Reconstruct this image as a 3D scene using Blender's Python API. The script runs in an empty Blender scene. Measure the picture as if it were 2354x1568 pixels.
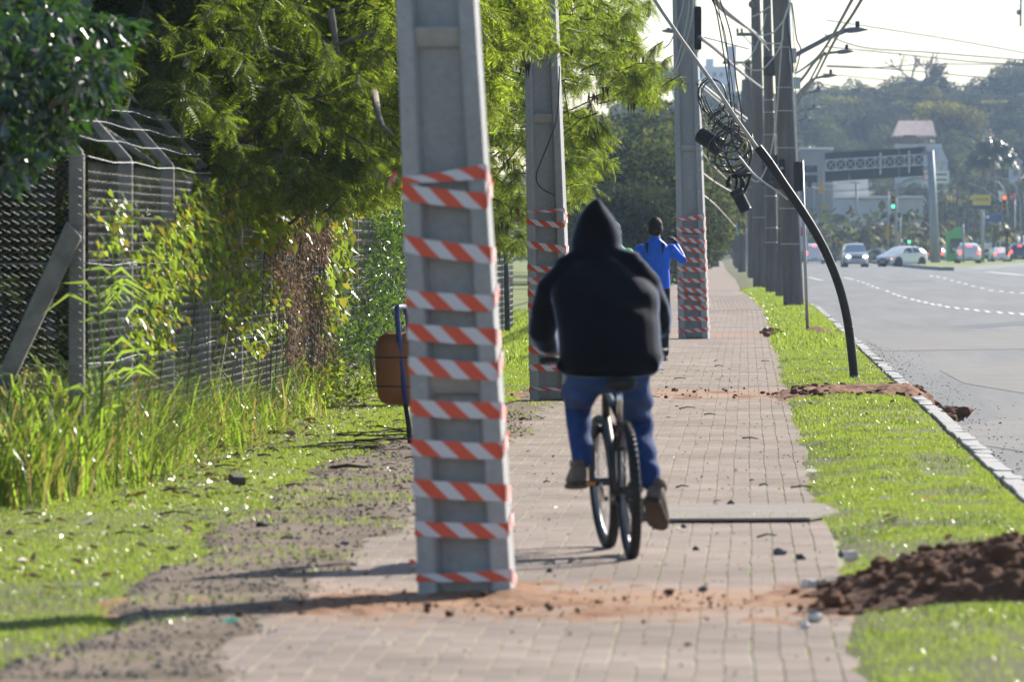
import bpy, bmesh, math, random
import numpy as np
from mathutils import Vector, Matrix, Euler

random.seed(7)
RNG = np.random.default_rng(11)
S = bpy.context.scene
COL = S.collection
PI = math.pi

# ------------------------------------------------------------------ camera
F, IW, IH = 14000.0, 2354.0, 1568.0          # focal length and frame in the units used for measuring the photograph
VX, VY = 1715.0, 560.0                       # where the pavement direction (+Y) vanishes
EYE = Vector((0.0, 0.0, 1.52))
PITCH = math.atan((IH / 2 - VY) / F)
YAW = math.atan((VX - IW / 2) * math.cos(PITCH) / F)
FW = Vector((-math.sin(YAW) * math.cos(PITCH), math.cos(YAW) * math.cos(PITCH), -math.sin(PITCH)))
RT = Vector((math.cos(YAW), math.sin(YAW), 0.0))
UP = RT.cross(FW)
cam = bpy.data.cameras.new("camera")
cam.sensor_width = 36.0
cam.lens = 36.0 * F / IW
cam.clip_start, cam.clip_end = 0.5, 6000.0
cam.dof.use_dof = True
cam.dof.focus_distance = 66.0
cam.dof.aperture_fstop = 7.0
cam.dof.aperture_blades = 0
cobj = bpy.data.objects.new("camera", cam)
M3 = Matrix((RT, UP, -FW)).transposed().to_4x4()
M3.translation = EYE
cobj.matrix_world = M3
COL.objects.link(cobj)
S.camera = cobj

# ------------------------------------------------------------------ sky, sun, exposure
SUN_AZ, SUN_EL = math.radians(34.0), math.radians(29.0)   # azimuth clockwise from +Y
SUNDIR = Vector((math.sin(SUN_AZ) * math.cos(SUN_EL), math.cos(SUN_AZ) * math.cos(SUN_EL), math.sin(SUN_EL)))
W = bpy.data.worlds.new("World")
S.world = W
W.use_nodes = True
nt = W.node_tree
nt.nodes.clear()
sky = nt.nodes.new("ShaderNodeTexSky")
sky.sky_type = 'NISHITA'
sky.sun_disc = False
sky.sun_elevation = SUN_EL
sky.sun_rotation = SUN_AZ
sky.air_density, sky.dust_density, sky.ozone_density = 1.0, .5, 1.3
bg = nt.nodes.new("ShaderNodeBackground")
bg.inputs[1].default_value = 0.08
wo = nt.nodes.new("ShaderNodeOutputWorld")
nt.links.new(sky.outputs[0], bg.inputs[0])
nt.links.new(bg.outputs[0], wo.inputs[0])
sl = bpy.data.lights.new("sun", 'SUN')
sl.energy = 5.0
sl.angle = math.radians(0.53)
sl.color = (1.0, 0.93, 0.82)
so = bpy.data.objects.new("sun", sl)
so.rotation_mode = 'QUATERNION'
so.rotation_quaternion = SUNDIR.to_track_quat('Z', 'Y')
so.location = (20, 40, 60)
COL.objects.link(so)
S.view_settings.view_transform = 'Standard'
S.view_settings.look = 'None'
S.view_settings.gamma = 1.0
S.view_settings.use_curve_mapping = False
S.view_settings.exposure = 0.85
S.render.engine = 'CYCLES'
S.cycles.max_bounces = 8
S.cycles.transparent_max_bounces = 8
S.cycles.volume_bounces = 1
HAZE_DENSITY = 0.00017

# ------------------------------------------------------------------ measuring helpers
def ray(px, py):
    return FW + RT * ((px - IW / 2) / F) + UP * ((IH / 2 - py) / F)
def at(px, py, Y):
    d = ray(px, py)
    return EYE + d * (Y / d.y)
def G(px, py, z=0.0):
    d = ray(px, py)
    return EYE + d * ((z - EYE.z) / d.z)
_by = [0, 140, 165, 180, 200, 260, 313, 361, 480, 700]
_bx = [0, 0, -.2, -.35, -.6, -.85, -1.3, -1.6, -2.2, -3.4]
def bend(y):
    return np.interp(y, _by, _bx)

def _hash(i, j, seed):
    n = (i * 374761393 + j * 668265263 + seed * 1442695041) & 0xffffffff
    n = ((n ^ (n >> 13)) * 1274126177) & 0xffffffff
    return ((n ^ (n >> 16)) & 0xffff) / 65535.0
def vn(x, y, sc=1.0, seed=0):
    x = np.asarray(x, float) * sc; y = np.asarray(y, float) * sc
    i = np.floor(x).astype(np.int64); j = np.floor(y).astype(np.int64)
    fx = x - i; fy = y - j
    fx = fx * fx * (3 - 2 * fx); fy = fy * fy * (3 - 2 * fy)
    a = _hash(i, j, seed); b = _hash(i + 1, j, seed); c = _hash(i, j + 1, seed); d = _hash(i + 1, j + 1, seed)
    return (a * (1 - fx) + b * fx) * (1 - fy) + (c * (1 - fx) + d * fx) * fy
def fbm(x, y, sc=1.0, o=4, seed=0):
    r = 0; a = .5
    for k in range(o):
        r = r + a * (vn(x, y, sc * 2 ** k, seed + 17 * k) - .5); a *= .5
    return r * 2
def sstep(a, b, x):
    t = np.clip((x - a) / (b - a), 0, 1)
    return t * t * (3 - 2 * t)

# ------------------------------------------------------------------ object helpers
def link(o, parent=None):
    COL.objects.link(o)
    if parent is not None:
        o.parent = parent
    return o
def offset_of(o):
    v = Vector((0, 0, 0))
    while o is not None:
        v = v + o.location
        o = o.parent
    return v
def T(name, label, cat, loc=(0, 0, 0), group=None):
    o = bpy.data.objects.new(name, None)
    o.empty_display_size = .2
    o.location = loc
    o['label'] = label; o['category'] = cat; o['kind'] = 'thing'
    if group: o['group'] = group
    return link(o)
def tag(o, label, cat, group=None):
    o['label'] = label; o['category'] = cat; o['kind'] = 'thing'
    if group: o['group'] = group
    return o
def struct(o):
    o['kind'] = 'structure'; return o
def stuff(o, label=None, cat=None):
    o['kind'] = 'stuff'
    if label: o['label'] = label
    if cat: o['category'] = cat
    return o
def copy_tree(o, parent=None):
    c = o.copy(); COL.objects.link(c); c.parent = parent
    if parent is not None:
        c.matrix_parent_inverse = o.matrix_parent_inverse.copy()
    for ch in o.children:
        copy_tree(ch, c)
    return c
def mesh_np(name, V, Fc, mats, parent=None, smooth=False, uv=None, midx=None, sharp=None):
    """V (N,3) array, Fc (M,k) int array or list of such arrays with different k."""
    me = bpy.data.meshes.new(name)
    V = np.asarray(V, np.float32)
    if parent is not None:
        off = offset_of(parent)
        V = V - np.array(off, np.float32)
    Fs = [np.asarray(f, np.int32) for f in (Fc if isinstance(Fc, list) else [Fc]) if len(f)]
    nl = sum(f.size for f in Fs); npoly = sum(len(f) for f in Fs)
    me.vertices.add(len(V)); me.vertices.foreach_set("co", V.ravel())
    me.loops.add(nl); me.loops.foreach_set("vertex_index", np.concatenate([f.ravel() for f in Fs]))
    tot = np.concatenate([np.full(len(f), f.shape[1], np.int32) for f in Fs])
    st = np.concatenate([[0], np.cumsum(tot)[:-1]]).astype(np.int32)
    me.polygons.add(npoly)
    me.polygons.foreach_set("loop_start", st)
    me.polygons.foreach_set("loop_total", tot)
    me.polygons.foreach_set("use_smooth", np.full(npoly, bool(smooth)))
    if midx is not None: me.polygons.foreach_set("material_index", np.asarray(midx, np.int32))
    if uv is not None:
        l = me.uv_layers.new(name="UVMap"); l.data.foreach_set("uv", np.asarray(uv, np.float32).ravel())
    me.update(calc_edges=True)
    me.validate()
    if sharp is not None:
        me.polygons.foreach_set("use_smooth", np.ones(npoly, bool)); me.set_sharp_from_angle(angle=math.radians(sharp))
    for m in (mats if isinstance(mats, (list, tuple)) else [mats]):
        me.materials.append(m)
    return link(bpy.data.objects.new(name, me), parent)

class MB:
    def __init__(s): s.v = []; s.f = []; s.mi = []; s.m = 0
    def add(s, vs, fs):
        b = len(s.v); s.v.extend([tuple(p) for p in vs])
        for f in fs:
            s.f.append([i + b for i in f]); s.mi.append(s.m)
        return s
    def box(s, c, sz, rot=None):
        c = Vector(c); hx, hy, hz = [q / 2 for q in sz]
        R = rot.to_matrix() if isinstance(rot, Euler) else (rot or Matrix.Identity(3))
        vs = [c + R @ Vector((x, y, z)) for x in (-hx, hx) for y in (-hy, hy) for z in (-hz, hz)]
        return s.add(vs, [(0, 1, 3, 2), (4, 6, 7, 5), (0, 4, 5, 1), (2, 3, 7, 6), (0, 2, 6, 4), (1, 5, 7, 3)])
    def hexa(s, b, t):
        """bottom four and top four points, both counter-clockwise from above"""
        return s.add(list(b) + list(t), [(3, 2, 1, 0), (4, 5, 6, 7), (0, 1, 5, 4), (1, 2, 6, 5), (2, 3, 7, 6), (3, 0, 4, 7)])
    def tube(s, pts, r, n=8, cap=True, flat=1.0):
        pts = [Vector(p) for p in pts]
        rs = r if isinstance(r, (list, tuple)) else [r] * len(pts)
        b = len(s.v); prev = None
        for i, p in enumerate(pts):
            d = (pts[min(i + 1, len(pts) - 1)] - pts[max(i - 1, 0)])
            d = d.normalized() if d.length > 1e-9 else Vector((0, 0, 1))
            if prev is None:
                a = d.cross(Vector((0, 0, 1)))
                if a.length < .05: a = d.cross(Vector((0, 1, 0)))
            else:
                a = prev - d * prev.dot(d)
            a.normalize(); prev = a; c = d.cross(a)
            for k in range(n):
                t = 2 * PI * k / n
                s.v.append(tuple(p + (a * math.cos(t) + c * math.sin(t) * flat) * rs[i]))
        for i in range(len(pts) - 1):
            for k in range(n):
                k2 = (k + 1) % n
                s.f.append([b + i * n + k, b + i * n + k2, b + (i + 1) * n + k2, b + (i + 1) * n + k]); s.mi.append(s.m)
        if cap:
            s.f.append([b + k for k in range(n)][::-1]); s.mi.append(s.m)
            e = b + (len(pts) - 1) * n
            s.f.append([e + k for k in range(n)]); s.mi.append(s.m)
        return s
    def bar(s, p, q, r, n=8, r2=None): return s.tube([p, q], [r, r if r2 is None else r2], n)
    def ell(s, c, rad, rot=None, nu=12, nv=8):
        c = Vector(c); R = rot.to_matrix() if isinstance(rot, Euler) else (rot or Matrix.Identity(3))
        if not hasattr(rad, '__len__'): rad = (rad,) * 3
        vs = [c + R @ Vector((0, 0, -rad[2]))]; fs = []
        for j in range(1, nv):
            ph = -PI / 2 + PI * j / nv
            for k in range(nu):
                t = 2 * PI * k / nu
                vs.append(c + R @ Vector((rad[0] * math.cos(ph) * math.cos(t), rad[1] * math.cos(ph) * math.sin(t), rad[2] * math.sin(ph))))
        vs.append(c + R @ Vector((0, 0, rad[2]))); e = len(vs) - 1
        for k in range(nu):
            fs.append((0, 1 + (k + 1) % nu, 1 + k)); fs.append((e, e - nu + k, e - nu + (k + 1) % nu))
        for j in range(nv - 2):
            for k in range(nu):
                a = 1 + j * nu + k; b2 = 1 + j * nu + (k + 1) % nu
                fs.append((a, b2, b2 + nu, a + nu))
        return s.add(vs, fs)
    def loft(s, rings, n=16, cap=True):
        """rings: (centre, right-vector*rx, forward-vector*ry, squareness)"""
        b = len(s.v)
        for (c, ax, ay, *q) in rings:
            e = q[0] if q else 1.0
            for k in range(n):
                t = 2 * PI * k / n; ct, st = math.cos(t), math.sin(t)
                ct = math.copysign(abs(ct) ** e, ct); st = math.copysign(abs(st) ** e, st)
                s.v.append(tuple(Vector(c) + Vector(ax) * ct + Vector(ay) * st))
        for i in range(len(rings) - 1):
            for k in range(n):
                k2 = (k + 1) % n
                s.f.append([b + i * n + k, b + i * n + k2, b + (i + 1) * n + k2, b + (i + 1) * n + k]); s.mi.append(s.m)
        if cap:
            s.f.append([b + k for k in range(n)][::-1]); s.mi.append(s.m)
            e = b + (len(rings) - 1) * n
            s.f.append([e + k for k in range(n)]); s.mi.append(s.m)
        return s
    def ring(s, c, R, r, axis='X', n=40, m=8, rot=None):
        c = Vector(c); b = len(s.v)
        Rm = rot or Matrix.Identity(3)
        for i in range(n):
            t = 2 * PI * i / n
            for k in range(m):
                u = 2 * PI * k / m
                rr = R + r * math.cos(u); h = r * math.sin(u)
                if axis == 'X': p = Vector((h, rr * math.cos(t), rr * math.sin(t)))
                elif axis == 'Y': p = Vector((rr * math.cos(t), h, rr * math.sin(t)))
                else: p = Vector((rr * math.cos(t), rr * math.sin(t), h))
                s.v.append(tuple(c + Rm @ p))
        for i in range(n):
            for k in range(m):
                i2 = (i + 1) % n; k2 = (k + 1) % m
                s.f.append([b + i * m + k, b + i2 * m + k, b + i2 * m + k2, b + i * m + k2]); s.mi.append(s.m)
        return s
    def prism(s, poly, d):
        """poly: list of points (one planar ring), d: extrusion vector"""
        n = len(poly); d = Vector(d); P = [Vector(p) for p in poly]
        return s.add(P + [p + d for p in P], [list(range(n))[::-1], list(range(n, 2 * n))] + [(i, (i + 1) % n, n + (i + 1) % n, n + i) for i in range(n)])
    def build(s, name, mats, parent=None, smooth=False, sharp=None, bevel=0):
        me = bpy.data.meshes.new(name)
        off = offset_of(parent) if parent is not None else Vector((0, 0, 0))
        me.from_pydata([(p[0] - off.x, p[1] - off.y, p[2] - off.z) for p in s.v], [], s.f)
        mats = mats if isinstance(mats, (list, tuple)) else [mats]
        for m in mats: me.materials.append(m)
        if len(mats) > 1: me.polygons.foreach_set("material_index", s.mi)
        bm = bmesh.new(); bm.from_mesh(me)
        bmesh.ops.recalc_face_normals(bm, faces=bm.faces)
        if bevel:
            bmesh.ops.bevel(bm, geom=[e for e in bm.edges if len(e.link_faces) == 2 and e.calc_face_angle(0) > .5], offset=bevel, segments=1, affect='EDGES', clamp_overlap=True)
        bm.to_mesh(me); bm.free()
        if smooth or sharp:
            me.polygons.foreach_set("use_smooth", [True] * len(me.polygons))
            if sharp: me.set_sharp_from_angle(angle=math.radians(sharp))
        return link(bpy.data.objects.new(name, me), parent)

def grid_np(x0, x1, nx, y0, y1, ny, ypow=1.0):
    xs = np.linspace(x0, x1, nx); t = np.linspace(0, 1, ny) ** ypow
    ys = y0 + (y1 - y0) * t
    X, Y = np.meshgrid(xs, ys)
    i = np.arange(ny - 1)[:, None] * nx + np.arange(nx - 1)[None, :]
    Fq = np.stack([i, i + 1, i + nx + 1, i + nx], -1).reshape(-1, 4)
    return X.ravel(), Y.ravel(), Fq

# ------------------------------------------------------------------ materials
def newmat(name):
    m = bpy.data.materials.new(name); m.use_nodes = True
    n = m.node_tree; b = n.nodes["Principled BSDF"]
    return m, n, b
def rgba(c): return (c[0], c[1], c[2], 1.0)
def nodes_noise(n, scale, detail=5, rough=.6, coord='Object', stretch=None):
    tc = n.nodes.new("ShaderNodeTexCoord")
    ns = n.nodes.new("ShaderNodeTexNoise")
    ns.inputs['Scale'].default_value = scale; ns.inputs['Detail'].default_value = detail; ns.inputs['Roughness'].default_value = rough
    if stretch:
        mp = n.nodes.new("ShaderNodeMapping"); mp.inputs['Scale'].default_value = stretch
        n.links.new(tc.outputs[coord], mp.inputs[0]); n.links.new(mp.outputs[0], ns.inputs['Vector'])
    else:
        n.links.new(tc.outputs[coord], ns.inputs['Vector'])
    return ns
def ramp2(n, fac, c1, c2, p1=.3, p2=.7):
    r = n.nodes.new("ShaderNodeValToRGB")
    r.color_ramp.elements[0].position = p1; r.color_ramp.elements[0].color = rgba(c1)
    r.color_ramp.elements[1].position = p2; r.color_ramp.elements[1].color = rgba(c2)
    n.links.new(fac, r.inputs[0]); return r
def mixc(n, fac, a, b, blend='MIX'):
    m = n.nodes.new("ShaderNodeMix"); m.data_type = 'RGBA'; m.blend_type = blend
    if isinstance(fac, (int, float)): m.inputs[0].default_value = fac
    else: n.links.new(fac, m.inputs[0])
    for k, q in ((6, a), (7, b)):
        if isinstance(q, (tuple, list)): m.inputs[k].default_value = rgba(q)
        else: n.links.new(q, m.inputs[k])
    return m.outputs[2]
def mat(name, c, rough=.7, c2=None, scale=4.0, p=(.35, .65), spec=.35, bump=0, bscale=None, metal=0, stretch=None, fine=None, island=0, coat=0, orand=0):
    m, n, b = newmat(name)
    b.inputs['Roughness'].default_value = rough
    b.inputs['Specular IOR Level'].default_value = spec
    b.inputs['Metallic'].default_value = metal
    b.inputs['Coat Weight'].default_value = coat
    col = None
    if c2 is not None:
        ns = nodes_noise(n, scale, stretch=stretch)
        col = ramp2(n, ns.outputs[0], c, c2, *p).outputs[0]
    if fine is not None:
        nf = nodes_noise(n, fine[0], 3, .7)
        rf = ramp2(n, nf.outputs[0], (1 - fine[1],) * 3, (1 + fine[1],) * 3, .3, .7)
        col = mixc(n, 1.0, col if col is not None else c, rf.outputs[0], 'MULTIPLY')
    if island:
        g = n.nodes.new("ShaderNodeNewGeometry")
        ri = n.nodes.new("ShaderNodeMapRange"); ri.inputs[3].default_value = 1 - island; ri.inputs[4].default_value = 1 + island
        n.links.new(g.outputs['Random Per Island'], ri.inputs[0])
        cc = n.nodes.new("ShaderNodeCombineXYZ")
        for k in range(3): n.links.new(ri.outputs[0], cc.inputs[k])
        col = mixc(n, 1.0, col if col is not None else c, cc.outputs[0], 'MULTIPLY')
    if orand:
        oi = n.nodes.new("ShaderNodeObjectInfo")
        ro = n.nodes.new("ShaderNodeMapRange"); ro.inputs[3].default_value = 1 - orand; ro.inputs[4].default_value = 1 + orand
        n.links.new(oi.outputs['Random'], ro.inputs[0])
        c3 = n.nodes.new("ShaderNodeCombineXYZ")
        for k in range(3): n.links.new(ro.outputs[0], c3.inputs[k])
        col = mixc(n, 1.0, col if col is not None else c, c3.outputs[0], 'MULTIPLY')
    if col is None: b.inputs['Base Color'].default_value = rgba(c)
    else: n.links.new(col, b.inputs['Base Color'])
    if bump:
        nb = nodes_noise(n, bscale or scale * 6, 6, .65)
        bp = n.nodes.new("ShaderNodeBump"); bp.inputs['Strength'].default_value = 1.0; bp.inputs['Distance'].default_value = bump
        n.links.new(nb.outputs[0], bp.inputs['Height']); n.links.new(bp.outputs[0], b.inputs['Normal'])
    return m
def leafmat(name, c, ct, gloss=.06, grough=.35, var=.35, tr=.5, c2=None, orand=0):
    """thin leaf: diffuse + translucent + a little gloss, each leaf its own tone"""
    m = bpy.data.materials.new(name); m.use_nodes = True
    n = m.node_tree; n.nodes.clear()
    g = n.nodes.new("ShaderNodeNewGeometry")
    r = n.nodes.new("ShaderNodeMapRange"); r.inputs[3].default_value = 1 - var; r.inputs[4].default_value = 1 + var
    n.links.new(g.outputs['Random Per Island'], r.inputs[0])
    cx = n.nodes.new("ShaderNodeCombineXYZ"); rs = r.outputs[0]
    if orand:
        oi = n.nodes.new("ShaderNodeObjectInfo"); ro = n.nodes.new("ShaderNodeMapRange"); ro.inputs[3].default_value = 1 - orand; ro.inputs[4].default_value = 1 + orand
        n.links.new(oi.outputs['Random'], ro.inputs[0]); mu = n.nodes.new("ShaderNodeMath"); mu.operation = 'MULTIPLY'; n.links.new(rs, mu.inputs[0]); n.links.new(ro.outputs[0], mu.inputs[1]); rs = mu.outputs[0]
    for k in range(3): n.links.new(rs, cx.inputs[k])
    base_d, base_t = c, ct
    if c2 is not None:
        mm = n.nodes.new("ShaderNodeMath"); mm.operation = 'MULTIPLY'; mm.inputs[1].default_value = 7.31
        fr = n.nodes.new("ShaderNodeMath"); fr.operation = 'FRACT'
        n.links.new(g.outputs['Random Per Island'], mm.inputs[0]); n.links.new(mm.outputs[0], fr.inputs[0])
        gt = n.nodes.new("ShaderNodeMath"); gt.operation = 'GREATER_THAN'; gt.inputs[1].default_value = .72
        n.links.new(fr.outputs[0], gt.inputs[0])
        base_d = mixc(n, gt.outputs[0], c, c2); base_t = mixc(n, gt.outputs[0], ct, tuple(1.6 * q for q in c2))
    d = n.nodes.new("ShaderNodeBsdfDiffuse"); t = n.nodes.new("ShaderNodeBsdfTranslucent")
    n.links.new(mixc(n, 1.0, base_d, cx.outputs[0], 'MULTIPLY'), d.inputs[0])
    n.links.new(mixc(n, 1.0, base_t, cx.outputs[0], 'MULTIPLY'), t.inputs[0])
    mx = n.nodes.new("ShaderNodeMixShader"); mx.inputs[0].default_value = tr
    n.links.new(d.outputs[0], mx.inputs[1]); n.links.new(t.outputs[0], mx.inputs[2])
    gl = n.nodes.new("ShaderNodeBsdfGlossy"); gl.inputs['Roughness'].default_value = grough
    gl.inputs[0].default_value = (1, 1, 1, 1)
    m2 = n.nodes.new("ShaderNodeMixShader"); m2.inputs[0].default_value = gloss
    n.links.new(mx.outputs[0], m2.inputs[1]); n.links.new(gl.outputs[0], m2.inputs[2])
    o = n.nodes.new("ShaderNodeOutputMaterial"); n.links.new(m2.outputs[0], o.inputs[0])
    return m
def emat(name, c, e):
    m, n, b = newmat(name)
    b.inputs['Base Color'].default_value = rgba(c)
    b.inputs['Emission Color'].default_value = rgba(c); b.inputs['Emission Strength'].default_value = e
    return m

CONC = mat("pole_concrete", (.33, .338, .352), .82, (.44, .447, .455), 2.2, bump=.003, bscale=60, fine=(30, .12), stretch=(1, 1, .35))
PAVER = mat("paver_concrete", (.24, .193, .168), .85, (.30, .245, .215), 1.3, bump=.002, bscale=90, fine=(55, .2), island=.075, spec=.2, orand=.075)
def dust_bands(m, col=(.40, .225, .13)):
    """dug soil trodden into the paving where the trenches were filled: two bands across the path, in world space"""
    n = m.node_tree; b = n.nodes["Principled BSDF"]; src = b.inputs['Base Color'].links[0].from_socket
    g = n.nodes.new("ShaderNodeNewGeometry"); sp = n.nodes.new("ShaderNodeSeparateXYZ"); n.links.new(g.outputs['Position'], sp.inputs[0])
    ns = n.nodes.new("ShaderNodeTexNoise"); ns.inputs['Scale'].default_value = 2.2; ns.inputs['Detail'].default_value = 7; ns.inputs['Roughness'].default_value = .68; mpp = n.nodes.new("ShaderNodeMapping"); mpp.inputs['Scale'].default_value = (.55, 1.3, 1); n.links.new(g.outputs['Position'], mpp.inputs[0]); n.links.new(mpp.outputs[0], ns.inputs['Vector'])
    def mth(op, a, c=None):
        k = n.nodes.new("ShaderNodeMath"); k.operation = op
        for i, q in enumerate((a, c)):
            if q is None: continue
            if isinstance(q, (int, float)): k.inputs[i].default_value = q
            else: n.links.new(q, k.inputs[i])
        return k.outputs[0]
    tot = None
    for yc, slope, half in ((25.85, .12, 1.45), (61.4, -.3, 2.9), (101.5, 0, 2.5)):
        yy = mth('SUBTRACT', sp.outputs[1], mth('ADD', mth('MULTIPLY', sp.outputs[0], slope), yc))
        e = mth('SUBTRACT', 1.0, mth('DIVIDE', mth('ABSOLUTE', yy), half))
        e = mth('ADD', e, mth('MULTIPLY', mth('SUBTRACT', ns.outputs[0], .5), 2.6))
        k = n.nodes.new("ShaderNodeMapRange"); k.inputs[1].default_value = -.05; k.inputs[2].default_value = 1.15; k.inputs[4].default_value = .9; n.links.new(e, k.inputs[0])
        tot = k.outputs[0] if tot is None else mth('MAXIMUM', tot, k.outputs[0])
    # general grime in large soft patches
    ng = n.nodes.new("ShaderNodeTexNoise"); ng.inputs['Scale'].default_value = .7; ng.inputs['Detail'].default_value = 6; n.links.new(g.outputs['Position'], ng.inputs['Vector'])
    r = ramp2(n, ng.outputs[0], (.80, .79, .76), (1.12, 1.1, 1.08), .35, .65)
    c = mixc(n, 1.0, src, r.outputs[0], 'MULTIPLY')
    n.links.new(mixc(n, tot, c, col), b.inputs['Base Color'])
dust_bands(PAVER)
SAND = mat("joint_sand", (.36, .32, .27), .95, (.26, .27, .16), 5.0, fine=(80, .25))
ASPH = mat("asphalt", (.125, .125, .13), .62, (.185, .18, .175), 1.1, stretch=(1, .05, 1), bump=.004, bscale=220, fine=(160, .22), spec=.45)
ASPHB = mat("asphalt_worn", (.165, .155, .145), .66, (.205, .195, .185), .9, bump=.004, bscale=220, fine=(160, .2), spec=.4)
ASPHD = mat("asphalt_new_and_shadow", (.085, .09, .1), .58, (.11, .112, .12), .9, bump=.004, bscale=220, fine=(160, .2), spec=.5)
PAINT = mat("road_paint", (.72, .72, .70), .6, (.5, .5, .5), 30)
KERBM = mat("kerb_granite", (.34, .335, .33), .8, (.47, .465, .455), 7, bump=.006, bscale=30, fine=(60, .2), orand=.06)
EARTH = mat("bare_earth", (.12, .10, .055), .95, (.115, .14, .035), 2.8, bump=.01, bscale=40)
GRAVELG = mat("gravel_ground", (.125, .088, .058), .95, (.25, .19, .138), 1.9, bump=.012, bscale=60, fine=(70, .35))
SOILD = mat("dug_soil", (.125, .054, .027), .97, (.20, .095, .052), 5, bump=.02, bscale=55, fine=(60, .3))
SOILR = mat("spread_soil", (.26, .125, .062), .95, (.40, .23, .135), 2.6, bump=.008, bscale=70, fine=(55, .2))
SOILR2 = mat("red_soil", (.15, .065, .034), .95, (.33, .16, .088), 2.5, bump=.008, bscale=70, fine=(55, .2))
TERR = mat("far_ground", (.05, .06, .025), .95, (.09, .09, .045), .05)
SLAB = mat("slab_concrete", (.235, .198, .178), .85, (.29, .25, .225), 3, fine=(40, .12), bump=.003, bscale=60)
GRASS = leafmat("lawn_blade", (.115, .155, .026), (.38, .50, .06), .06, .3, .22, .5)
TGRASS = leafmat("tall_grass_blade", (.075, .135, .018), (.36, .53, .05), .06, .3, .4, .5, (.24, .20, .06))
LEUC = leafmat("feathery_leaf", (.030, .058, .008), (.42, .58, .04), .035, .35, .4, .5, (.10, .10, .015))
GLOSSY = leafmat("glossy_leaf", (.008, .020, .007), (.035, .095, .011), .10, .25, .4, .45)
DENSE = leafmat("dense_leaf", (.012, .022, .006), (.07, .11, .012), .04, .4, .45, .4, (.06, .07, .012))
VINEL = leafmat("vine_leaf", (.06, .11, .018), (.32, .44, .04), .035, .3, .35, .5, (.2, .18, .02))
DEADV = leafmat("dead_vine_leaf", (.15, .095, .06), (.20, .12, .07), .04, .4, .4, .35, (.24, .18, .12))
FARL = leafmat("far_leaf", (.045, .065, .025), (.09, .12, .035), .012, .5, .3, .4, (.09, .09, .02), orand=.5)
FARY = leafmat("far_yellow_leaf", (.13, .12, .02), (.26, .24, .03), .015, .5, .3, .45, (.10, .11, .02), orand=.3)
FARD = leafmat("far_dark_leaf", (.025, .04, .02), (.06, .08, .03), .015, .45, .3, .35, orand=.4)
PALML = leafmat("palm_leaflet", (.035, .055, .012), (.17, .21, .03), .025, .35, .35, .45, (.17, .13, .03))
dust_bands(SAND)
BARK = mat("bark", (.10, .075, .055), .9, (.17, .135, .105), 8, bump=.01, bscale=40, stretch=(1, 1, .3))
BARKP = mat("pale_bark", (.20, .17, .14), .9, (.30, .26, .22), 8, bump=.006, bscale=40)
TWIG = mat("twig_wood", (.06, .04, .028), .85, (.10, .07, .05), 20)
PODM = mat("seed_pod", (.06, .03, .017), .7, (.11, .055, .03), 12)
WIRE = mat("galvanised_wire", (.38, .39, .40), .55, metal=.25)
GALV = mat("galvanised_steel", (.40, .43, .46), .5, (.5, .53, .56), 6, metal=.6)
FENCEC = mat("fence_post_concrete", (.20, .19, .175), .9, (.32, .30, .28), 6, bump=.004, bscale=50)
WOODP = mat("weathered_pole", (.115, .103, .098), .9, (.19, .175, .167), 2.5, bump=.01, bscale=14, stretch=(1.5, 1.5, .2), fine=(30, .15))
BLACKP = mat("black_conduit", (.013, .013, .014), .5, (.022, .021, .02), 5, spec=.45)
BLACKR = mat("black_rubber", (.012, .012, .013), .55, spec=.35)
WHITEC = mat("pale_cable", (.60, .57, .53), .55)
DARKC = mat("dark_cable", (.03, .03, .035), .45, spec=.5)
GREYC = mat("grey_cable", (.16, .18, .21), .5)
YELC = mat("yellow_cable", (.45, .38, .05), .5)
SIGNB = mat("sign_back", (.018, .018, .02), .7)
# ================================================================== SETTING
def sheet(name, x0, x1, y0, y1, z, m, nx=2, ny=2, bent=True, parent=None):
    X, Y, Q = grid_np(x0, x1, nx, y0, y1, ny)
    if bent: X = X + bend(Y)
    return mesh_np(name, np.stack([X, Y, np.full_like(X, z)], 1), Q, m, parent)
def poly_sheet(name, pts, z, m, parent=None):
    V = [(p[0], p[1], z) for p in pts]
    mb = MB(); mb.add(V, [list(range(len(V)))])
    o = mb.build(name, m, parent)
    return o

gm = MB(); gm.add([(-2500, -60, -.32), (2500, -60, -.32), (2500, 4000, -.32), (-2500, 4000, -.32)], [(0, 1, 2, 3)])
struct(gm.build("ground", TERR))

# hill with the houses and woods at the end of the avenue
def hill_z(x, y):
    r = 17 * sstep(590, 960, y) + 5 * fbm(x, y, 1 / 90., 3, 5) * sstep(600, 800, y)
    return r * (.65 + .35 * sstep(-60, 60, x)) - .3 + sstep(960, 1500, y) * 5
X, Y, Q = grid_np(-420, 620, 70, 580, 1700, 70)
struct(mesh_np("hill", np.stack([X, Y, hill_z(X, Y) - .4 * (Y < 600)], 1), Q, TERR, smooth=True))

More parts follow.
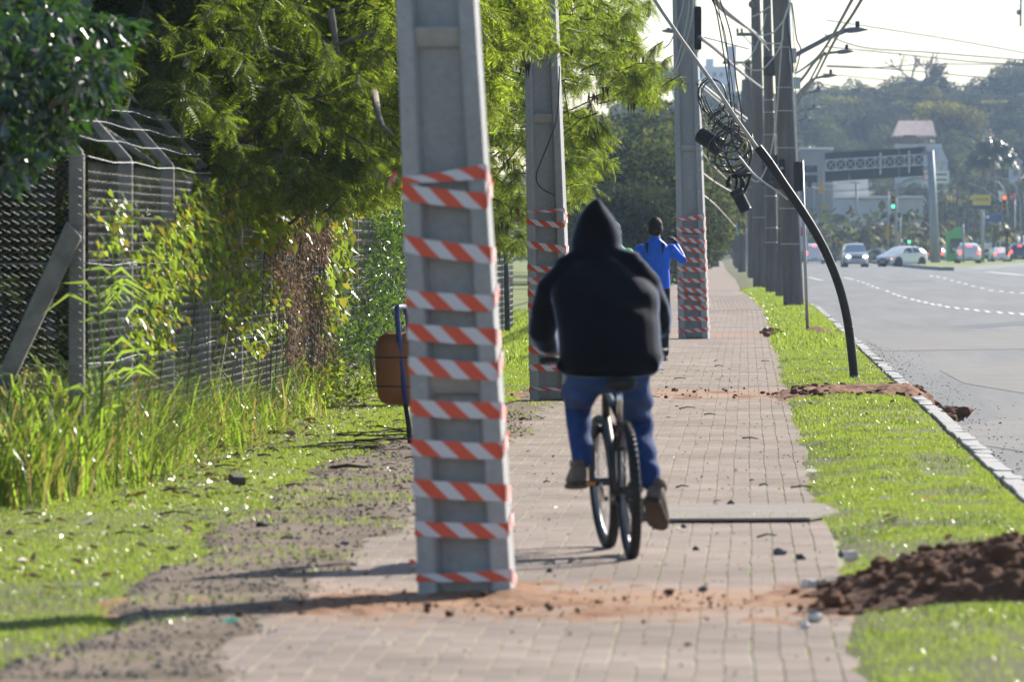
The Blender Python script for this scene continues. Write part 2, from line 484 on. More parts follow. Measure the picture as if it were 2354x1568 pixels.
# road
road = struct(sheet("road", 1.70, 90, 5, 640, -.12, ASPH, 2, 60))
def patch(pts, z, m, nm="asphalt_and_shadow_patch"):
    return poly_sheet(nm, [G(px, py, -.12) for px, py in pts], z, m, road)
patch([(1990, 782), (2100, 768), (2354, 762), (2600, 764), (2600, 800), (2354, 803), (2120, 806), (2030, 808)], -.116, ASPHB)
patch([(2160, 852), (2354, 832), (2700, 832), (2700, 915), (2354, 905), (2215, 882)], -.116, ASPHB)
patch([(2190, 750), (2354, 738), (2600, 736), (2600, 748), (2354, 747.5), (2250, 755)], -.116, ASPHD)  # shadow falling across the road, painted as a darker sheet
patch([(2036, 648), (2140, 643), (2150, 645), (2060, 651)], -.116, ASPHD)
patch([(2100, 1000), (2354, 955), (2600, 960), (2600, 1010), (2354, 1040)], -.116, ASPHB)
def dash(a, b, w, parent=road):
    a = Vector(a); b = Vector(b); d = (b - a).normalized(); n = Vector((-d.y, d.x, 0)) * w / 2
    z = Vector((0, 0, .008))
    MB().add([a + n + z, a - n + z, b - n + z, b + n + z], [(0, 1, 2, 3)]).build("lane_marking", PAINT, parent)
l1 = [(1973, 646), (1985, 650), (1995, 654), (2006, 658), (2017, 662), (2040, 670), (2055, 676), (2066, 680), (2080, 684), (2098, 689), (2112, 692.5), (2128, 696),
      (2144, 700), (2160, 702), (2178, 706), (2200, 709), (2222, 711), (2245, 714), (2270, 717), (2298, 719), (2325, 721), (2350, 723)]
for (px, py) in l1:
    k = (py - 560) / 100; dash(G(px - 2.2 * k, py - 1.5 * k, -.12), G(px + 2.2 * k, py + 1.5 * k, -.12), 9.5 / 84)
l2 = [(2141, 635), (2156, 637), (2172, 640), (2188, 645), (2204, 649), (2220, 653), (2237, 658), (2258, 663), (2278, 668), (2302, 670), (2326, 672.5), (2350, 674)]
for (px, py) in l2:
    dash(G(px - 2, py - 1.1, -.12), G(px + 2, py + 1.1, -.12), 10. / 64)
dash(G(2270, 625, -.12), G(2354, 633, -.12), .5)
dash(G(1860, 638, -.12), G(1890, 645, -.12), .2)
dash(G(1940, 638, -.12), G(1962, 643, -.12), .2)

# pavement: sand bed + blocks
PX0, PX1 = -1.98, .50
def und(x, y): return .016 * fbm(x, y, .26, 2, 404)
X, Y, Q = grid_np(PX0, PX1, 26, 12, 182, 700, 1.3)
path = struct(mesh_np("path", np.stack([X + bend(Y), Y, und(X, Y) - .0045], 1), Q, SAND, smooth=True))
far = struct(sheet("far_path", PX0, PX1, 179, 560, -.004, PAVER, 2, 70))
PW, PL, GAP = .105, .60, .0055
cols = np.arange(PX0 + .01, PX1 - PW + .001, PW)
blk = []
rp = np.random.default_rng(3)
for ci, x in enumerate(cols):
    y = 19.6 + rp.uniform(0, PL)
    while y < 180:
        L = PL * (1 if rp.random() > .3 else .5)
        blk.append((x, y, L, rp.normal(0, .0003), rp.normal(0, .002), rp.normal(0, .0004), rp.normal(0, .0022)))
        y += L
blk = [(b[0] + .012 * float(fbm(b[0] * .6, b[1], .35, 2, 501)), b[1], b[2], b[3] + float(und(b[0], b[1] + b[2] / 2)), b[4], b[5] + float(und(b[0], b[1] + b[2]) - und(b[0], b[1])) / b[2], b[6]) for b in blk]
blk.sort(key=lambda q: q[1])
def block_v(b, local=False):
    x, y, L, dz, tx, ty, sx = b
    cx, cy = (0, 0) if local else (x + PW / 2 + sx, y + L / 2)
    w, l = PW / 2 - GAP / 2, L / 2 - .0017
    c = .0016
    vs = []
    for (a, bb, z) in ((w, l, -.05), (w, l, -c), (w - c, l - .0005, 0)):
        for (sx_, sy_) in ((-1, -1), (1, -1), (1, 1), (-1, 1)):
            xx, yy = sx_ * a, sy_ * bb
            vs.append((cx + xx, cy + yy, (0 if local else dz) + z + (0 if local else xx * tx + yy * ty)))
    return vs
BF = [(0, 1, 5, 4), (1, 2, 6, 5), (2, 3, 7, 6), (3, 0, 4, 7), (4, 5, 9, 8), (5, 6, 10, 9), (6, 7, 11, 10), (7, 4, 8, 11), (8, 9, 10, 11)]
pm = {}
for L in (PL, PL * .5):
    me = bpy.data.meshes.new("paver"); me.from_pydata(block_v((0, 0, L, 0, 0, 0, 0), True), [], BF); me.materials.append(PAVER); pm[L] = me
near = [b for b in blk if b[1] + b[2] > 20.6]
singles, rest = near[:300], near[300:]
for b in singles:
    o = bpy.data.objects.new("paver", pm[b[2]])
    o.location = (b[0] + PW / 2 + b[6], b[1] + b[2] / 2, b[3]); o.rotation_euler = (b[5], -b[4], rp.normal(0, .004))
    link(o, path)
V = np.array([block_v(b) for b in rest]).reshape(-1, 3)
Fq = (np.array(BF)[None] + (np.arange(len(rest)) * 12)[:, None, None]).reshape(-1, 4)
V[:, 0] += bend(V[:, 1])
stuff(mesh_np("paver", V, Fq, PAVER, path))

# verge soil between pavement and kerb, lawn and gravel on the left
def edge_v(y): return .43 + .10 * fbm(y, y * 0 + 3, .45, 3, 2) + .035 * fbm(y, y * 0, 4, 2, 9)
def verge_z(x, y):
    xr = x - bend(y)
    return .045 * sstep(-.02, .5, xr - edge_v(y)) * sstep(1.68, 1.42, xr) + .012 * fbm(x, y, 2.2, 3, 1) - .045 * sstep(.06, -.12, xr - edge_v(y)) + .012
X, Y, Q = grid_np(.15, 1.62, 22, 14, 560, 900, 1.7)
X = X + bend(Y)
struct(mesh_np("grass_verge", np.stack([X, Y, verge_z(X, Y)], 1), Q, EARTH, smooth=True))
def edge_l(y):
    return .14 + np.interp(y, [10, 24, 28, 33, 42, 47, 52, 58, 66, 75, 120], [-2.7, -2.72, -2.74, -2.95, -3.02, -2.75, -2.35, -2.5, -2.35, -2.3, -2.3]) + .22 * fbm(y, y * 0 + 8, .5, 3, 6)
def lawn_z(x, y):
    return .0 + .018 * fbm(x, y, .8, 3, 12) + .05 * sstep(-3.6, -4.6, x) - .07 * sstep(-.12, .14, x - edge_l(y))
X, Y, Q = grid_np(-16, -1.9, 100, 12, 130, 320, 1.5)
struct(mesh_np("lawn", np.stack([X, Y, lawn_z(X, Y)], 1), Q, EARTH, smooth=True))
X, Y, Q = grid_np(-40, -1.98, 20, 130, 560, 60)
X = X + bend(Y)
struct(mesh_np("far_lawn", np.stack([X, Y, 0 * X - .02], 1), Q, mat("far_grass", (.13, .17, .025), .9, (.17, .2, .04), 1.2), smooth=True))
def grav_z(x, y):
    return .006 + .012 * fbm(x, y, 1.3, 3, 31) - .03 * sstep(-.2, .16, x + 1.80 - .16 * fbm(y, x * 0, .6, 3, 44) - .22 * fbm(x * 2, y, 1.6, 4, 45)) - .06 * sstep(.10, -.16, x - edge_l(y))
X, Y, Q = grid_np(-3.5, -1.3, 90, 12, 70, 600, 1.4)
struct(mesh_np("gravel_strip", np.stack([X, Y, grav_z(X, Y)], 1), Q, GRAVELG, smooth=True))

# kerb
kerb = struct(sheet("kerb", 1.60, 1.745, 12, 560, -.01, KERBM, 2, 80))
y = 17.0; rk = random.Random(5); kms = []
for v in range(5):
    mb = MB(); w = .078; l = .5
    jz = [rk.uniform(-.004, .004) for _ in range(4)]
    mb.hexa([(-w, -l, -.2), (w, -l, -.2), (w, l, -.2), (-w, l, -.2)],
            [(-w + .012, -l + .002, jz[0]), (w - .02, -l + .002, jz[1]), (w - .02, l - .002, jz[2]), (-w + .012, l - .002, jz[3])])
    me_o = mb.build("kerbstone", KERBM, kerb, bevel=.006)
    kms.append(me_o.data); bpy.data.objects.remove(me_o)
while y < 150:
    L = rk.uniform(.55, .95)
    o = bpy.data.objects.new("kerbstone", rk.choice(kms))
    yc = y + L / 2
    broken = 60.0 < y < 62.2
    o.location = (1.665 + float(bend(yc)) + rk.uniform(-.012, .012) + (.05 * rk.uniform(-1, 1) if broken else 0), yc, .052 + rk.uniform(-.005, .005) - (.03 if broken else 0))
    o.rotation_euler = (rk.uniform(-.01, .01), rk.uniform(-.03, .03), rk.uniform(-.015, .015) + (rk.uniform(-.15, .15) if broken else 0) + float(np.arctan(-(bend(yc + 2) - bend(yc - 2)) / 4)))
    o.scale = (1, L - .004, 1)
    link(o, kerb); y += L

# median island with its kerb, at the far side of the road
isl = [(2036, 609), (2088, 613.5), (2130, 618), (2180, 622), (2222, 620.5), (2262, 617.5), (2354, 611), (2700, 604)]
P = [G(px, py, -.12) for px, py in isl]
top = [Vector((p.x, p.y, .06)) for p in P]
back = [Vector((P[-1].x + 20, P[-1].y + 260, .06)), Vector((P[0].x - 1, P[0].y + 260, .06))]
mi = MB(); mi.add(top + back, [list(range(len(top) + 2))])
med = struct(mi.build("median", mat("median_grass", (.16, .19, .03), .9, (.21, .23, .05), .8, fine=(6, .25))))
mk = MB()
for a, b in zip(P[:-1], P[1:]):
    d = (b - a).normalized(); n = Vector((d.y, -d.x, 0)) * .35
    mk.hexa([a + n + Vector((0, 0, -.1)), b + n + Vector((0, 0, -.1)), b + Vector((0, 0, -.1)), a + Vector((0, 0, -.1))],
            [Vector((q.x, q.y, .09)) for q in (a + n, b + n, b, a)])
mk.build("median_kerb", mat("median_kerb_paint", (.22, .24, .27), .8), med)

# lifted concrete slab lying across the pavement
t = T("concrete_slab", "flat smooth concrete slab lifted at its front edge, lying across the brick pavement", "slab", G(1735, 1180))
mb = MB()
c = [G(1500, 1203), G(1862, 1201), G(1935, 1186), G(1895, 1164), G(1500, 1168)]
mb.prism([Vector((p.x, p.y, .002 + .008 * (p.y < 34.2))) for p in c], (0, 0, .014))
mb.build("slab_top", SLAB, t)

# ================================================================== LEAF AND BLADE TOOLS
def blades(name, x, y, z, h, w, lean, m, parent=None, seg=1, droop=.0):
    """grass blades: one tapering triangle each (seg=1) or a bent strip of three faces"""
    N = len(x); rg = np.random.default_rng(N)
    az = rg.uniform(0, 2 * PI, N); la = rg.normal(0, lean, N)
    wx, wy = np.cos(az) * w / 2, np.sin(az) * w / 2
    dx, dy = -np.sin(az) * np.sin(la) * h, np.cos(az) * np.sin(la) * h
    base = np.stack([x, y, z], 1); wv = np.stack([wx, wy, 0 * wx], 1); dv = np.stack([dx, dy, h * np.cos(la)], 1)
    if seg == 1:
        V = np.stack([base - wv, base + wv, base + dv], 1).reshape(-1, 3)
        Fq = np.arange(3 * N).reshape(-1, 3)
        return mesh_np(name, V, Fq, m, parent)
    side = np.stack([-np.sin(az), np.cos(az), 0 * az], 1) * (np.sign(la) * h * droop * rg.uniform(.3, 1.3, N))[:, None]
    p1 = base + dv * .4; p2 = base + dv * .75 + side * .35; p3 = base + dv * .95 + side - np.stack([0 * h, 0 * h, h * droop * .35], 1)
    V = np.stack([base - wv * .7, base + wv * .7, p1 - wv, p1 + wv, p2 - wv * .8, p2 + wv * .8, p3], 1).reshape(-1, 3)
    i = (np.arange(N) * 7)[:, None]
    q = np.concatenate([i + np.array([[0, 1, 3, 2]]), i + np.array([[2, 3, 5, 4]])])
    tr = i + np.array([[4, 5, 6]])
    return mesh_np(name, V, [q, tr], m, parent, smooth=True)

def frames(D, roll):
    """rotation matrices with local x along D (N,3), rolled"""
    D = D / np.linalg.norm(D, axis=1, keepdims=True)
    up = np.tile([0, 0, 1.0], (len(D), 1)); up[np.abs(D[:, 2]) > .95] = [1, 0, 0]
    Yv = np.cross(up, D); Yv /= np.linalg.norm(Yv, axis=1, keepdims=True)
    Zv = np.cross(D, Yv)
    c, s = np.cos(roll)[:, None], np.sin(roll)[:, None]
    Y2 = Yv * c + Zv * s; Z2 = -Yv * s + Zv * c
    return np.stack([D, Y2, Z2], 2)
def scatter(Tv, Tf, Pos, D, roll, sc):
    R = frames(D, roll)
    V = np.einsum('nij,kj->nki', R, Tv) * np.asarray(sc)[:, None, None] + Pos[:, None, :]
    k = len(Tv)
    Fq = (np.asarray(Tf)[None] + (np.arange(len(Pos)) * k)[:, None, None]).reshape(-1, len(Tf[0]))
    return V.reshape(-1, 3), Fq
def spray_tpl(pairs=7, L=1.0, pl=.38, pw=.085, droop=.22):
    """a twice-feathered leaf of length 1: pairs of drooping narrow feathers along a stem"""
    v = []; f = []
    for k in range(pairs):
        t = .14 + .86 * k / (pairs - 1); x0 = t * L; z0 = -droop * t * t
        l = pl * (1 - .35 * abs(t - .5))
        for sgn in (-1, 1):
            b = len(v)
            a = Vector((.45, sgn * .85, -.2)).normalized(); wv = Vector((a.y * -sgn, .45, 0)).normalized() * pw / 2
            o = Vector((x0, 0, z0)); m1 = o + a * l * .5 + Vector((0, 0, -.02)); e = o + a * l + Vector((0, 0, -.09))
            v += [o, m1 - wv, e, m1 + wv]; f.append((b, b + 1, b + 2, b + 3))
    b = len(v); v += [Vector((0, -.008, 0)), Vector((0, .008, 0)), Vector((L, .004, -droop)), Vector((L, -.004, -droop))]; f.append((b, b + 1, b + 2, b + 3))
    return np.array([tuple(p) for p in v]), f
SPR, SPF = spray_tpl()
SPRS, SPFS = spray_tpl(4, pl=.42, pw=.12)
LFV = np.array([(0, 0, 0), (.35, -.2, .05), (1, 0, -.06), (.35, .2, .05)]); LFF = [(0, 1, 2, 3)]       # simple leaf, length 1
OVV = np.array([(0, 0, 0), (.3, -.3, .06), (.75, -.22, .03), (1, 0, -.08), (.75, .22, .03), (.3, .3, .06)]); OVF = [(0, 1, 2, 3, 4, 5)]
HTV = np.array([(0.08, 0, 0), (-.08, -.25, .03), (.05, -.45, .06), (.45, -.4, .04), (1, 0, -.08), (.45, .4, .04), (.05, .45, .06), (-.08, .25, .03)]); HTF = [tuple(range(8))]
def cloud(centres, radii, n, rg, shell=.0):
    """n points spread over ellipsoidal clumps, more of them towards the outside when shell > 0"""
    C = np.asarray(centres, float); R = np.asarray(radii, float)
    if R.ndim == 1: R = np.repeat(R[:, None], 3, 1)
    vol = R.prod(1); k = rg.choice(len(C), n, p=vol / vol.sum())
    d = rg.normal(size=(n, 3)); d /= np.linalg.norm(d, axis=1, keepdims=True)
    r = rg.uniform(shell ** 3, 1, n) ** (1 / 3)
    return C[k] + d * r[:, None] * R[k], d, k
def tree_trunk(name, parent, base, tips, r0, m, rg, wob=.25):
    mb = MB(); base = Vector(base)
    for tp, r in tips:
        tp = Vector(tp); pts = []
        for i in range(7):
            t = i / 6
            p = base.lerp(tp, t); p.z = base.z + (tp.z - base.z) * (1 - (1 - t) ** 1.6)
            p += Vector((rg.normal(0, wob), rg.normal(0, wob), rg.normal(0, wob * .5))) * (t * (1 - t) * 1.6)
            pts.append(p)
        mb.tube(pts, [r * (1 - .8 * i / 6) for i in range(7)], 6)
    return mb.build(name, m, parent, smooth=True)
# ================================================================== CONCRETE POLES AND THEIR TAPE
TAPE = None
def tape_mat():
    m, n, b = newmat("barrier_tape_film")
    b.inputs['Roughness'].default_value = .38; b.inputs['Specular IOR Level'].default_value = .5
    uv = n.nodes.new("ShaderNodeUVMap"); sp = n.nodes.new("ShaderNodeSeparateXYZ"); n.links.new(uv.outputs[0], sp.inputs[0])
    a = n.nodes.new("ShaderNodeMath"); a.operation = 'ADD'; n.links.new(sp.outputs[0], a.inputs[0]); n.links.new(sp.outputs[1], a.inputs[1])
    q = n.nodes.new("ShaderNodeMath"); q.operation = 'FRACT'; n.links.new(a.outputs[0], q.inputs[0])
    g = n.nodes.new("ShaderNodeMath"); g.operation = 'GREATER_THAN'; g.inputs[1].default_value = .52; n.links.new(q.outputs[0], g.inputs[0])
    c = mixc(n, g.outputs[0], (.72, .085, .03), (.66, .65, .70))
    n.links.new(c, b.inputs['Base Color'])
    b.inputs['Transmission Weight'].default_value = 0
    return m
TAPE = tape_mat()

class Pole:
    def __init__(s, bx0, bx1, by, tx, ty, tw, depth, H=10.4, rz=4):
        s.rz = rz
        b = G((bx0 + bx1) / 2, by); s.Y = b.y; sc = F / s.Y
        s.base = Vector((b.x, b.y, 0)); s.w0 = (bx1 - bx0) / sc
        z1 = 1.52 + (VY - ty) / sc; s.z1 = z1
        t = at(tx, ty, s.Y); s.lx = (t.x - b.x) / z1; s.tp = (s.w0 - tw / sc) / z1
        s.d0 = depth; s.H = H; s.sc = sc
    def c(s, z): return Vector((s.base.x + s.lx * z, s.base.y + .004 * z, z))
    def w(s, z): return max(.14, s.w0 - s.tp * z)
    def d(s, z): return max(.13, s.d0 - s.tp * .6 * z)
    def zpx(s, py): return 1.52 + (VY - py) / s.sc
def build_pole(p, ribs, label, name="concrete_pole"):
    t = T(name, label, "pole", p.base, "new concrete poles standing in the pavement")
    zs = [-.4, 0, 1, 2, 3, 4.5, 6, 8, p.H]
    # two flanges
    for sgn in (-1, 1):
        mb = MB(); rings = []
        for z in zs:
            c, w, d = p.c(z), p.w(z), p.d(z)
            xo, xi = sgn * w / 2, sgn * w * .30
            xc = sgn * w * .25
            rings.append([(c.x + xo, c.y - d / 2, z), (c.x + xi, c.y - d / 2, z), (c.x + xc, c.y - d * .22, z), (c.x + xc, c.y + d * .22, z), (c.x + xi, c.y + d / 2, z), (c.x + xo, c.y + d / 2, z)])
        n = 6
        for r in rings: mb.v.extend(r)
        for i in range(len(rings) - 1):
            for k in range(n):
                mb.f.append([i * n + k, i * n + (k + 1) % n, (i + 1) * n + (k + 1) % n, (i + 1) * n + k]); mb.mi.append(0)
        e = (len(rings) - 1) * n; mb.f += [list(range(n))[::-1], [e + k for k in range(n)]]; mb.mi += [0, 0]
        mb.build("flange", CONC, t, bevel=.008)
    mb = MB()
    for a, b in zip(zs[:-1], zs[1:]):
        q = []
        for z in (a, b):
            c, w, d = p.c(z), p.w(z) * .262, p.d(z) * .17
            q.append([(c.x - w, c.y - d, z), (c.x + w, c.y - d, z), (c.x + w, c.y + d, z), (c.x - w, c.y + d, z)])
        mb.hexa(q[0], q[1])
    mb.build("web", CONC, t)
    for z in ribs:
        mb = MB(); q = []
        for zz, k in ((z - .05, .30), (z + .035, .47)):
            c, w, d = p.c(zz), p.w(zz) * .285, p.d(zz) * k
            q.append([(c.x - w, c.y - d, zz), (c.x + w, c.y - d, zz), (c.x + w, c.y + d, zz), (c.x - w, c.y + d, zz)])
        mb.hexa(q[0], q[1]); mb.build("rib", CONC, t, bevel=.006)
    t.rotation_euler = (0, 0, math.radians(-p.rz))
    return t
def build_tape(p, bands, label, ph0, tw=.071, tail=None):
    """bands: (py at the left edge, py at the right edge, width factor left, right, twist)"""
    t = T("barrier_tape", label, "tape", p.base, "striped tapes wound round the concrete poles")
    rg = np.random.default_rng(int(abs(p.base.y) * 10)); ph = ph0
    for bi, (yl, yr, wl, wr, *tw_) in enumerate(bands):
        zl, zr = p.zpx(yl), p.zpx(yr); zb = (zl + zr) / 2 + (.04 if bi % 2 else -.03)
        V = []; UV = []; quads = []
        corners = []
        c0, w, d = p.c((zl + zr) / 2), p.w((zl + zr) / 2) / 2 + .004, p.d((zl + zr) / 2) / 2 + .004
        def P_(u):   # perimeter parameter 0..4: front left -> front right -> back right -> back left
            if u <= 1: return (c0.x - w + 2 * w * u, c0.y - d, zl + (zr - zl) * u)
            if u <= 2: return (c0.x + w, c0.y - d + 2 * d * (u - 1), zr + (zb - zr) * (u - 1))
            if u <= 3: return (c0.x + w - 2 * w * (u - 2), c0.y + d, zb)
            return (c0.x - w, c0.y + d - 2 * d * (u - 3), zb + (zl - zb) * (u - 3))
        us = list(np.linspace(0, 1, 13)) + [1.5, 2, 2.5, 3, 3.5, 4]
        s_ = 0; prev = None; loc = []
        for u in us:
            q = Vector(P_(u))
            if prev is not None: s_ += (q - prev).length
            prev = q; k = min(u, 1)
            wd = tw * (wl + (wr - wl) * k) if u <= 1 else tw * (wr + (wl - wr) * min(1, (u - 1) / 3))
            jit = rg.normal(0, .0012); dy = -.003 * math.sin(u * PI) + rg.normal(0, .001) if 0 < u < 1 else 0
            sag = -.006 * math.sin(PI * k) if u <= 1 else 0
            V += [(q.x, q.y + dy, q.z - wd / 2 + jit + sag), (q.x, q.y - dy * .6, q.z + wd / 2 + jit + sag)]
            kk = tw_[0] if tw_ else 0
            loc.append(((s_ / .158) + ph, -.25 * (1 - kk), .25 * (1 - kk)))
        F_ = [(2 * i, 2 * i + 2, 2 * i + 3, 2 * i + 1) for i in range(len(us) - 1)]
        uvs = []
        for i in range(len(us) - 1):
            (a, b0, b1), (c_, d0, d1) = loc[i], loc[i + 1]
            uvs += [(a, b0), (c_, d0), (c_, d1), (a, b1)]
        mesh_np("tape_band", np.array(V), np.array(F_), TAPE, t, uv=np.array(uvs), smooth=True)
        ph += .37 + rg.uniform(0, .5)
    t.rotation_euler = (0, 0, math.radians(-p.rz))
    if tail:
        for pts, wds in tail:
            V = []; UV = []
            for i, q in enumerate(pts):
                V += [Vector(q) + Vector((0, 0, -wds[i] / 2)), Vector(q) + Vector((0, .004, wds[i] / 2))]
            F_ = [(2 * i, 2 * i + 2, 2 * i + 3, 2 * i + 1) for i in range(len(pts) - 1)]
            uvs = []
            for i in range(len(pts) - 1): uvs += [(i * .35, -.25), (i * .35 + .35, -.25), (i * .35 + .35, .25), (i * .35, .25)]
            mesh_np("tape_tail", np.array([tuple(v) for v in V]), np.array(F_), TAPE, t, uv=np.array(uvs), smooth=True)
    return t
P1 = Pole(968, 1182, 1367, 1005, 0, 180, .30, rz=2.5)
P2 = Pole(1222, 1317, 921, 1245, 90, 76, .29, rz=5.5)
P3 = Pole(1562, 1630, 778, 1573.5, 0, 53, .32, rz=6)
build_pole(P1, [.06, .92, 2.42, 3.9, 5.4, 6.9], "nearest grey concrete pole, leaning left, blurred, with wide stripes wound up its front")
build_pole(P2, [.06, 1.27, 2.74, 4.2, 5.7], "middle concrete pole left of the hooded cyclist, partly under green leaves")
build_pole(P3, [.06, 1.63, 3.06, 4.8, 6.4], "farthest concrete pole in the pavement, beside the man in the blue jacket")
build_tape(P1, [(414, 393, .35, .9), (441, 462, 1, 1), (560, 586, 1.05, 1.05), (684, 696, 1, 1), (761, 773, 1, 1), (838, 853, 1.05, 1.1), (936, 941, 1, 1), (1027, 1034, 1, 1), (1119, 1131, 1.05, 1.05), (1213, 1217, .9, .9), (1327, 1318, .45, .7)],
           "red and white barrier tape wound round the nearest concrete pole", .2,
           tail=[([P1.c(2.0) + Vector((-.19, -.16, -.18)), P1.c(2.0) + Vector((-.215, -.17, -.205)), P1.c(2.0) + Vector((-.225, -.15, -.24))], [.03, .05, .03]),
                 ([P1.c(.12) + Vector((-.205, -.16, .02)), P1.c(.12) + Vector((-.23, -.18, .03))], [.03, .02])])
build_tape(P2, [(486, 482, .2, .5), (509, 517, .8, .8), (561, 573, 1, 1), (615, 621, .8, .8), (645, 647, .9, .9), (672, 684, 1, 1), (705, 712, 1, 1), (760, 766, 1, 1), (803, 809, 1, 1), (844, 846, .9, .9), (892, 894, .4, .45)],
           "red and white barrier tape wound round the middle pole behind the cyclist", .6,
           tail=[([P2.c(1.85) + Vector((-.22, -.16, 0)), P2.c(1.75) + Vector((-.26, -.18, -.02)), P2.c(1.65) + Vector((-.27, -.15, -.02))], [.02, .05, .03])])
build_tape(P3, [(505, 497, .4, 1.3), (526, 532, 1, 1), (547, 556, 1, 1), (566, 578, 1, 1), (593, 600, 1, 1), (617, 620, 1, 1), (643, 645, .95, .95), (662, 670, 1, 1), (680, 688, 1, 1), (705, 708, .95, .95), (731, 733, .95, .95), (761, 757, .6, .95)],
           "red and white barrier tape wound round the farthest concrete pole", .1,
           tail=[([P3.c(.17) + Vector((-.22, -.18, .0)), P3.c(.12) + Vector((-.17, -.2, -.02)), P3.c(.05) + Vector((-.12, -.21, -.04))], [.05, .06, .04])])
# thin dark wire looping down the middle pole, and its straight lead up the edge
def cable(pts, r, m, label, grp=None, name="cable", n=6, cat="cable"):
    P_ = [at(*p) if len(p) == 3 else p for p in pts]
    # smooth through the points
    out = []
    for i in range(len(P_) - 1):
        p0, p1, p2, p3 = P_[max(i - 1, 0)], P_[i], P_[i + 1], P_[min(i + 2, len(P_) - 1)]
        for k in range(5):
            t = k / 5
            out.append(.5 * ((2 * p1) + (p2 - p0) * t + (2 * p0 - 5 * p1 + 4 * p2 - p3) * t * t + (3 * p1 - p0 - 3 * p2 + p3) * t ** 3))
    out.append(P_[-1])
    o = MB().tube(out, r, n).build(name, m, smooth=True)
    return tag(o, label, cat, grp)
YP2 = P2.Y - .17
cable([(1286, 150, YP2), (1284, 230, YP2), (1278, 280, YP2 - .03), (1258, 335, YP2 - .04), (1236, 390, YP2 - .04), (1234, 415, YP2 - .04), (1245, 432, YP2 - .04), (1275, 449, YP2 - .01)], .0065, DARKC, "thin dark wire hanging in a loop down the front of the middle concrete pole")

# ================================================================== PEOPLE
def skin_mesh(name, mb, m, parent, voxel=.012, smooth=6, wrinkle=None, sub=False):
    me = bpy.data.meshes.new(name)
    off = offset_of(parent)
    me.from_pydata([(p[0] - off.x, p[1] - off.y, p[2] - off.z) for p in mb.v], [], mb.f)
    bm = bmesh.new(); bm.from_mesh(me); bmesh.ops.recalc_face_normals(bm, faces=bm.faces); bm.to_mesh(me); bm.free()
    o = bpy.data.objects.new(name, me); COL.objects.link(o)
    r = o.modifiers.new("r", 'REMESH'); r.mode = 'VOXEL'; r.voxel_size = voxel
    s = o.modifiers.new("s", 'SMOOTH'); s.factor = .5; s.iterations = smooth
    dg = bpy.context.evaluated_depsgraph_get(); dg.update()
    nm = bpy.data.meshes.new_from_object(o.evaluated_get(dg))
    bpy.data.objects.remove(o); bpy.data.meshes.remove(me)
    if wrinkle:
        N = len(nm.vertices); co = np.zeros(N * 3); no = np.zeros(N * 3)
        nm.vertices.foreach_get("co", co); nm.vertex_normals.foreach_get("vector", no)
        co = co.reshape(-1, 3); no = no.reshape(-1, 3)
        d = wrinkle(co + np.array(off), no)
        nm.vertices.foreach_set("co", (co + no * d[:, None]).ravel())
    nm.polygons.foreach_set("use_smooth", [True] * len(nm.polygons))
    nm.materials.clear()
    for q in (m if isinstance(m, list) else [m]): nm.materials.append(q)
    nm.name = name
    return link(bpy.data.objects.new(name, nm), parent)
def limb(mb, pts, n=14):
    """pts: (point, radius) chain with rounded ends"""
    rings = []
    P_ = [Vector(p) for p, r in pts]; R_ = [r for p, r in pts]
    d0 = (P_[1] - P_[0]).normalized(); d1 = (P_[-1] - P_[-2]).normalized()
    seq = []
    for k in (0.05, .5, .87): seq.append((P_[0] - d0 * R_[0] * (1 - k) * .9, R_[0] * math.sin(k * PI / 2)))
    seq += list(zip(P_, R_))
    for k in (.87, .5, .05): seq.append((P_[-1] + d1 * R_[-1] * (1 - k) * .9, R_[-1] * math.sin(k * PI / 2)))
    mb.tube([p for p, r in seq], [r for p, r in seq], n)
def hand(mb, w, d, side, palm_n, curl=.9, L=.19):
    """five separate fingers bent round a grip; w: wrist, d: direction of the hand, palm_n: where the fingers curl to"""
    w = Vector(w); d = Vector(d).normalized(); pn = Vector(palm_n); pn = (pn - d * pn.dot(d)).normalized(); sd = d.cross(pn) * side
    mb.loft([(w, sd * .026, pn * .02), (w + d * .03, sd * .036, pn * .017), (w + d * .07, sd * .041, pn * .015), (w + d * .09, sd * .04, pn * .012)], 12)
    for k, ln in enumerate((.072, .08, .075, .06)):
        o = w + d * (.088 - .004 * abs(k - 1)) + sd * (.031 - .0207 * k); a = 0; pts = [(o - d * .012, .0092)]
        for s_, fr in ((.45, curl), (.32, curl * 1.1), (.23, curl * .7)):
            a += fr; q = pts[-1][0] + (d * math.cos(a) + pn * math.sin(a)) * ln * s_ * 1.15; pts.append((q, .0088 - .0008 * len(pts)))
        limb(mb, pts, 8)
    o = w + d * .025 + sd * .03
    limb(mb, [(o, .012), (o + sd * .022 + d * .025 + pn * .012, .011), (o + sd * .02 + d * .048 + pn * .035, .0095), (o + sd * .008 + d * .06 + pn * .052, .008)], 8)
SKIN = mat("skin", (.42, .24, .17), .55, (.50, .30, .22), 12)
JACKET = mat("black_fleece", (.0022, .0026, .0038), .85, (.0035, .0041, .006), 3, bump=.001, bscale=200, spec=.10)
JACKET.node_tree.nodes["Principled BSDF"].inputs['Sheen Weight'].default_value = .9; JACKET.node_tree.nodes["Principled BSDF"].inputs['Sheen Tint'].default_value = (.55, .68, 1.0, 1)
JACKET.node_tree.nodes["Principled BSDF"].inputs['Sheen Roughness'].default_value = .3
JEANS = mat("blue_denim", (.009, .036, .16), .85, (.045, .10, .27), 4, p=(.42, .75), fine=(90, .15), bump=.002, bscale=150)
SHOE = mat("worn_suede", (.13, .10, .085), .85, (.20, .165, .14), 12, bump=.003, bscale=60)
SOLE = mat("shoe_sole", (.075, .048, .034), .8, (.05, .035, .028), 20)
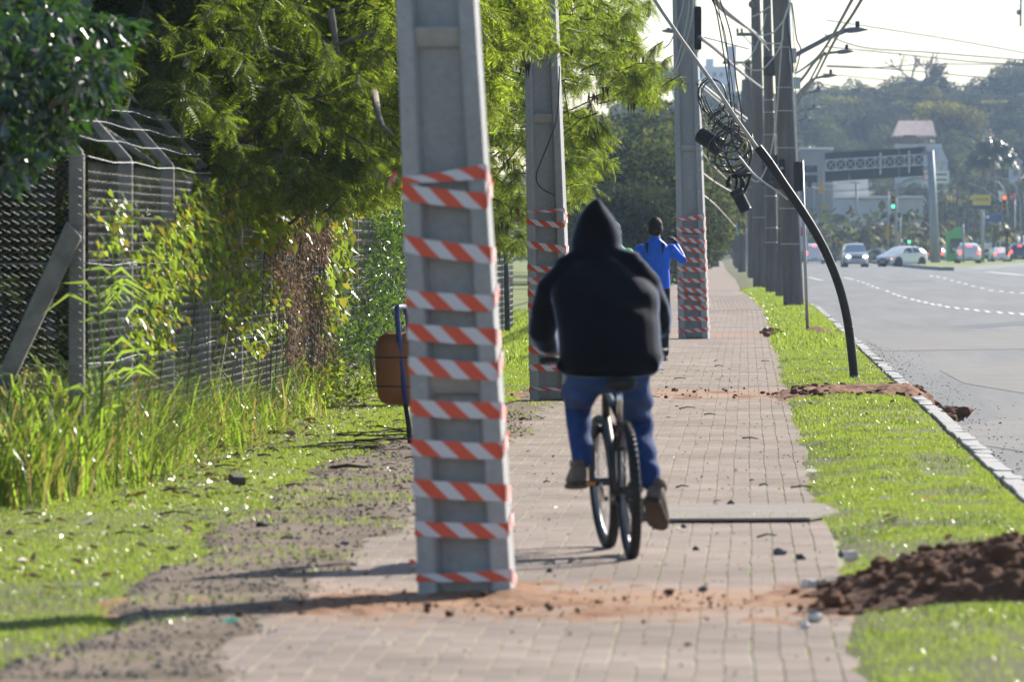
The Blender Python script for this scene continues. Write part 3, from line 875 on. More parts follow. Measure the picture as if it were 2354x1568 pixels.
HAIR = mat("brown_hair", (.014, .009, .006), .7, (.028, .019, .013), 40, stretch=(1, 1, .3), spec=.2)

cyc = T("person", "cyclist seen from behind in black hooded jacket and blue jeans, riding along the pavement", "person", (-.65, 29.6, 0))
X1 = Vector((1, 0, 0)); Y1 = Vector((0, 1, 0))
def ring_px(cx, cy, hw, hd, Y, q=1.0): return (at(cx, cy, Y), X1 * (hw * Y / F), Y1 * hd, q)
# body: one continuous figure inside the clothes
mb = MB()
mb.loft([ring_px(1396, 872, 62, .10, 29.55), ring_px(1398, 830, 84, .13, 29.57), ring_px(1394, 760, 76, .12, 29.62), ring_px(1388, 690, 80, .12, 29.7), ring_px(1382, 640, 84, .11, 29.77), ring_px(1376, 612, 50, .08, 29.82), ring_px(1372, 590, 27, .06, 29.86), ring_px(1371, 565, 26, .06, 29.9)], 16)
mb.ell(at(1371, 527, 29.93), (.077, .098, .118)); mb.ell(at(1371, 527, 30.035), (.016, .02, .028)); mb.ell(at(1371, 537, 29.98), (.06, .06, .07))
for sx in (-1, 1): mb.ell(at(1371, 527, 29.92) + X1 * sx * .078, (.01, .02, .032))
for sx, pts, wr, hd_ in ((-1, [(1296, 645, 29.77), (1262, 695, 29.83), (1248, 768, 29.96), (1268, 797, 30.11)], (1272, 803, 30.13), (1279, 809, 30.2)),
                         (1, [(1464, 650, 29.77), (1498, 695, 29.83), (1511, 745, 29.97), (1488, 768, 30.1)], (1484, 772, 30.12), (1480, 777, 30.2))):
    limb(mb, [(at(*p), r) for p, r in zip(pts, (.055, .05, .042, .03))])
    w_ = at(*wr); h_ = at(*hd_); limb(mb, [(at(*pts[-1]), .03), (w_, .027)])
    hand(mb, w_, (h_ - w_), -sx, (0.2 * -sx, .25, -1), 1.0)
LEG_L = [(1352, 880, 29.57), (1330, 915, 29.97), (1333, 985, 29.84), (1338, 1062, 29.72)]
LEG_R = [(1445, 880, 29.57), (1462, 965, 29.98), (1478, 1040, 29.86), (1497, 1112, 29.72)]
for pts in (LEG_L, LEG_R): limb(mb, [(at(*p), r) for p, r in zip(pts, (.055, .05, .042, .034))])
skin_mesh("body", mb, SKIN, cyc, .0065, 3)
# jacket with hood
mb = MB()
mb.loft([ring_px(1401, 866, 104, .18, 29.52), ring_px(1404, 848, 117, .205, 29.53), ring_px(1403, 815, 122, .215, 29.55), ring_px(1400, 770, 119, .21, 29.6), ring_px(1394, 720, 122, .205, 29.66),
         ring_px(1388, 672, 124, .195, 29.72), ring_px(1381, 635, 111, .17, 29.77), ring_px(1376, 606, 84, .14, 29.81), ring_px(1371, 585, 55, .11, 29.84), ring_px(1371, 565, 50, .10, 29.86)], 24)
mb.loft([ring_px(1370, 594, 60, .12, 29.83), ring_px(1370, 578, 60, .135, 29.86), ring_px(1371, 552, 59, .14, 29.89), ring_px(1372, 528, 54.5, .14, 29.91), ring_px(1371, 506, 45.5, .125, 29.9),
         ring_px(1369, 486, 33, .095, 29.88), ring_px(1369, 470, 20, .06, 29.86), ring_px(1371, 459, 9.5, .03, 29.84), ring_px(1372, 453, 3, .01, 29.83)], 20)
limb(mb, [(at(1306, 634, 29.76), .088), (at(1272, 668, 29.79), .088), (at(1257, 715, 29.85), .078), (at(1249, 762, 29.94), .072), (at(1258, 790, 30.02), .062), (at(1268, 799, 30.07), .05)])
limb(mb, [(at(1452, 628, 29.76), .09), (at(1482, 658, 29.79), .088), (at(1500, 702, 29.85), .08), (at(1512, 742, 29.93), .07), (at(1508, 757, 30.0), .058), (at(1494, 765, 30.08), .05)])
limb(mb, [(at(1340, 592, 29.82), .06), (at(1300, 622, 29.77), .075)]); limb(mb, [(at(1405, 590, 29.82), .06), (at(1448, 612, 29.78), .078)])
limb(mb, [(at(1500, 828, 29.5), .05), (at(1515, 818, 29.54), .035)])
limb(mb, [(at(1520, 752, 29.93), .045), (at(1532, 760, 29.95), .03)])
limb(mb, [(at(1290, 840, 29.5), .04), (at(1350, 852, 29.42), .04), (at(1440, 854, 29.42), .04), (at(1502, 838, 29.46), .05), (at(1508, 822, 29.5), .04)])
def fold(p, n):
    x, y, z = p[:, 0], p[:, 1], p[:, 2]
    k = 1 - .8 * sstep(1.42, 1.5, z)
    return k * (.004 * fbm(x + z * .5, z - x * .3, 7, 2, 3) + .006 * np.sin((z * 1.2 + x * .9) * 30 + 3 * fbm(x, z, 4, 2, 8)) * sstep(.45, .9, vn(x, z, 4, 21)) + .014 * fbm(x + 9, z * 1.6, 3.2, 2, 12))
skin_mesh("hooded_jacket", mb, JACKET, cyc, .011, 7, fold)
# jeans
mb = MB()
mb.loft([ring_px(1398, 838, 92, .15, 29.54), ring_px(1398, 865, 98, .165, 29.54), ring_px(1397, 890, 94, .15, 29.56), ring_px(1397, 903, 70, .1, 29.6)], 20)
limb(mb, [(at(1346, 880, 29.58), .095), (at(1330, 905, 29.8), .088), (at(1330, 922, 29.96), .074), (at(1330, 965, 29.88), .064), (at(1334, 1010, 29.8), .058), (at(1338, 1050, 29.735), .052), (at(1339, 1062, 29.72), .05)])
limb(mb, [(at(1448, 880, 29.58), .10), (at(1458, 925, 29.82), .092), (at(1465, 965, 29.97), .076), (at(1475, 1020, 29.88), .066), (at(1486, 1065, 29.79), .060), (at(1495, 1100, 29.74), .053), (at(1497, 1112, 29.72), .05)])
skin_mesh("jeans", mb, JEANS, cyc, .010, 4, lambda p, n: .007 * np.sin(p[:, 2] * 60 + p[:, 0] * 25 + 5 * fbm(p[:, 0], p[:, 2], 6, 2, 5)) * sstep(.3, .8, vn(p[:, 0], p[:, 2], 9, 4)))
# shoes: heel towards the camera
def shoe(heel, toe, up, hgt, parent):
    h = Vector(heel); t_ = Vector(toe); d = (t_ - h); L = d.length; d.normalize(); u = Vector(up); u = (u - d * u.dot(d)).normalized(); s_ = d.cross(u)
    mb = MB()
    for f, w, hh in ((.02, .036, hgt * .72), (.1, .042, hgt), (.3, .045, hgt * .98), (.45, .05, hgt * .72), (.7, .054, hgt * .5), (.9, .048, hgt * .4), (1.0, .028, hgt * .28)):
        c = h + d * L * f
        mb.m = 0
        if f == .02: rings = []
        rings.append((c + u * hh / 2, s_ * w, u * hh / 2, .75))
    mb.loft(rings, 14)
    sh = mb.build("shoe", SHOE, parent, sharp=50)
    mb = MB(); mb.loft([(h + d * L * f - u * .006, s_ * (w + .004), u * .014, .5) for f, w in ((.0, .034), (.15, .043), (.4, .046), (.7, .056), (.92, .047), (1.01, .026))], 12)
    mb.build("sole", SOLE, sh, sharp=50)
    limbm = MB(); limbm.loft([(h + d * L * .2 + u * hgt * .85, s_ * .042, d * .05), (h + d * L * .18 + u * hgt * 1.15, s_ * .045, d * .052)], 14)
    limbm.build("collar", SHOE, sh, smooth=True)
    return sh
shoe(at(1332, 1110, 29.66), at(1322, 1117, 29.94), (0, 0, 1), .095, cyc)
shoe(at(1499, 1146, 29.62), at(1516, 1211, 29.86), (.22, .3, 1), .10, cyc)

# ================================================================== BICYCLE (local: rear contact at origin, +Y forward, +Z up)
PAINTK = mat("black_frame_paint", (.012, .012, .014), .35, spec=.5)
CHROME = mat("bright_metal", (.65, .66, .68), .25, metal=1)
ALU = mat("rim_alloy", (.20, .21, .24), .42, metal=.9)
REFL = mat("orange_reflector", (.75, .22, .02), .3)
bike = T("bicycle", "black mountain bicycle ridden by the hooded cyclist, seen from behind and leaning left", "bicycle")
WR = .330
def wheel(yc, rot=None):
    c = Vector((0, yc, WR + .004)); mb = MB(); mb.ring(c, WR - .024, .026, 'X', 48, 10)
    for i in range(60):   # tread knobs
        t = 2 * PI * i / 60
        for dx in (-.015, 0, .015):
            tt = t + (.05 if dx == 0 else 0)
            mb.box(c + Vector((dx, math.cos(tt) * (WR + .001 - abs(dx) * .35), math.sin(tt) * (WR + .001 - abs(dx) * .35))), (.011, .016, .008), Matrix.Rotation(tt - PI / 2, 3, 'X'))
    w = MB().bar(c + Vector((-.05, 0, 0)), c + Vector((.05, 0, 0)), .02, 12)
    h = w.build("wheel_hub", PAINTK, bike, sharp=40); h.name = "wheel"
    mb.build("tyre", BLACKR, h, sharp=40)
    r = MB(); r.ring(c, WR - .052, .012, 'X', 48, 6); r.build("rim", ALU, h, smooth=True)
    sp = MB()
    for i in range(32):
        t = 2 * PI * i / 32; a = t + (.5 if i % 2 else -.5); s_ = .03 if (i // 2) % 2 else -.03
        sp.bar(c + Vector((s_, math.cos(a) * .02, math.sin(a) * .02)), c + Vector((0, math.cos(t) * (WR - .055), math.sin(t) * (WR - .055))), .0012, 4)
    sp.build("spokes", ALU, h)
    return h
wheel(0.0)
fw = wheel(1.05)
BB = Vector((0, .43, .275)); ST = Vector((0, .25, .70)); HT, HB = Vector((0, .81, .80)), Vector((0, .86, .66)); RA = Vector((0, 0, WR + .004)); FA = Vector((0, 1.05, WR + .004))
mb = MB()
mb.bar(BB, ST, .018, 10); mb.bar(ST + Vector((0, .005, -.03)), HT, .018, 10); mb.bar(BB, HB, .021, 10); mb.bar(HT, HB, .021, 10); mb.bar(BB + Vector((-.04, 0, 0)), BB + Vector((.04, 0, 0)), .024, 12)
for s_ in (-1, 1):
    mb.tube([ST + Vector((s_ * .015, 0, -.06)), Vector((s_ * .042, .16, .56)), Vector((s_ * .055, .06, .40)), RA + Vector((s_ * .062, 0, 0))], .0095, 8)
    mb.tube([BB + Vector((s_ * .03, -.02, 0)), Vector((s_ * .05, .22, .29)), RA + Vector((s_ * .062, 0, 0))], .0105, 8)
mb.bar(Vector((-.05, .135, .53)), Vector((.05, .135, .53)), .009, 8)
fr = mb.build("frame", PAINTK, bike, smooth=True)
mb = MB(); mb.bar(ST + Vector((0, .01, -.04)), ST + Vector((0, -.052, .12)), .0155, 12); mb.build("seat_post", CHROME, bike, smooth=True)
mb = MB()
mb.loft([(Vector((0, .075, .842)), X1 * .055, Vector((0, .0, .03)), .9), (Vector((0, .10, .846)), X1 * .078, Vector((0, 0, .034)), .9), (Vector((0, .17, .842)), X1 * .07, Vector((0, 0, .03)), .9), (Vector((0, .25, .840)), X1 * .035, Vector((0, 0, .024)), .9), (Vector((0, .35, .838)), X1 * .02, Vector((0, 0, .02)), .9)], 16)
mb.build("saddle", BLACKR, bike, smooth=True)
mb = MB(); mb.box((0, .175, .60), (.05, .012, .075)); mb.build("rear_reflector", mat("red_reflector", (.25, .01, .01), .25), bike, bevel=.006)
mb = MB()
for s_ in (-1, 1):
    mb.tube([Vector((s_ * .03, .88, .62)), Vector((s_ * .062, .92, .56)), FA + Vector((s_ * .062, 0, 0))], [.017, .017, .013], 8)
mb.bar((-.065, .9, .60), (.065, .9, .60), .02, 8)
mb.build("fork", PAINTK, bike, smooth=True)
mb = MB(); mb.tube([(-.31, .79, .965), (-.16, .81, .965), (-.04, .85, .945), (.04, .85, .945), (.16, .81, .965), (.31, .79, .965)], .0125, 8); mb.bar(HT, (0, .845, .94), .014, 8)
hb = mb.build("handlebar", PAINTK, bike, smooth=True)
for s_ in (-1, 1):
    mb = MB(); mb.bar((s_ * .20, .802, .966), (s_ * .32, .788, .966), .017, 10); mb.build("grip", BLACKR, hb, smooth=True)
    mb = MB(); mb.tube([(s_ * .18, .81, .955), (s_ * .22, .86, .935), (s_ * .29, .865, .925)], .006, 6); mb.build("brake_lever", CHROME, hb, smooth=True)
PDL = Vector((-.155, .43 - .138, .275 + .088)); PDR = Vector((.165, .43 + .138, .275 - .10))
mb = MB()
mb.tube([BB + Vector((-.06, 0, 0)), BB + Vector((-.085, -.01, .005)), PDL + Vector((.05, .0, 0))], [.014, .016, .011], 8); mb.build("crank_arm", CHROME, bike, smooth=True); mb = MB()
mb.tube([BB + Vector((.06, 0, 0)), BB + Vector((.09, .01, -.005)), PDR + Vector((-.05, 0, 0))], [.014, .016, .011], 8)
ck = mb.build("crank_arm", CHROME, bike, smooth=True)
mb = MB(); mb.ring(BB + Vector((.055, 0, 0)), .075, .006, 'X', 40, 6)
for i in range(40):
    t = 2 * PI * i / 40; mb.box(BB + Vector((.055, math.cos(t) * .084, math.sin(t) * .084)), (.004, .006, .008), Matrix.Rotation(t - PI / 2, 3, 'X'))
for i in range(5):
    t = 2 * PI * i / 5; mb.bar(BB + Vector((.055, 0, 0)), BB + Vector((.055, math.cos(t) * .075, math.sin(t) * .075)), .008, 6)
mb.build("chainring", PAINTK, ck)
mb = MB()
for dz0, dz1 in ((.08, .05), (-.08, -.05)):
    a, b = BB + Vector((.055, 0, dz0)), RA + Vector((.045, 0, dz1))
    for i in range(26): mb.box(a.lerp(b, (i + .5) / 26), (.007, .014, .009))
mb.build("chain", mat("oily_chain", (.06, .055, .05), .4, metal=.7), bike)
mb = MB()
for i, r in enumerate((.055, .05, .044, .038, .032)): mb.ring(RA + Vector((.03 + i * .005, 0, 0)), r, .004, 'X', 24, 4)
mb.box(RA + Vector((.06, .0, -.09)), (.02, .03, .10)); mb.ring(RA + Vector((.055, .02, -.14)), .022, .006, 'X', 16, 5)
mb.build("rear_derailleur", mat("dark_gear", (.08, .08, .08), .4, metal=.8), bike)
for P_, tilt in ((PDL, .0), (PDR, -.5)):
    mb = MB(); R = Matrix.Rotation(tilt, 3, 'X'); mb.box(P_, (.09, .085, .022), R); pd = mb.build("pedal", BLACKR, bike, bevel=.005)
    for q in (-.045, .045):
        mb = MB(); mb.box(P_ + R @ Vector((0, q, 0)), (.045, .004, .013), R); mb.build("pedal_reflector", REFL, pd)
rb = G(1452, 1287)
bike.location = (rb.x, rb.y, 0.0)
bike.rotation_euler = (0, -.045, math.radians(7.6))
# turn the front wheel, fork and bar a little to the left about the steering axis
AX = (HT - HB).normalized()
for o in [c for c in bike.children if c.name.split('.')[0] in ("fork", "handlebar")] + [fw]:
    Rm = Matrix.Translation(HB) @ Matrix.Rotation(math.radians(3.5), 4, AX) @ Matrix.Translation(-HB)
    o.matrix_local = Rm

# ------------------------------------------------------------------ standing people farther on
BLUEJ = mat("royal_blue_track_jacket", (.003, .12, .78), .6, (.005, .15, .88), 4, bump=.002, bscale=60)
NAVY = mat("navy_cloth", (.008, .010, .022), .85)
WHITES = mat("white_stripe_cloth", (.6, .6, .68), .8)
GLOVE = mat("dark_glove", (.02, .025, .03), .7)
HIVIS = mat("green_shirt", (.05, .45, .10), .7, (.07, .55, .14), 4)
def local_person(px, py, Hh, label, top_m, low_m, arm_pose, yaw=0):
    b = G(px, py); t = T("person", label, "person", (b.x, b.y, 0))
    k = Hh / 1.78
    Q = lambda x, y, z: Vector((b.x, b.y, 0)) + Matrix.Rotation(yaw, 3, 'Z') @ (Vector((x, y, z)) * k)
    def R_(x, y, z, rx, ry): return (Q(x, y, z), Matrix.Rotation(yaw, 3, 'Z') @ (X1 * rx * k), Matrix.Rotation(yaw, 3, 'Z') @ (Y1 * ry * k), .9)
    mb = MB()
    mb.loft([R_(0, 0, .86, .13, .1), R_(0, 0, .95, .145, .1), R_(0, .01, 1.1, .13, .095), R_(0, .01, 1.3, .15, .1), R_(0, 0, 1.42, .15, .085), R_(0, 0, 1.47, .07, .06), R_(0, .0, 1.53, .064, .062), R_(0, .01, 1.6, .064, .066)], 14)
    mb.ell(Q(0, .02, 1.665), (.088 * k, .098 * k, .118 * k)); mb.ell(Q(0, .115, 1.65), (.014 * k, .018 * k, .024 * k)); mb.ell(Q(0, .06, 1.6), (.055 * k, .05 * k, .045 * k))
    for sx in (-1, 1): mb.ell(Q(sx * .09, .01, 1.65), (.011 * k, .02 * k, .032 * k))
    legs = (((-.09, 0, .9), (-.1, .06, .48), (-.105, -.02, .06)), ((.09, 0, .9), (.1, .09, .49), (.10, .14, .06)))
    for l in legs: limb(mb, [(Q(*p), r * k) for p, r in zip(l, (.08, .06, .04))])
    for sx, a in zip((-1, 1), arm_pose):
        limb(mb, [(Q(*p), r * k) for p, r in zip(a[:3], (.05, .042, .028))])
        d = Q(*a[3]) - Q(*a[2]); hand(mb, Q(*a[2]), d, -sx, Q(*a[4]) - Q(0, 0, 0), .45)
    skin_mesh("body", mb, SKIN, t, .009, 3)
    mb = MB()   # top
    mb.loft([R_(0, 0, .90, .182, .13), R_(0, 0, .98, .186, .135), R_(0, .01, 1.1, .185, .13), R_(0, .01, 1.28, .195, .135), R_(0, 0, 1.40, .198, .118), R_(0, 0, 1.47, .13, .09), R_(0, 0, 1.52, .075, .072), R_(0, 0, 1.555, .07, .07)], 18)
    for a in arm_pose: limb(mb, [(Q(*a[0]), .075 * k), (Q(*a[0]).lerp(Q(*a[1]), .5), .066 * k), (Q(*a[1]), .06 * k), (Q(*a[1]).lerp(Q(*a[2]), .6), .052 * k), (Q(*a[1]).lerp(Q(*a[2]), .93), .042 * k)])
    j = skin_mesh("jacket", mb, top_m, t, .011, 4, lambda p, n: .006 * np.sin(p[:, 2] * 50 + p[:, 0] * 40 + 6 * fbm(p[:, 0], p[:, 2], 6, 2, 5)) * sstep(.35, .8, vn(p[:, 0], p[:, 2], 9, 4)) + .008 * fbm(p[:, 0], p[:, 2], 6, 3, 7))
    mb = MB()
    mb.loft([R_(0, 0, .80, .16, .12), R_(0, 0, .9, .165, .12), R_(0, 0, .96, .15, .11)], 16)
    for l in legs: limb(mb, [(Q(*p), r * k) for p, r in zip((l[0], Vector(l[0]).lerp(Vector(l[1]), .5), l[1], Vector(l[1]).lerp(Vector(l[2]), .95)), (.10, .088, .075, .06))])
    tr_ = skin_mesh("trousers", mb, low_m, t, .012, 4)
    for l in legs:
        shoe(Q(l[2][0], l[2][1] - .07, .015), Q(l[2][0] * 1.1, l[2][1] + .2, .012), (0, 0, 1), .085 * k, t)
    mb = MB()   # hair with uneven tufts
    mb.ell(Q(0, .008, 1.69), (.096 * k, .106 * k, .10 * k)); mb.ell(Q(0, -.034, 1.645), (.09 * k, .07 * k, .095 * k))
    rg = random.Random(4)
    for i in range(70):
        a, e = rg.uniform(0, 2 * PI), rg.uniform(.1, 1.4)
        c = Vector((math.cos(a) * math.cos(e) * .08, math.sin(a) * math.cos(e) * .09 + .008, 1.69 + math.sin(e) * .095)); mb.ell(Q(*c), .016 * k, nu=6, nv=4)
    skin_mesh("hair", mb, HAIR, t, .009, 2)
    return t, j, tr_, Q, k
bm_, bj, btr, BQ, bk = local_person(1506, 831, 1.85, "man in blue track jacket and dark trousers raising his right hand by the pole", BLUEJ, NAVY,
    [((-.185, 0, 1.40), (-.27, .06, 1.16), (-.20, .26, 1.02), (-.18, .32, 1.0), (0.3, .3, -.3)), ((.185, 0, 1.40), (.335, .06, 1.26), (.25, .25, 1.45), (.215, .27, 1.53), (-.6, .5, 0))])
for sx in (-1, 1):   # dark shoulder flashes of the jacket
    mb = MB(); mb.prism([BQ(sx * .085, -.078, 1.485), BQ(sx * .125, -.085, 1.455), BQ(sx * .095, -.122, 1.33), BQ(sx * .088, -.118, 1.36)], (0, -.012, 0)); mb.build("shoulder_flash", NAVY, bj)
mb = MB(); mb.tube([BQ(.178, -.0, .86), BQ(.185, .04, .6), BQ(.172, .06, .45), BQ(.163, .12, .12)], .009, 6); mb.build("side_stripe", WHITES, btr)
mb = MB(); w_ = BQ(.25, .25, 1.45); hand(mb, w_, BQ(.215, .27, 1.53) - w_, -1, Vector((-.6, .5, 0)), .45)
for i in range(len(mb.v)): mb.v[i] = tuple(w_ + (Vector(mb.v[i]) - w_) * 1.12)
limb(mb, [(w_ - Vector((0, 0, .03)), .045), (w_ + Vector((0, 0, .03)), .04)])
skin_mesh("glove", mb, GLOVE, bm_, .008, 3)
gp, gj, gt_, GQ, gk = local_person(1411, 826, 1.80, "person in bright green shirt mostly hidden behind the cyclist's hood", HIVIS, NAVY,
    [((-.185, 0, 1.40), (-.25, .06, 1.14), (-.18, .26, 1.1), (-.12, .3, 1.1), (0.3, .3, -.3)), ((.185, 0, 1.40), (.23, .05, 1.15), (.18, .25, 1.05), (.14, .3, 1.05), (-.6, .5, 0))])
mb = MB(); mb.tube([GQ(.10, -.115, 1.47), GQ(.14, -.135, 1.35), GQ(.16, -.14, 1.1), GQ(.16, -.14, .95)], .014, 6); mb.build("reflective_band", WHITES, gj)
# ================================================================== FENCE
FX = -4.12
fence = T("chain_link_fence", "chain-link fence on angled concrete posts, overgrown, running along the left lawn", "fence", (FX, 37.4, 0))
def fpost(x, y, arm=(-.34, .42), lbl=None, strut=False):
    mb = MB(); w = .046
    mb.hexa([(x - w, y - w, -.3), (x + w, y - w, -.3), (x + w, y + w, -.3), (x - w, y + w, -.3)], [(x - w, y - w, 2.08), (x + w, y - w, 2.08), (x + w, y + w, 2.08), (x - w, y + w, 2.08)])
    a, h = arm
    mb.hexa([(x - w, y - w, 2.081), (x + w, y - w, 2.081), (x + w, y + w, 2.081), (x - w, y + w, 2.081)], [(x + a - w, y - w, 2.08 + h), (x + a + w * .3, y - w, 2.08 + h), (x + a + w * .3, y + w, 2.08 + h), (x + a - w, y + w, 2.08 + h)])
    if strut:
        mb.hexa([(x - .86, y - .02, -.1), (x - .76, y - .02, -.1), (x - .76, y + .1, -.1), (x - .86, y + .1, -.1)], [(x - .05, y - .13, 1.66), (x + .04, y - .13, 1.56), (x + .04, y - .05, 1.56), (x - .05, y - .05, 1.66)])
    return mb.build("fence_post", FENCEC, fence, bevel=.01)
ys = [37.4 + 2.95 * i for i in range(24)]
for i, y in enumerate(ys): fpost(FX, y, strut=(i == 0))
fpost(FX - 2.6, 37.4); fpost(FX - 5.2, 37.4)
for zh, r, off in ((2.06, .0028, 0), (1.40, .0022, 0), (.78, .0022, 0), (.12, .002, 0), (2.2, .0019, -.1), (2.33, .0019, -.2), (2.46, .0019, -.31)):
    mb = MB()
    pts = [(FX + .07 + off, y, zh - (.02 if k % 2 else 0)) for k, y in enumerate(np.arange(37.4, ys[-1] + .1, 2.95 / 2))]
    mb.tube(pts, r, 5)
    mb.tube([(FX - 5.4, 37.33, zh), (FX - 2.6, 37.33, zh), (FX - 1.3, 37.33, zh - .015), (FX + .07 + off, 37.33, zh)], r * 1.3, 5)
    if zh > 2.1:
        for y in np.arange(37.5, 60, .16): mb.bar((FX + .055 + off, y, zh - .03), (FX + .085 + off, y + .02, zh + .03), .0016, 3)
        for x in np.arange(FX - 2.5, FX, .16): mb.bar((x, 37.33, zh - .03), (x + .02, 37.34, zh + .03), .0016, 3)
    mb.build("fence_wire", WIRE, fence)
def chain(p0, p1, z0, z1, pitch, r):
    """chain link: zigzag wires woven side by side"""
    L = (Vector(p1) - Vector(p0)).length; d = (Vector(p1) - Vector(p0)).normalized(); nn = Vector((d.y, -d.x, 0))
    n = int(L / pitch); k = int((z1 - z0) / pitch * 2)
    i = np.arange(n)[:, None]; j = np.arange(k + 1)[None, :]
    s = (i + .5 + .5 * ((j % 2) * 2 - 1) * 1.04) * pitch; z = z0 + j * pitch / 2 + 0 * s
    belly = .03 * fbm(s, z, .5, 3, 77)
    o = np.where(j % 2 == 0, 1, -1) * r * .8 + belly
    C = np.stack([p0[0] + d.x * s + nn.x * o, p0[1] + d.y * s + nn.y * o, z], -1)   # n,k+1,3
    A = np.array([d.x, d.y, 0]) * r; B = np.array([0, 0, r * .7]); Cn = np.array([nn.x, nn.y, 0]) * r
    R = np.stack([C + A + B * .5 - Cn * .5, C - A + B * .5 - Cn * .5, C - B + Cn], 2)   # n,k+1,3,3
    V = R.reshape(-1, 3)
    idx = (np.arange(n)[:, None] * (k + 1) + np.arange(k)[None, :]) * 3
    q = []
    for a in range(3):
        b = (a + 1) % 3
        q.append(np.stack([idx + a, idx + b, idx + 3 + b, idx + 3 + a], -1).reshape(-1, 4))
    return V, np.concatenate(q)
V1, F1 = chain((FX + .07, 37.4, 0), (FX + .07, 62, 0), .02, 2.05, .055, .0013)
V2, F2 = chain((FX - 5.3, 37.33, 0), (FX + .06, 37.33, 0), .02, 2.05, .055, .0013)
V3, F3 = chain((FX + .07, 62, 0), (FX + .07, 106, 0), .02, 2.05, .10, .0021)
V = np.concatenate([V1, V2, V3]); Fq = np.concatenate([F1, F2 + len(V1), F3 + len(V1) + len(V2)])
stuff(mesh_np("chain_link_mesh", V, Fq, WIRE, fence, smooth=True))

# slim steel post beyond the middle pole
b = G(1167, 770); t = T("steel_post", "slim dark steel post standing on the lawn left of the middle concrete pole", "post", (b.x, b.y, 0))
MB().tube([(b.x, b.y, -.2), (b.x - .03, b.y, 1.7)], .045, 10).build("post_tube", mat("dark_steel", (.07, .08, .085), .6), t, smooth=True)
MB().ell((b.x - .03, b.y, 1.7), (.05, .05, .02)).build("post_cap", SIGNB, t, smooth=True)

# ================================================================== LITTER BIN
b = G(946, 1022); bY = b.y
bin_ = T("litter_bin", "orange-brown plastic litter bin hung in a blue tube hoop beside the nearest pole", "litter bin", (b.x, b.y, 0))
BLUEP = mat("blue_tube_paint", (.012, .03, .17), .35, (.02, .045, .22), 8, spec=.5)
RUST = mat("dark_tube", (.02, .018, .02), .6)
BINM = mat("orange_bin_plastic", (.30, .115, .032), .55, (.235, .088, .027), 3, fine=(20, .12), bump=.002, bscale=30)
mb = MB(); P_ = [at(946, 1022, bY), at(940, 980, bY), at(933, 930, bY)]; P_[0].z = -.1; mb.tube(P_, .021, 10); mb.build("hoop_foot", RUST, bin_, smooth=True)
tp = [at(933, 930, bY), at(926, 860, bY), at(918, 780, bY), at(913, 725, bY), at(913, 708, bY)]
t2 = [tp[-1] + Vector((.012, .06, .008)), tp[-1] + Vector((.04, .24, .004)), tp[-1] + Vector((.05, .30, -.04)), tp[3] + Vector((.06, .33, 0)), tp[2] + Vector((.06, .33, 0)), tp[0] + Vector((.06, .34, 0)), Vector((b.x + .05, b.y + .34, -.1))]
MB().tube(tp + t2, .021, 10).build("blue_hoop", BLUEP, bin_, smooth=True)
bc = at(918, 850, bY); bc = Vector((bc.x - .005, bY + .17, 0))
mb = MB(); zt, zb = 1.52 + (560 - 768) / (F / bY), 1.52 + (560 - 932) / (F / bY)
prof = [(.0, .10), (.02, .145), (.07, .168), (.15, .178), (.38, .192), (.46, .185), (.52, .15), (.545, .10)]
mb.loft([(Vector((bc.x, bc.y, zb + h)), X1 * r, Y1 * r, .85) for h, r in prof], 24)
mb.build("bin_body", BINM, bin_, smooth=True)
for h in (.14, .36):
    mb = MB(); mb.loft([(Vector((bc.x, bc.y, zb + h + q)), X1 * (.181 + .016 * (h > .2)), Y1 * (.181 + .016 * (h > .2)), .85) for q in (-.005, .005)], 24, cap=False); mb.build("bin_band", RUST, bin_, smooth=True)
mb = MB(); mb.tube([(bc.x + .05, bc.y - .10, zb + .545), (bc.x + .12, bc.y - .06, zb + .50), (bc.x + .15, bc.y - .03, zb + .43), (bc.x + .17, bc.y, zb + .40)], .014, 8); mb.build("bin_lip", mat("faded_plastic", (.45, .22, .16), .6), bin_, smooth=True)

# ================================================================== DUG SOIL
def soil_field(name, x0, x1, nx, y0, y1, ny, hf, m, label, cat="soil"):
    X, Y, Q = grid_np(x0, x1, nx, y0, y1, ny)
    Z = hf(X, Y)
    k = (Z[Q] > -.02).any(1)
    return stuff(mesh_np(name, np.stack([X, Y, Z], 1), Q[k], m, smooth=True), label, cat)
def clods(name, pts, m, parent=None, single=False, seed=1):
    rg = random.Random(seed); mb = MB()
    for (x, y, z, r) in pts:
        b0 = len(mb.v); mb.ell((x, y, z), (r, r * rg.uniform(.7, 1.1), r * rg.uniform(.55, .9)), nu=7, nv=5)
        for i in range(b0, len(mb.v)):
            v = Vector(mb.v[i]); d = v - Vector((x, y, z)); mb.v[i] = tuple(Vector((x, y, z)) + d * rg.uniform(.72, 1.25))
    return mb.build(name, m, parent, sharp=40)
def pile_h(x, y):
    yc = 25.75 - .12 * (x - .3); u = (y - yc) / np.where(y > yc, 1.3, .85)
    prof = np.interp(x, [.18, .3, .5, .75, 1.0, 1.3, 1.6, 2.0], [-.02, .02, .09, .16, .215, .275, .29, .26])
    h = 1.12 * prof * np.clip(1 - u * u, 0, 1) ** .8
    lump = .05 * fbm(x, y, 4.5, 4, 61) + .045 * np.abs(fbm(x, y, 9, 3, 62)) + .02 * fbm(x, y, 26, 2, 63)
    return h + lump * sstep(.02, .14, h) + .02 * fbm(x, y, 12, 3, 65) * (h > 0) - .03 * (h <= .002) 
dp = soil_field("soil_heap", .15, 2.1, 280, 24.7, 27.2, 260, pile_h, SOILD, "dark brown heap of dug soil on the verge, nearest to the camera", "soil heap")
rg = np.random.default_rng(9); pts = []
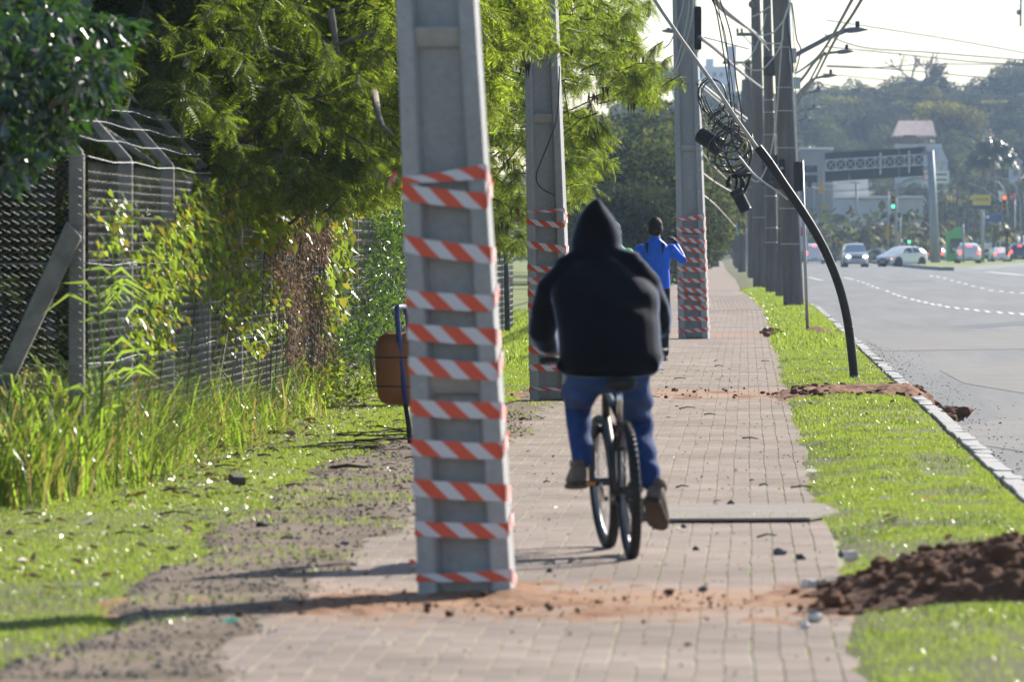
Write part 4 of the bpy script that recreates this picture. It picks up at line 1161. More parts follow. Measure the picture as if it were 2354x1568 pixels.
for i in range(520):
    x = rg.uniform(.2, 2.0); y = rg.normal(25.7, .55)
    h = float(pile_h(np.array([x]), np.array([y]))[0])
    r = abs(rg.normal(.012, .012)) + .005
    if h < .0:
        if rg.random() > .25: continue
        h = .02; r *= .7
    pts.append((x, y, h + r * .15, r))
pts += [(1.07, 25.3, .235, .06), (.98, 25.35, .19, .045), (.36, 25.1, .055, .045), (.42, 25.15, .04, .03), (.44, 26.4, .05, .035), (1.35, 25.25, .2, .05), (.8, 25.25, .1, .045), (1.2, 25.2, .09, .05)]
c_ = clods("clod", pts, SOILD, dp); c_['kind'] = 'stuff'
def smear1(x, y):
    yc = 25.75 + .12 * (x + 1); e = np.interp(x, [-2.9, -2.3, -1.4, -.6, .2, .6], [.3, .9, 1.5, 1.4, 1.25, .8])
    u = np.abs(y - yc) / e
    thick = np.interp(x, [-3, -1.6, -1.0, -.55, -.1, .4], [.016, .03, .044, .03, .015, .03])
    n = fbm(x * 1.0, y * .7, 3.0, 5, 71)
    return thick * (1 - u ** 2) * .55 + .028 * n - .014 + .016 * sstep(-.2, .35, x) + .014 * fbm(x, y * .5, 9, 3, 76) + und(x, y) + .008 * fbm(x, y * .6, 14, 3, 72)
sm = soil_field("spread_soil", -3.0, .75, 330, 23.8, 28.2, 240, smear1, SOILR, "orange-brown soil spread in a band across the pavement in front of the cyclist", "soil")
pts = [(rg.uniform(-2.6, .3), rg.normal(25.4, .45), .02, abs(rg.normal(.005, .005)) + .003) for _ in range(34)] + [(-.93, 24.95, .02, .018), (-1.3, 24.8, .02, .015), (-1.2, 24.6, .02, .019), (-.95, 24.7, .02, .014), (-1.12, 26.0, .02, .018), (-2.05, 24.55, .02, .02)] + [(rg.uniform(-2.6, .4), rg.normal(25.6, .6), .012, abs(rg.normal(.003, .002)) + .0015) for _ in range(330)]
c_ = clods("clod", pts, SOILD, sm, seed=3); c_['kind'] = 'stuff'
def smear2(x, y):
    xr = x; yc = np.interp(x, [-2.6, -.9, .4, 1.0, 1.8], [62.0, 61.6, 60.9, 60.5, 59.5]); e = np.interp(x, [-2.6, -.9, .3, .8, 1.75], [1.6, 2.6, 2.2, 1.9, 1.3])
    u = np.abs(y - yc) / e
    th = np.interp(x, [-2.6, -.9, .3, .5, 1.0, 1.6, 1.75], [.02, .013, .02, .07, .10, .13, .05])
    return th * (1 - u ** 2) * np.where(x < .35, .55, 1) + .028 * fbm(x, y * .35, 3.5, 5, 81) - .012 * (x < .3) + und(x, y) + (.05 * np.abs(fbm(x, y * .5, 8, 3, 82)) * sstep(.35, .8, x))
s2 = soil_field("spread_soil", -2.7, 1.8, 260, 57.5, 65, 200, smear2, SOILR2, "reddish soil smeared over the pavement and verge near the foot of the bent conduit", "soil")
pts = [(rg.uniform(.45, 1.75), rg.normal(60.4, .8), .07, abs(rg.normal(.016, .016)) + .006) for _ in range(260)] + [(rg.uniform(-2.4, .5), rg.normal(61.4, 1.1), .015, abs(rg.normal(.01, .01)) + .005) for _ in range(70)]
c_ = clods("clod", pts, SOILD, s2, seed=5); c_['kind'] = 'stuff'
pts = [(G(px, py, -.12).x, G(px, py, -.12).y, -.12 + r * .3, r) for px, py, r in [(2150, 946, .09), (2165, 952, .08), (2178, 958, .10), (2190, 950, .07), (2160, 962, .06), (2195, 966, .08), (2175, 966, .06), (2140, 938, .06), (2205, 962, .05)] + [(rg.normal(2170, 22), rg.normal(955, 9), abs(rg.normal(.02, .02)) + .01) for _ in range(60)]]
stuff(clods("soil_crumbs", pts, SOILD, seed=8), "dark soil crumbs spilled over the kerb onto the road", "soil")
bc_ = G(2216, 966, -.12); o = clods("soil_clod", [(bc_.x, bc_.y, -.04, .088)], SOILD, seed=15); tag(o, "big round soil clod lying alone on the road beside the kerb", "soil clod")
def mound3(x, y):
    return .16 * np.exp(-(((x - 1.15) / .35) ** 2 + ((y - 100.5) / 1.6) ** 2)) + .05 * fbm(x, y * .5, 5, 4, 91) - .015 - .05 * (np.abs(x - 1.1) > .6)
s3 = soil_field("soil_mound", .5, 1.75, 70, 96, 105, 60, mound3, SOILD, "small mound of brown soil around the foot of the road sign post", "soil")
pts = [(rg.normal(.45, .12), rg.normal(102, 1.2), .03, abs(rg.normal(.03, .02)) + .01) for _ in range(40)]
stuff(clods("soil_crumbs", pts, SOILD, seed=18), "dark soil crumbs at the pavement edge near the sign post", "soil")

# ================================================================== GRASS
def keep_grass(x, y):
    ph = pile_h(x, y) > .015
    s2_ = smear2(x, y) > .03 + .06 * np.random.default_rng(5).random(len(x))
    return ~(ph | s2_)
rg = np.random.default_rng(21)
def verge_grass(name, y0, y1, dens, hmean, w):
    N = int((y1 - y0) * 1.35 * dens); y = rg.uniform(y0, y1, N); x = rg.uniform(.32, 1.57, N)
    pr = sstep(-.10, .16, x - edge_v(y)) * (.55 + .45 * sstep(.25, .55, vn(x, y, 1.6, 55)))
    pr *= 1 - .85 * sstep(.60, .78, vn(x, y * .45, 2.3, 57)) ; pr *= .45 + .55 * sstep(.2, .5, vn(x, y * .5, 5, 59))
    pr *= 1 - .8 * np.exp(-((y - 62.5) / 1.1) ** 2) * (x < 1.2)
    k = (rg.random(N) < pr) & keep_grass(x, y); x, y = x[k], y[k]
    x = x + bend(y)
    h = hmean * rg.uniform(.5, 1.5, len(x)) * (.6 + .8 * vn(x, y, 1.7, 58))
    stuff(blades(name, x, y, verge_z(x, y) - .004, h, np.full(len(x), w), .55, GRASS), "short bright green grass of the verge between pavement and kerb", "grass")
verge_grass("verge_turf", 20, 45, 5600, .019, .0065)
verge_grass("verge_turf", 45, 85, 2400, .024, .011)
verge_grass("verge_turf", 85, 200, 420, .06, .03)
def lawn_grass(name, x0, x1, y0, y1, dens, hm, w):
    N = int((y1 - y0) * (x1 - x0) * dens); y = rg.uniform(y0, y1, N); x = rg.uniform(x0, x1, N)
    pr = sstep(.22, -.14, x - edge_l(y)) * (.4 + .6 * sstep(.25, .5, vn(x, y, 1.1, 155)))
    k = rg.random(N) < pr; x, y = x[k], y[k]
    h = hm * rg.uniform(.5, 1.5, len(x)) * (.6 + .8 * vn(x, y, 1.3, 158))
    stuff(blades(name, x, y, lawn_z(x, y) - .004, h, np.full(len(x), w), .6, GRASS), "short bright green grass of the lawn left of the pavement", "grass")
lawn_grass("lawn_turf", -5.4, -2.4, 21, 48, 4300, .020, .0068)
lawn_grass("lawn_turf", -5.0, -2.0, 48, 75, 1900, .028, .012)
lawn_grass("lawn_turf", -6, -2.0, 75, 130, 420, .07, .03)
DTUFT = leafmat("dark_tuft_blade", (.045, .075, .018), (.16, .25, .04), .06, .3, .35, .45)
for nm, x0, x1, y0, y1, n, zf in (("verge_tufts", .45, 1.55, 21, 80, 16000, verge_z), ("lawn_tufts", -5.2, -2.6, 22, 70, 14000, lawn_z)):
    y = rg.uniform(y0, y1, n); x = rg.uniform(x0, x1, n); k = (vn(x, y * .4, 3.1, 207) > .68) & keep_grass(x, y); x, y = x[k], y[k]
    stuff(blades(nm, x, y, zf(x, y), .022 + .022 * rg.random(len(x)), np.full(len(x), .009), .6, DTUFT), "darker tufts and clover patches in the short grass", "grass")
# sparse tufts in the gravel and along the joints
N = 16000; y = rg.uniform(22, 60, N); x = rg.uniform(-2.9, -1.7, N); k = vn(x, y, 1.6, 200) > .57; x, y = x[k], y[k]
stuff(blades("gravel_weeds", x, y, grav_z(x, y), .02 + .02 * rg.random(len(x)), np.full(len(x), .007), .7, GRASS), "sparse short weeds in the gravel strip", "weeds")
N = 7000; y = rg.uniform(22, 90, N); ci = rg.integers(0, len(cols), N); x = cols[ci] + rg.normal(0, .006, N) - .004; k = vn(x, y, 1.0, 210) > .42; x, y = x[k], y[k]
stuff(blades("joint_weeds", x, y, und(x, y) - .005, .006 + .010 * rg.random(len(x)), np.full(len(x), .008), .6, GRASS), "tiny weeds growing in the pavement joints", "weeds")
N = 500; y = rg.uniform(33.2, 33.9, N); x = rg.uniform(-.6, .5, N)
stuff(blades("slab_weeds", x, y, 0 * x - .004, .02 + .03 * rg.random(N), np.full(N, .009), .7, GRASS), "weeds under the raised front edge of the concrete slab", "weeds")
# tall grass along the fence
N = 12500; y = rg.uniform(34.5, 66, N); x = FX + rg.normal(.05, .33, N) - .12 * rg.random(N)
pr = .10 + .9 * sstep(.40, .62, vn(x * .7, y, .8, 300)); pr *= np.interp(y, [34.5, 38, 47, 52, 66], [.9, 1, 1, .55, .45])
k = (rg.random(N) < pr) & (x < -3.72 + .2 * vn(y, x, .8, 301) - .004 * (y - 36)); x, y = x[k], y[k]
h = np.interp(y, [34.5, 40, 48, 55, 66], [.55, .66, .60, .5, .42]) * rg.uniform(.35, 1.35, len(x)) * (.55 + .7 * vn(x, y, .9, 302)) * np.clip(1 - (x - FX) * .55, .35, 1.1)
stuff(blades("tall_grass", x, y, lawn_z(x, y) - .01, h, rg.uniform(.006, .015, len(x)), .5, TGRASS, droop=.8, seg=3), "tall bright yellow-green grass growing along the foot of the chain-link fence", "tall grass")
N = 2600; x = rg.uniform(-6.2, FX - .05, N); y = rg.uniform(36.6, 38.6, N)
stuff(blades("tall_grass", x, y, 0 * x, rg.uniform(.3, 1.0, N), rg.uniform(.012, .024, N), .3, TGRASS, droop=.5, seg=3), "tall grass behind and below the left corner of the fence", "tall grass")
N = 2200; x = rg.uniform(-5.4, -3.75, N) ; y = rg.uniform(34.0, 36.9, N); k = x < -4.0 + .2 * vn(y, x, 2, 9); x, y = x[k], y[k]
stuff(blades("tall_grass", x, y, lawn_z(x, y), rg.uniform(.25, .8, len(x)), rg.uniform(.012, .022, len(x)), .33, TGRASS, droop=.6, seg=3), "clump of tall grass in front of the fence corner at the left edge", "tall grass")
# reed climbing the corner post
t = T("tall_reed", "tall bright reed with long bent leaves against the corner fence post", "reed", (FX + .22, 37.15, 0))
mb = MB(); rr = random.Random(3)
for s_ in range(5):
    x0 = FX + .1 + rr.uniform(0, .22); zt = rr.uniform(1.1, 1.85)
    MB().tube([(x0, 37.15, 0), (x0 + .03, 37.13, zt * .5), (x0 + rr.uniform(-.05, .1), 37.1, zt)], [.008, .006, .003], 5).build("stalk", TGRASS, t)
    for k in range(5):
        z = zt * rr.uniform(.3, 1.0); sg = rr.choice((-1, 1, 1)); L = rr.uniform(.12, .4)
        p = Vector((x0 + .03, 37.12, z)); q = p + Vector((sg * L * rr.uniform(.3, .6), -.05, L * rr.uniform(.2, .6))); e = q + Vector((sg * L * rr.uniform(.3, .6), -.05, -L * rr.uniform(-.1, .6)))
        w = .012; mb = MB(); mb.add([p, q + Vector((0, 0, w)), e, q - Vector((0, 0, w))], [(0, 1, 2, 3)]); mb.build("blade", TGRASS, t)

# pebbles of the gravel strip
N = 5200; y = 21 + 34 * rg.random(N) ** 1.3; x = rg.uniform(-3.1, -1.75, N); r = np.abs(rg.normal(.007, .004, N)) + .003
octv = np.array([(1, 0, 0), (0, 1, 0), (-1, 0, 0), (0, -1, 0), (0, 0, .7), (0, 0, -.7)]); octf = [(0, 1, 4), (1, 2, 4), (2, 3, 4), (3, 0, 4)]
D = np.stack([rg.normal(size=N), rg.normal(size=N), rg.normal(size=N) * .25], 1)
V, Fq = scatter(octv, octf, np.stack([x, y, grav_z(x, y) + r * .3], 1), D, rg.uniform(-.4, .4, N), r)
stuff(mesh_np("pebbles", V, Fq, mat("pebble_stone", (.165, .14, .115), .9, (.32, .28, .235), 40, island=.45)), "small grey pebbles strewn over the gravel strip", "gravel")
N = 900; y = rg.uniform(21, 75, N); x = rg.uniform(-1.9, .5, N); r = np.abs(rg.normal(.004, .003, N)) + .002
D = np.stack([rg.normal(size=N), rg.normal(size=N), rg.normal(size=N) * .25], 1)
V, Fq = scatter(octv, octf, np.stack([x, y, .003 + r * .3], 1), D, rg.uniform(-.4, .4, N), r)
stuff(mesh_np("pavement_grit", V, Fq, mat("grit", (.10, .085, .075), .9, (.3, .26, .22), 40, island=.5)), "grit and crumbs scattered over the brick pavement", "grit")
N = 1300; y = rg.uniform(24, 100, N); x = 1.82 + np.abs(rg.normal(0, .3, N)); r = np.abs(rg.normal(.004, .004, N)) + .003
D = np.stack([rg.normal(size=N), rg.normal(size=N), rg.normal(size=N) * .25], 1)
V, Fq = scatter(octv, octf, np.stack([x, y, -.12 + r * .3], 1), D, rg.uniform(-.4, .4, N), r)
stuff(mesh_np("road_grit", V, Fq, mat("grit_brown", (.12, .085, .06), .9, (.26, .21, .17), 40, island=.5)), "brown grit lying on the road along the kerb", "grit")
# fallen leaves and twigs
def litter(name, n, xr, yr, zf, L, m, label, wide=False, cond=None):
    x = rg.uniform(*xr, n); y = rg.uniform(*yr, n)
    if cond is not None: k = cond(x, y); x, y = x[k], y[k]
    n = len(x); D = np.stack([rg.normal(size=n), rg.normal(size=n), rg.normal(size=n) * .22], 1)
    V, Fq = scatter(LFV * (1, 1.1, 1.8), LFF, np.stack([x, y, zf(x, y) + .006], 1), D, rg.normal(0, .5, n), L * rg.uniform(.5, 1.5, n))
    stuff(mesh_np(name, V, Fq, m), label, "leaf litter")
DRY = leafmat("dry_leaf", (.20, .11, .06), (.16, .08, .03), .08, .35, .5, .2, (.50, .44, .34))
PALE = leafmat("pale_dry_leaf", (.55, .50, .40), (.2, .18, .12), .10, .3, .3, .2, (.30, .20, .12))
litter("leaf_litter", 900, (-4.6, -2.6), (26, 60), lambda x, y: lawn_z(x, y) + .02, .055, DRY, "brown dry leaves strewn on the left lawn")
litter("leaf_litter", 260, (-4.4, -2.6), (24, 60), lambda x, y: lawn_z(x, y) + .028, .05, PALE, "pale dry leaves strewn on the left lawn")
litter("leaf_litter", 700, (-4.1, -2.2), (36, 66), lambda x, y: lawn_z(x, y) + .012, .09, DRY, "dense brown leaves along the foot of the fence", cond=lambda x, y: x < -3.45 + .5 * (vn(x, y, .6, 5) - .5))
litter("leaf_litter", 130, (-2.9, -1.7), (23, 60), lambda x, y: grav_z(x, y), .05, DRY, "dry leaves on the gravel strip")
litter("leaf_litter", 60, (-1.8, .4), (22, 80), lambda x, y: 0 * x, .045, DRY, "few dry leaves on the pavement")
litter("leaf_litter", 170, (.5, 1.6), (22, 80), lambda x, y: verge_z(x, y) + .03, .03, PALE, "pale leaf fragments in the verge grass")
litter("leaf_litter", 110, (.5, 1.6), (22, 80), lambda x, y: verge_z(x, y) + .025, .05, DRY, "brown leaf fragments in the verge grass")
mb = MB(); rr = random.Random(12)
for i in range(170):
    if i < 95: px = Vector((rr.uniform(-4.2, -2.2), rr.uniform(30, 62), .05))
    elif i < 135: px = Vector((rr.uniform(-2.6, .35), rr.uniform(30, 85), .008))
    else: px = Vector((rr.gauss(-2.85, .18), rr.uniform(43, 48.5), .05))
    a = rr.gauss(0, .9); L = rr.uniform(.02, .16) if i < 135 else rr.uniform(.15, .5)
    d = Vector((math.cos(a), math.sin(a), rr.uniform(-.05, .08))) * L
    mb.tube([px, px + d * .5 + Vector((0, 0, .01)), px + d], [.006, .005, .003], 4)
stuff(mb.build("fallen_twigs", TWIG), "thin dark twigs lying on pavement and lawn", "twigs")

# single pieces lying about, each a thing of its own
def piece(name, px, py, r, m, label, cat, zr=.6, z=0.0, seed=0, flat=False, ang=0):
    p = G(px, py, z); rr = random.Random(seed + int(px))
    if flat:
        mb = MB(); s_ = []
        for k in range(9):
            t_ = 2 * PI * k / 9; q = rr.uniform(.75, 1.15)
            s_.append(Vector((p.x + math.cos(t_) * r * q, p.y + math.sin(t_) * r * q * 1.2, p.z + .012 + r * .3 * math.sin(t_ + ang))))
        mb.prism(s_, (0, 0, .004)); o = mb.build(name, m)
    else:
        o = clods(name, [(p.x, p.y, p.z + r * .45, r)], m, seed=seed + int(px + py))
    return tag(o, label, cat)
GS = mat("grey_stone", (.10, .10, .115), .85, (.17, .165, .175), 15); WS = mat("white_stone", (.62, .58, .52), .8, (.75, .72, .66), 15); DSM = mat("dark_debris", (.05, .045, .045), .9)
piece("stone", 1792, 1279, .034, GS, "grey pointed stone on the pavement near the soil heap", "stone", seed=2)
piece("stone", 1600, 1268, .02, DSM, "small dark flat stone on the pavement right of the rear wheel", "stone")
piece("stone", 1680, 1164, .03, GS, "flat grey stone lying just behind the lifted slab", "stone")
piece("stone", 1616, 1363, .022, GS, "small round grey stone on the orange soil band", "stone")
piece("stone", 1840, 1290, .026, DSM, "dark lump at the pavement edge next to the grass", "stone")
piece("stone", 1935, 1280, .024, GS, "grey pebble in the grass behind the soil heap", "stone", z=.05)
piece("stone", 1955, 1287, .036, WS, "white stone at the back edge of the soil heap", "stone", z=.08)
piece("stone", 1862, 1364, .05, WS, "white stone at the left tip of the soil heap", "stone")
piece("stone", 1872, 1430, .036, WS, "round white stone below the tip of the soil heap", "stone")
piece("stone", 1600 - 30, 1215, .018, GS, "small grey stone in front of the slab edge", "stone")
piece("stone", 1850, 1445, .022, WS, "faint white pebble at the pavement edge in front of the heap", "stone")
piece("stone", 600, 1215, .03, DSM, "dark stone with a pale chip on the gravel strip", "stone")
piece("stone", 793, 1290 - 35, .02, GS, "small grey stone at the edge of the gravel strip", "stone")
piece("stone", 1028 + 235, 1318, .018, DSM, "dark chip lying in the cyclist's shadow", "stone")
piece("stone", 1690, 912, .02, DSM, "dark chip on the pavement near the reddish soil", "stone")
piece("paper_scrap", 1865, 1088, .036, WS, "white folded leaf-like scrap standing at the pavement edge on the verge", "scrap", flat=True, z=.02)
piece("paper_scrap", 2127, 1094, .05, PALE, "cream scrap lying in the middle of the verge grass", "scrap", flat=True, z=.05, ang=1)
piece("paper_scrap", 2052, 1198, .04, PALE, "pale oval scrap in the grass right of the slab", "scrap", flat=True, z=.05, ang=2)
piece("paper_scrap", 1905, 1346, .04, PALE, "greyish scrap sticking in the left flank of the soil heap", "scrap", flat=True, z=.1, ang=2)
piece("paper_scrap", 205, 1205, .06, PALE, "white scrap on the left lawn", "scrap", flat=True, z=.05, ang=1.2)
piece("paper_scrap", 1655, 880 - 8, .06, PALE, "white and brown scrap lying with leaves on the far pavement", "scrap", flat=True, ang=1.5)
piece("plastic_scrap", 527, 1436, .032, mat("teal_plastic", (.02, .42, .27), .35), "small teal plastic scrap beside the shadow on the soil", "plastic scrap", flat=True, ang=1)
piece("rubbish_bag", 862, 884, .09, mat("dark_plastic", (.02, .02, .022), .3), "crumpled dark plastic bag left of the litter bin", "rubbish")
piece("plastic_cup", 850, 879, .055, mat("blue_white_plastic", (.20, .52, .66), .35, (.7, .78, .8), 9), "crumpled light blue plastic cup beside the dark bag", "rubbish")
piece("leaf_fragment", 2130, 1152, .035, mat("orange_leaf", (.45, .14, .03), .7), "orange leaf lying on the verge grass", "leaf", flat=True, z=.05)
pb = G(545, 1122, .04); mb = MB(); mb.box((pb.x, pb.y, .09), (.085, .17, .05), Euler((.1, .05, .25))); tag(mb.build("broken_brick", mat("dark_brick", (.075, .06, .06), .9, (.13, .11, .10), 20), bevel=.008), "dark broken brick lying on the left lawn", "brick")
pb = G(800, 1086, .0); mb = MB(); mb.tube([(pb.x - .12, pb.y, .03), (pb.x, pb.y, .045), (pb.x + .13, pb.y + .05, .03)], [.012, .014, .008], 7); tag(mb.build("fallen_stick", TWIG), "thick fallen stick on the bare patch left of the bin", "stick")
# ================================================================== TREES ON THE LEFT
def px_points(ells, rg):
    out = []
    for (cx, cy, rx, ry, Y0, Y1, n) in ells:
        for _ in range(n):
            a = rg.uniform(0, 2 * PI); r = math.sqrt(rg.random())
            out.append(at(cx + rx * r * math.cos(a), cy + ry * r * math.sin(a), rg.uniform(Y0, Y1)))
    return out
def feathery_tree(label, base, twigs, m, rg, L=.26, extra=None, trunk_r=.05, pods=0, group="feathery trees overhanging the fence", sprays=27):
    """twigs: end points of the thin branches; each carries drooping feathery leaves along its last half metre"""
    t = T("feathery_tree", label, "tree", base, group)
    tips = [twigs[i] for i in rg.choice(len(twigs), min(len(twigs), 14), replace=False)]
    tree_trunk("trunk", t, (base[0], base[1], -.2), [(tuple(p), trunk_r * rg.uniform(.35, .7)) for p in tips], trunk_r, BARK, rg, .3)
    Pos = []; D = []; mb = MB()
    for p in twigs:
        p = Vector(p); out = Vector((p.x - base[0], p.y - base[1], 0)); out = out.normalized() if out.length > .01 else Vector((1, 0, 0))
        d = (out + Vector((rg.normal(0, .6), rg.normal(0, .6), rg.normal(-.25, .3)))).normalized()
        l = rg.uniform(.35, .7); a = p - d * l
        mb.tube([a, a.lerp(p, .5) + Vector((0, 0, .05)), p], [.009, .007, .003], 4)
        for k in range(sprays):
            u = rg.random(); q = a.lerp(p, u) + Vector((0, 0, .05 * math.sin(PI * u)))
            ang = rg.uniform(0, 2 * PI); dd = d * rg.uniform(.2, .9) + Vector((math.cos(ang) * .6, math.sin(ang) * .6, rg.normal(-.3, .35)))
            Pos.append(q); D.append(dd)
    mb.build("twigs", TWIG, t)['kind'] = 'stuff'
    Pos = np.array([tuple(q) for q in Pos]); D = np.array([tuple(q) for q in D]); n = len(Pos)
    V, Fq = scatter(SPR, SPF, Pos, D, rg.normal(0, .5, n), L * .66 * rg.uniform(.6, 1.35, n))
    c = mesh_np("crown", V, Fq, m, t); c['kind'] = 'stuff'
    if extra is not None:   # the parts of the crown higher up, out of the picture, that shade what is below
        C, R, n = extra
        Pq, dq, _ = cloud(C, R, n, rg, .2)
        V, Fq = scatter(SPRS, SPFS, Pq, dq + rg.normal(0, .5, dq.shape) + [0, 0, -.3], rg.normal(0, .6, n), .5 * rg.uniform(.7, 1.3, n))
        c = mesh_np("crown", V, Fq, m, t); c['kind'] = 'stuff'
    if pods:
        mb = MB()
        for i in range(pods):
            p = Vector(twigs[rg.integers(len(twigs))]) - Vector((0, 0, .05))
            for k in range(int(rg.integers(3, 8))):
                q = p + Vector((rg.normal(0, .035), rg.normal(0, .03), 0)); l = rg.uniform(.1, .19); w = .009
                e = q + Vector((rg.normal(0, .03), rg.normal(0, .03), -l)); mid = q.lerp(e, .5)
                mb.add([q, mid + Vector((w, 0, 0)), e, mid - Vector((w, 0, 0))], [(0, 1, 2, 3)])
        mb.build("seed_pods", PODM, t)['kind'] = 'stuff'
    return t
rg = np.random.default_rng(41)
# the sunlit tree behind the middle pole
tw = px_points([(1205, 330, 100, 170, 66, 80, 80), (1330, 130, 95, 90, 68, 78, 55), (1455, 150, 55, 80, 68, 74, 34), (1490, 205, 34, 40, 68, 72, 16), (1335, 330, 66, 85, 67, 76, 38), (1325, 430, 48, 48, 67, 74, 20),
                (1170, 510, 55, 80, 66, 78, 32), (1290, 45, 140, 60, 66, 82, 34), (1100, 300, 120, 230, 68, 84, 60), (1385, 335, 30, 32, 68, 72, 8), (1400, 40, 60, 40, 68, 74, 14), (1480, 20, 26, 26, 69, 72, 5)], rg)
tw = [p for p in tw]
feathery_tree("sunlit feathery-leaved tree behind the middle pole with dark hanging pods, reaching over the pavement", (-5.1, 75, 0), tw, LEUC, rg, .22,
              extra=([(-4.2, 76, 5.6), (-2.6, 74, 5.4), (-5.5, 79, 5.0), (-6, 74, 3.2)], [(1.8, 3, 1.3), (1.5, 2.5, 1.1), (2, 4, 1.6), (1.5, 4, 1.6)], 2600), pods=60)
# the nearer one, hanging in front of the middle pole
tw = px_points([(1195, 35, 80, 50, 46, 53, 32), (1225, 90, 35, 50, 47, 52, 10), (1140, 170, 50, 120, 46, 54, 32), (1120, 40, 120, 70, 46, 55, 30), (960, 170, 150, 190, 46, 57, 90), (870, 330, 70, 90, 46, 56, 40), (890, 420, 40, 50, 46, 52, 16)], rg)
feathery_tree("feathery-leaved tree hanging between the nearest and middle concrete poles, bright at its tips", (-5.6, 52, 0), tw, LEUC, rg, .22, sprays=32,
              extra=([(-4.3, 53, 4.6), (-3.1, 50, 4.4), (-5.5, 55, 3.8), (-4.8, 50, 4.9), (-2.7, 51.5, 4.8), (-3.6, 48.5, 4.3)], [(1.6, 3, .9), (.8, 1.6, .6), (1.8, 4, 1.3), (2, 4, 1), (.8, 1.5, .6), (1, 2, .55)], 4800), pods=26)
# the one over the fence; its leaf colour is darkened for canopy shade
tw = px_points([(560, 180, 330, 190, 44, 56, 190), (700, 400, 170, 70, 45, 53, 60), (480, 400, 130, 50, 44, 50, 26), (760, 130, 160, 140, 46, 58, 60), (330, 250, 120, 130, 45, 52, 40), (830, 430, 60, 40, 46, 52, 20)], rg)
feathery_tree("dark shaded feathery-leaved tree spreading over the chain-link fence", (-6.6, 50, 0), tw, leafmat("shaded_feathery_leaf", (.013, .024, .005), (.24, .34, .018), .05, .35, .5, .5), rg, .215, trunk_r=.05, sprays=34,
              extra=([(-5.3, 51, 4.6), (-6.8, 49, 4.5), (-4.4, 49, 4.9), (-7.5, 53, 4)], [(2, 4, 1.1), (2, 4, 1.3), (1.6, 4, 1), (2, 4, 1.6)], 4200), pods=20)
# bent bare branches showing inside the dark crown
mb = MB()
for pts in ([(590, 90, 48), (650, 125, 47.5), (740, 115, 47), (860, 70, 46.5)], [(585, 180, 48), (640, 250, 48), (700, 310, 47.5), (735, 335, 47)], [(430, 140, 46), (415, 215, 45.5), (420, 300, 45), (418, 330, 45)], [(760, 20, 47), (775, 120, 47), (800, 180, 47), (830, 230, 46.5)], [(860, 210, 46), (868, 260, 45.6), (880, 290, 45.3), (905, 310, 45)], [(240, 300, 44), (300, 340, 43.5), (350, 375, 43)]):
    P_ = [at(*p) for p in pts]; mb.tube(P_, [.03, .026, .018, .008][:len(P_)], 6)
bt = T("bare_branches", "bent bare grey branches inside the dark foliage above the fence", "branches", at(650, 125, 47.5)); mb.build("branch", BARKP, bt, smooth=True)['kind'] = 'stuff'

def broad_tree(name, label, base, C, R, n, m, rg, L=.10, tpl=(LFV, LFF), trunk=True, group=None, shell=.3, cat="tree", down=-.25, tips=10, tr=.1):
    t = T(name, label, cat, base, group)
    Pq, dq, _ = cloud(C, R, n, rg, shell)
    k = Pq[:, 2] > .02; Pq, dq = Pq[k], dq[k]; n = len(Pq)
    V, Fq = scatter(tpl[0] * (1, 1.5, 1.5), tpl[1], Pq, dq + rg.normal(0, .6, dq.shape) + [0, 0, down], rg.normal(0, .7, n), L * rg.uniform(.6, 1.35, n))
    c = mesh_np("crown", V, Fq, m, t); c['kind'] = 'stuff'
    if trunk:
        tree_trunk("trunk", t, (base[0], base[1], -.2), [(tuple(C[i % len(C)]), tr * rg.uniform(.5, 1)) for i in range(tips)], tr, BARK, rg, .25)
    return t
# glossy dark tree hanging into the top left corner, nearest of all
C = [tuple(p) for p in px_points([(60, 70, 130, 110, 31, 36, 16), (110, 190, 120, 90, 31, 35, 14), (40, 300, 60, 70, 31, 34, 6), (10, 370, 30, 40, 31, 33, 3), (190, 90, 60, 80, 32, 35, 6), (100, 250, 60, 30, 32, 34, 5)], rg)]
gt = broad_tree("glossy_tree", "glossy dark-leaved tree hanging into the top left corner in front of the fence", (-6.2, 34, 0), C, [(.18, .32, .10)] * len(C), 5200, GLOSSY, rg, .085, shell=.1, down=-.6, tips=14, tr=.09)
Pq, dq, _ = cloud([(-5.6, 34, 4.6), (-6.8, 34, 3.6), (-5, 33, 5.2)], [(1.2, 2, .9), (1, 2, 1.2), (1, 2, .8)], 2400, rg, .2)
V, Fq = scatter(LFV * (1, 1.5, 1.5), LFF, Pq, dq + rg.normal(0, .6, dq.shape), rg.normal(0, .7, len(Pq)), .15 * rg.uniform(.6, 1.3, len(Pq)))
mesh_np("crown", V, Fq, GLOSSY, gt)['kind'] = 'stuff'
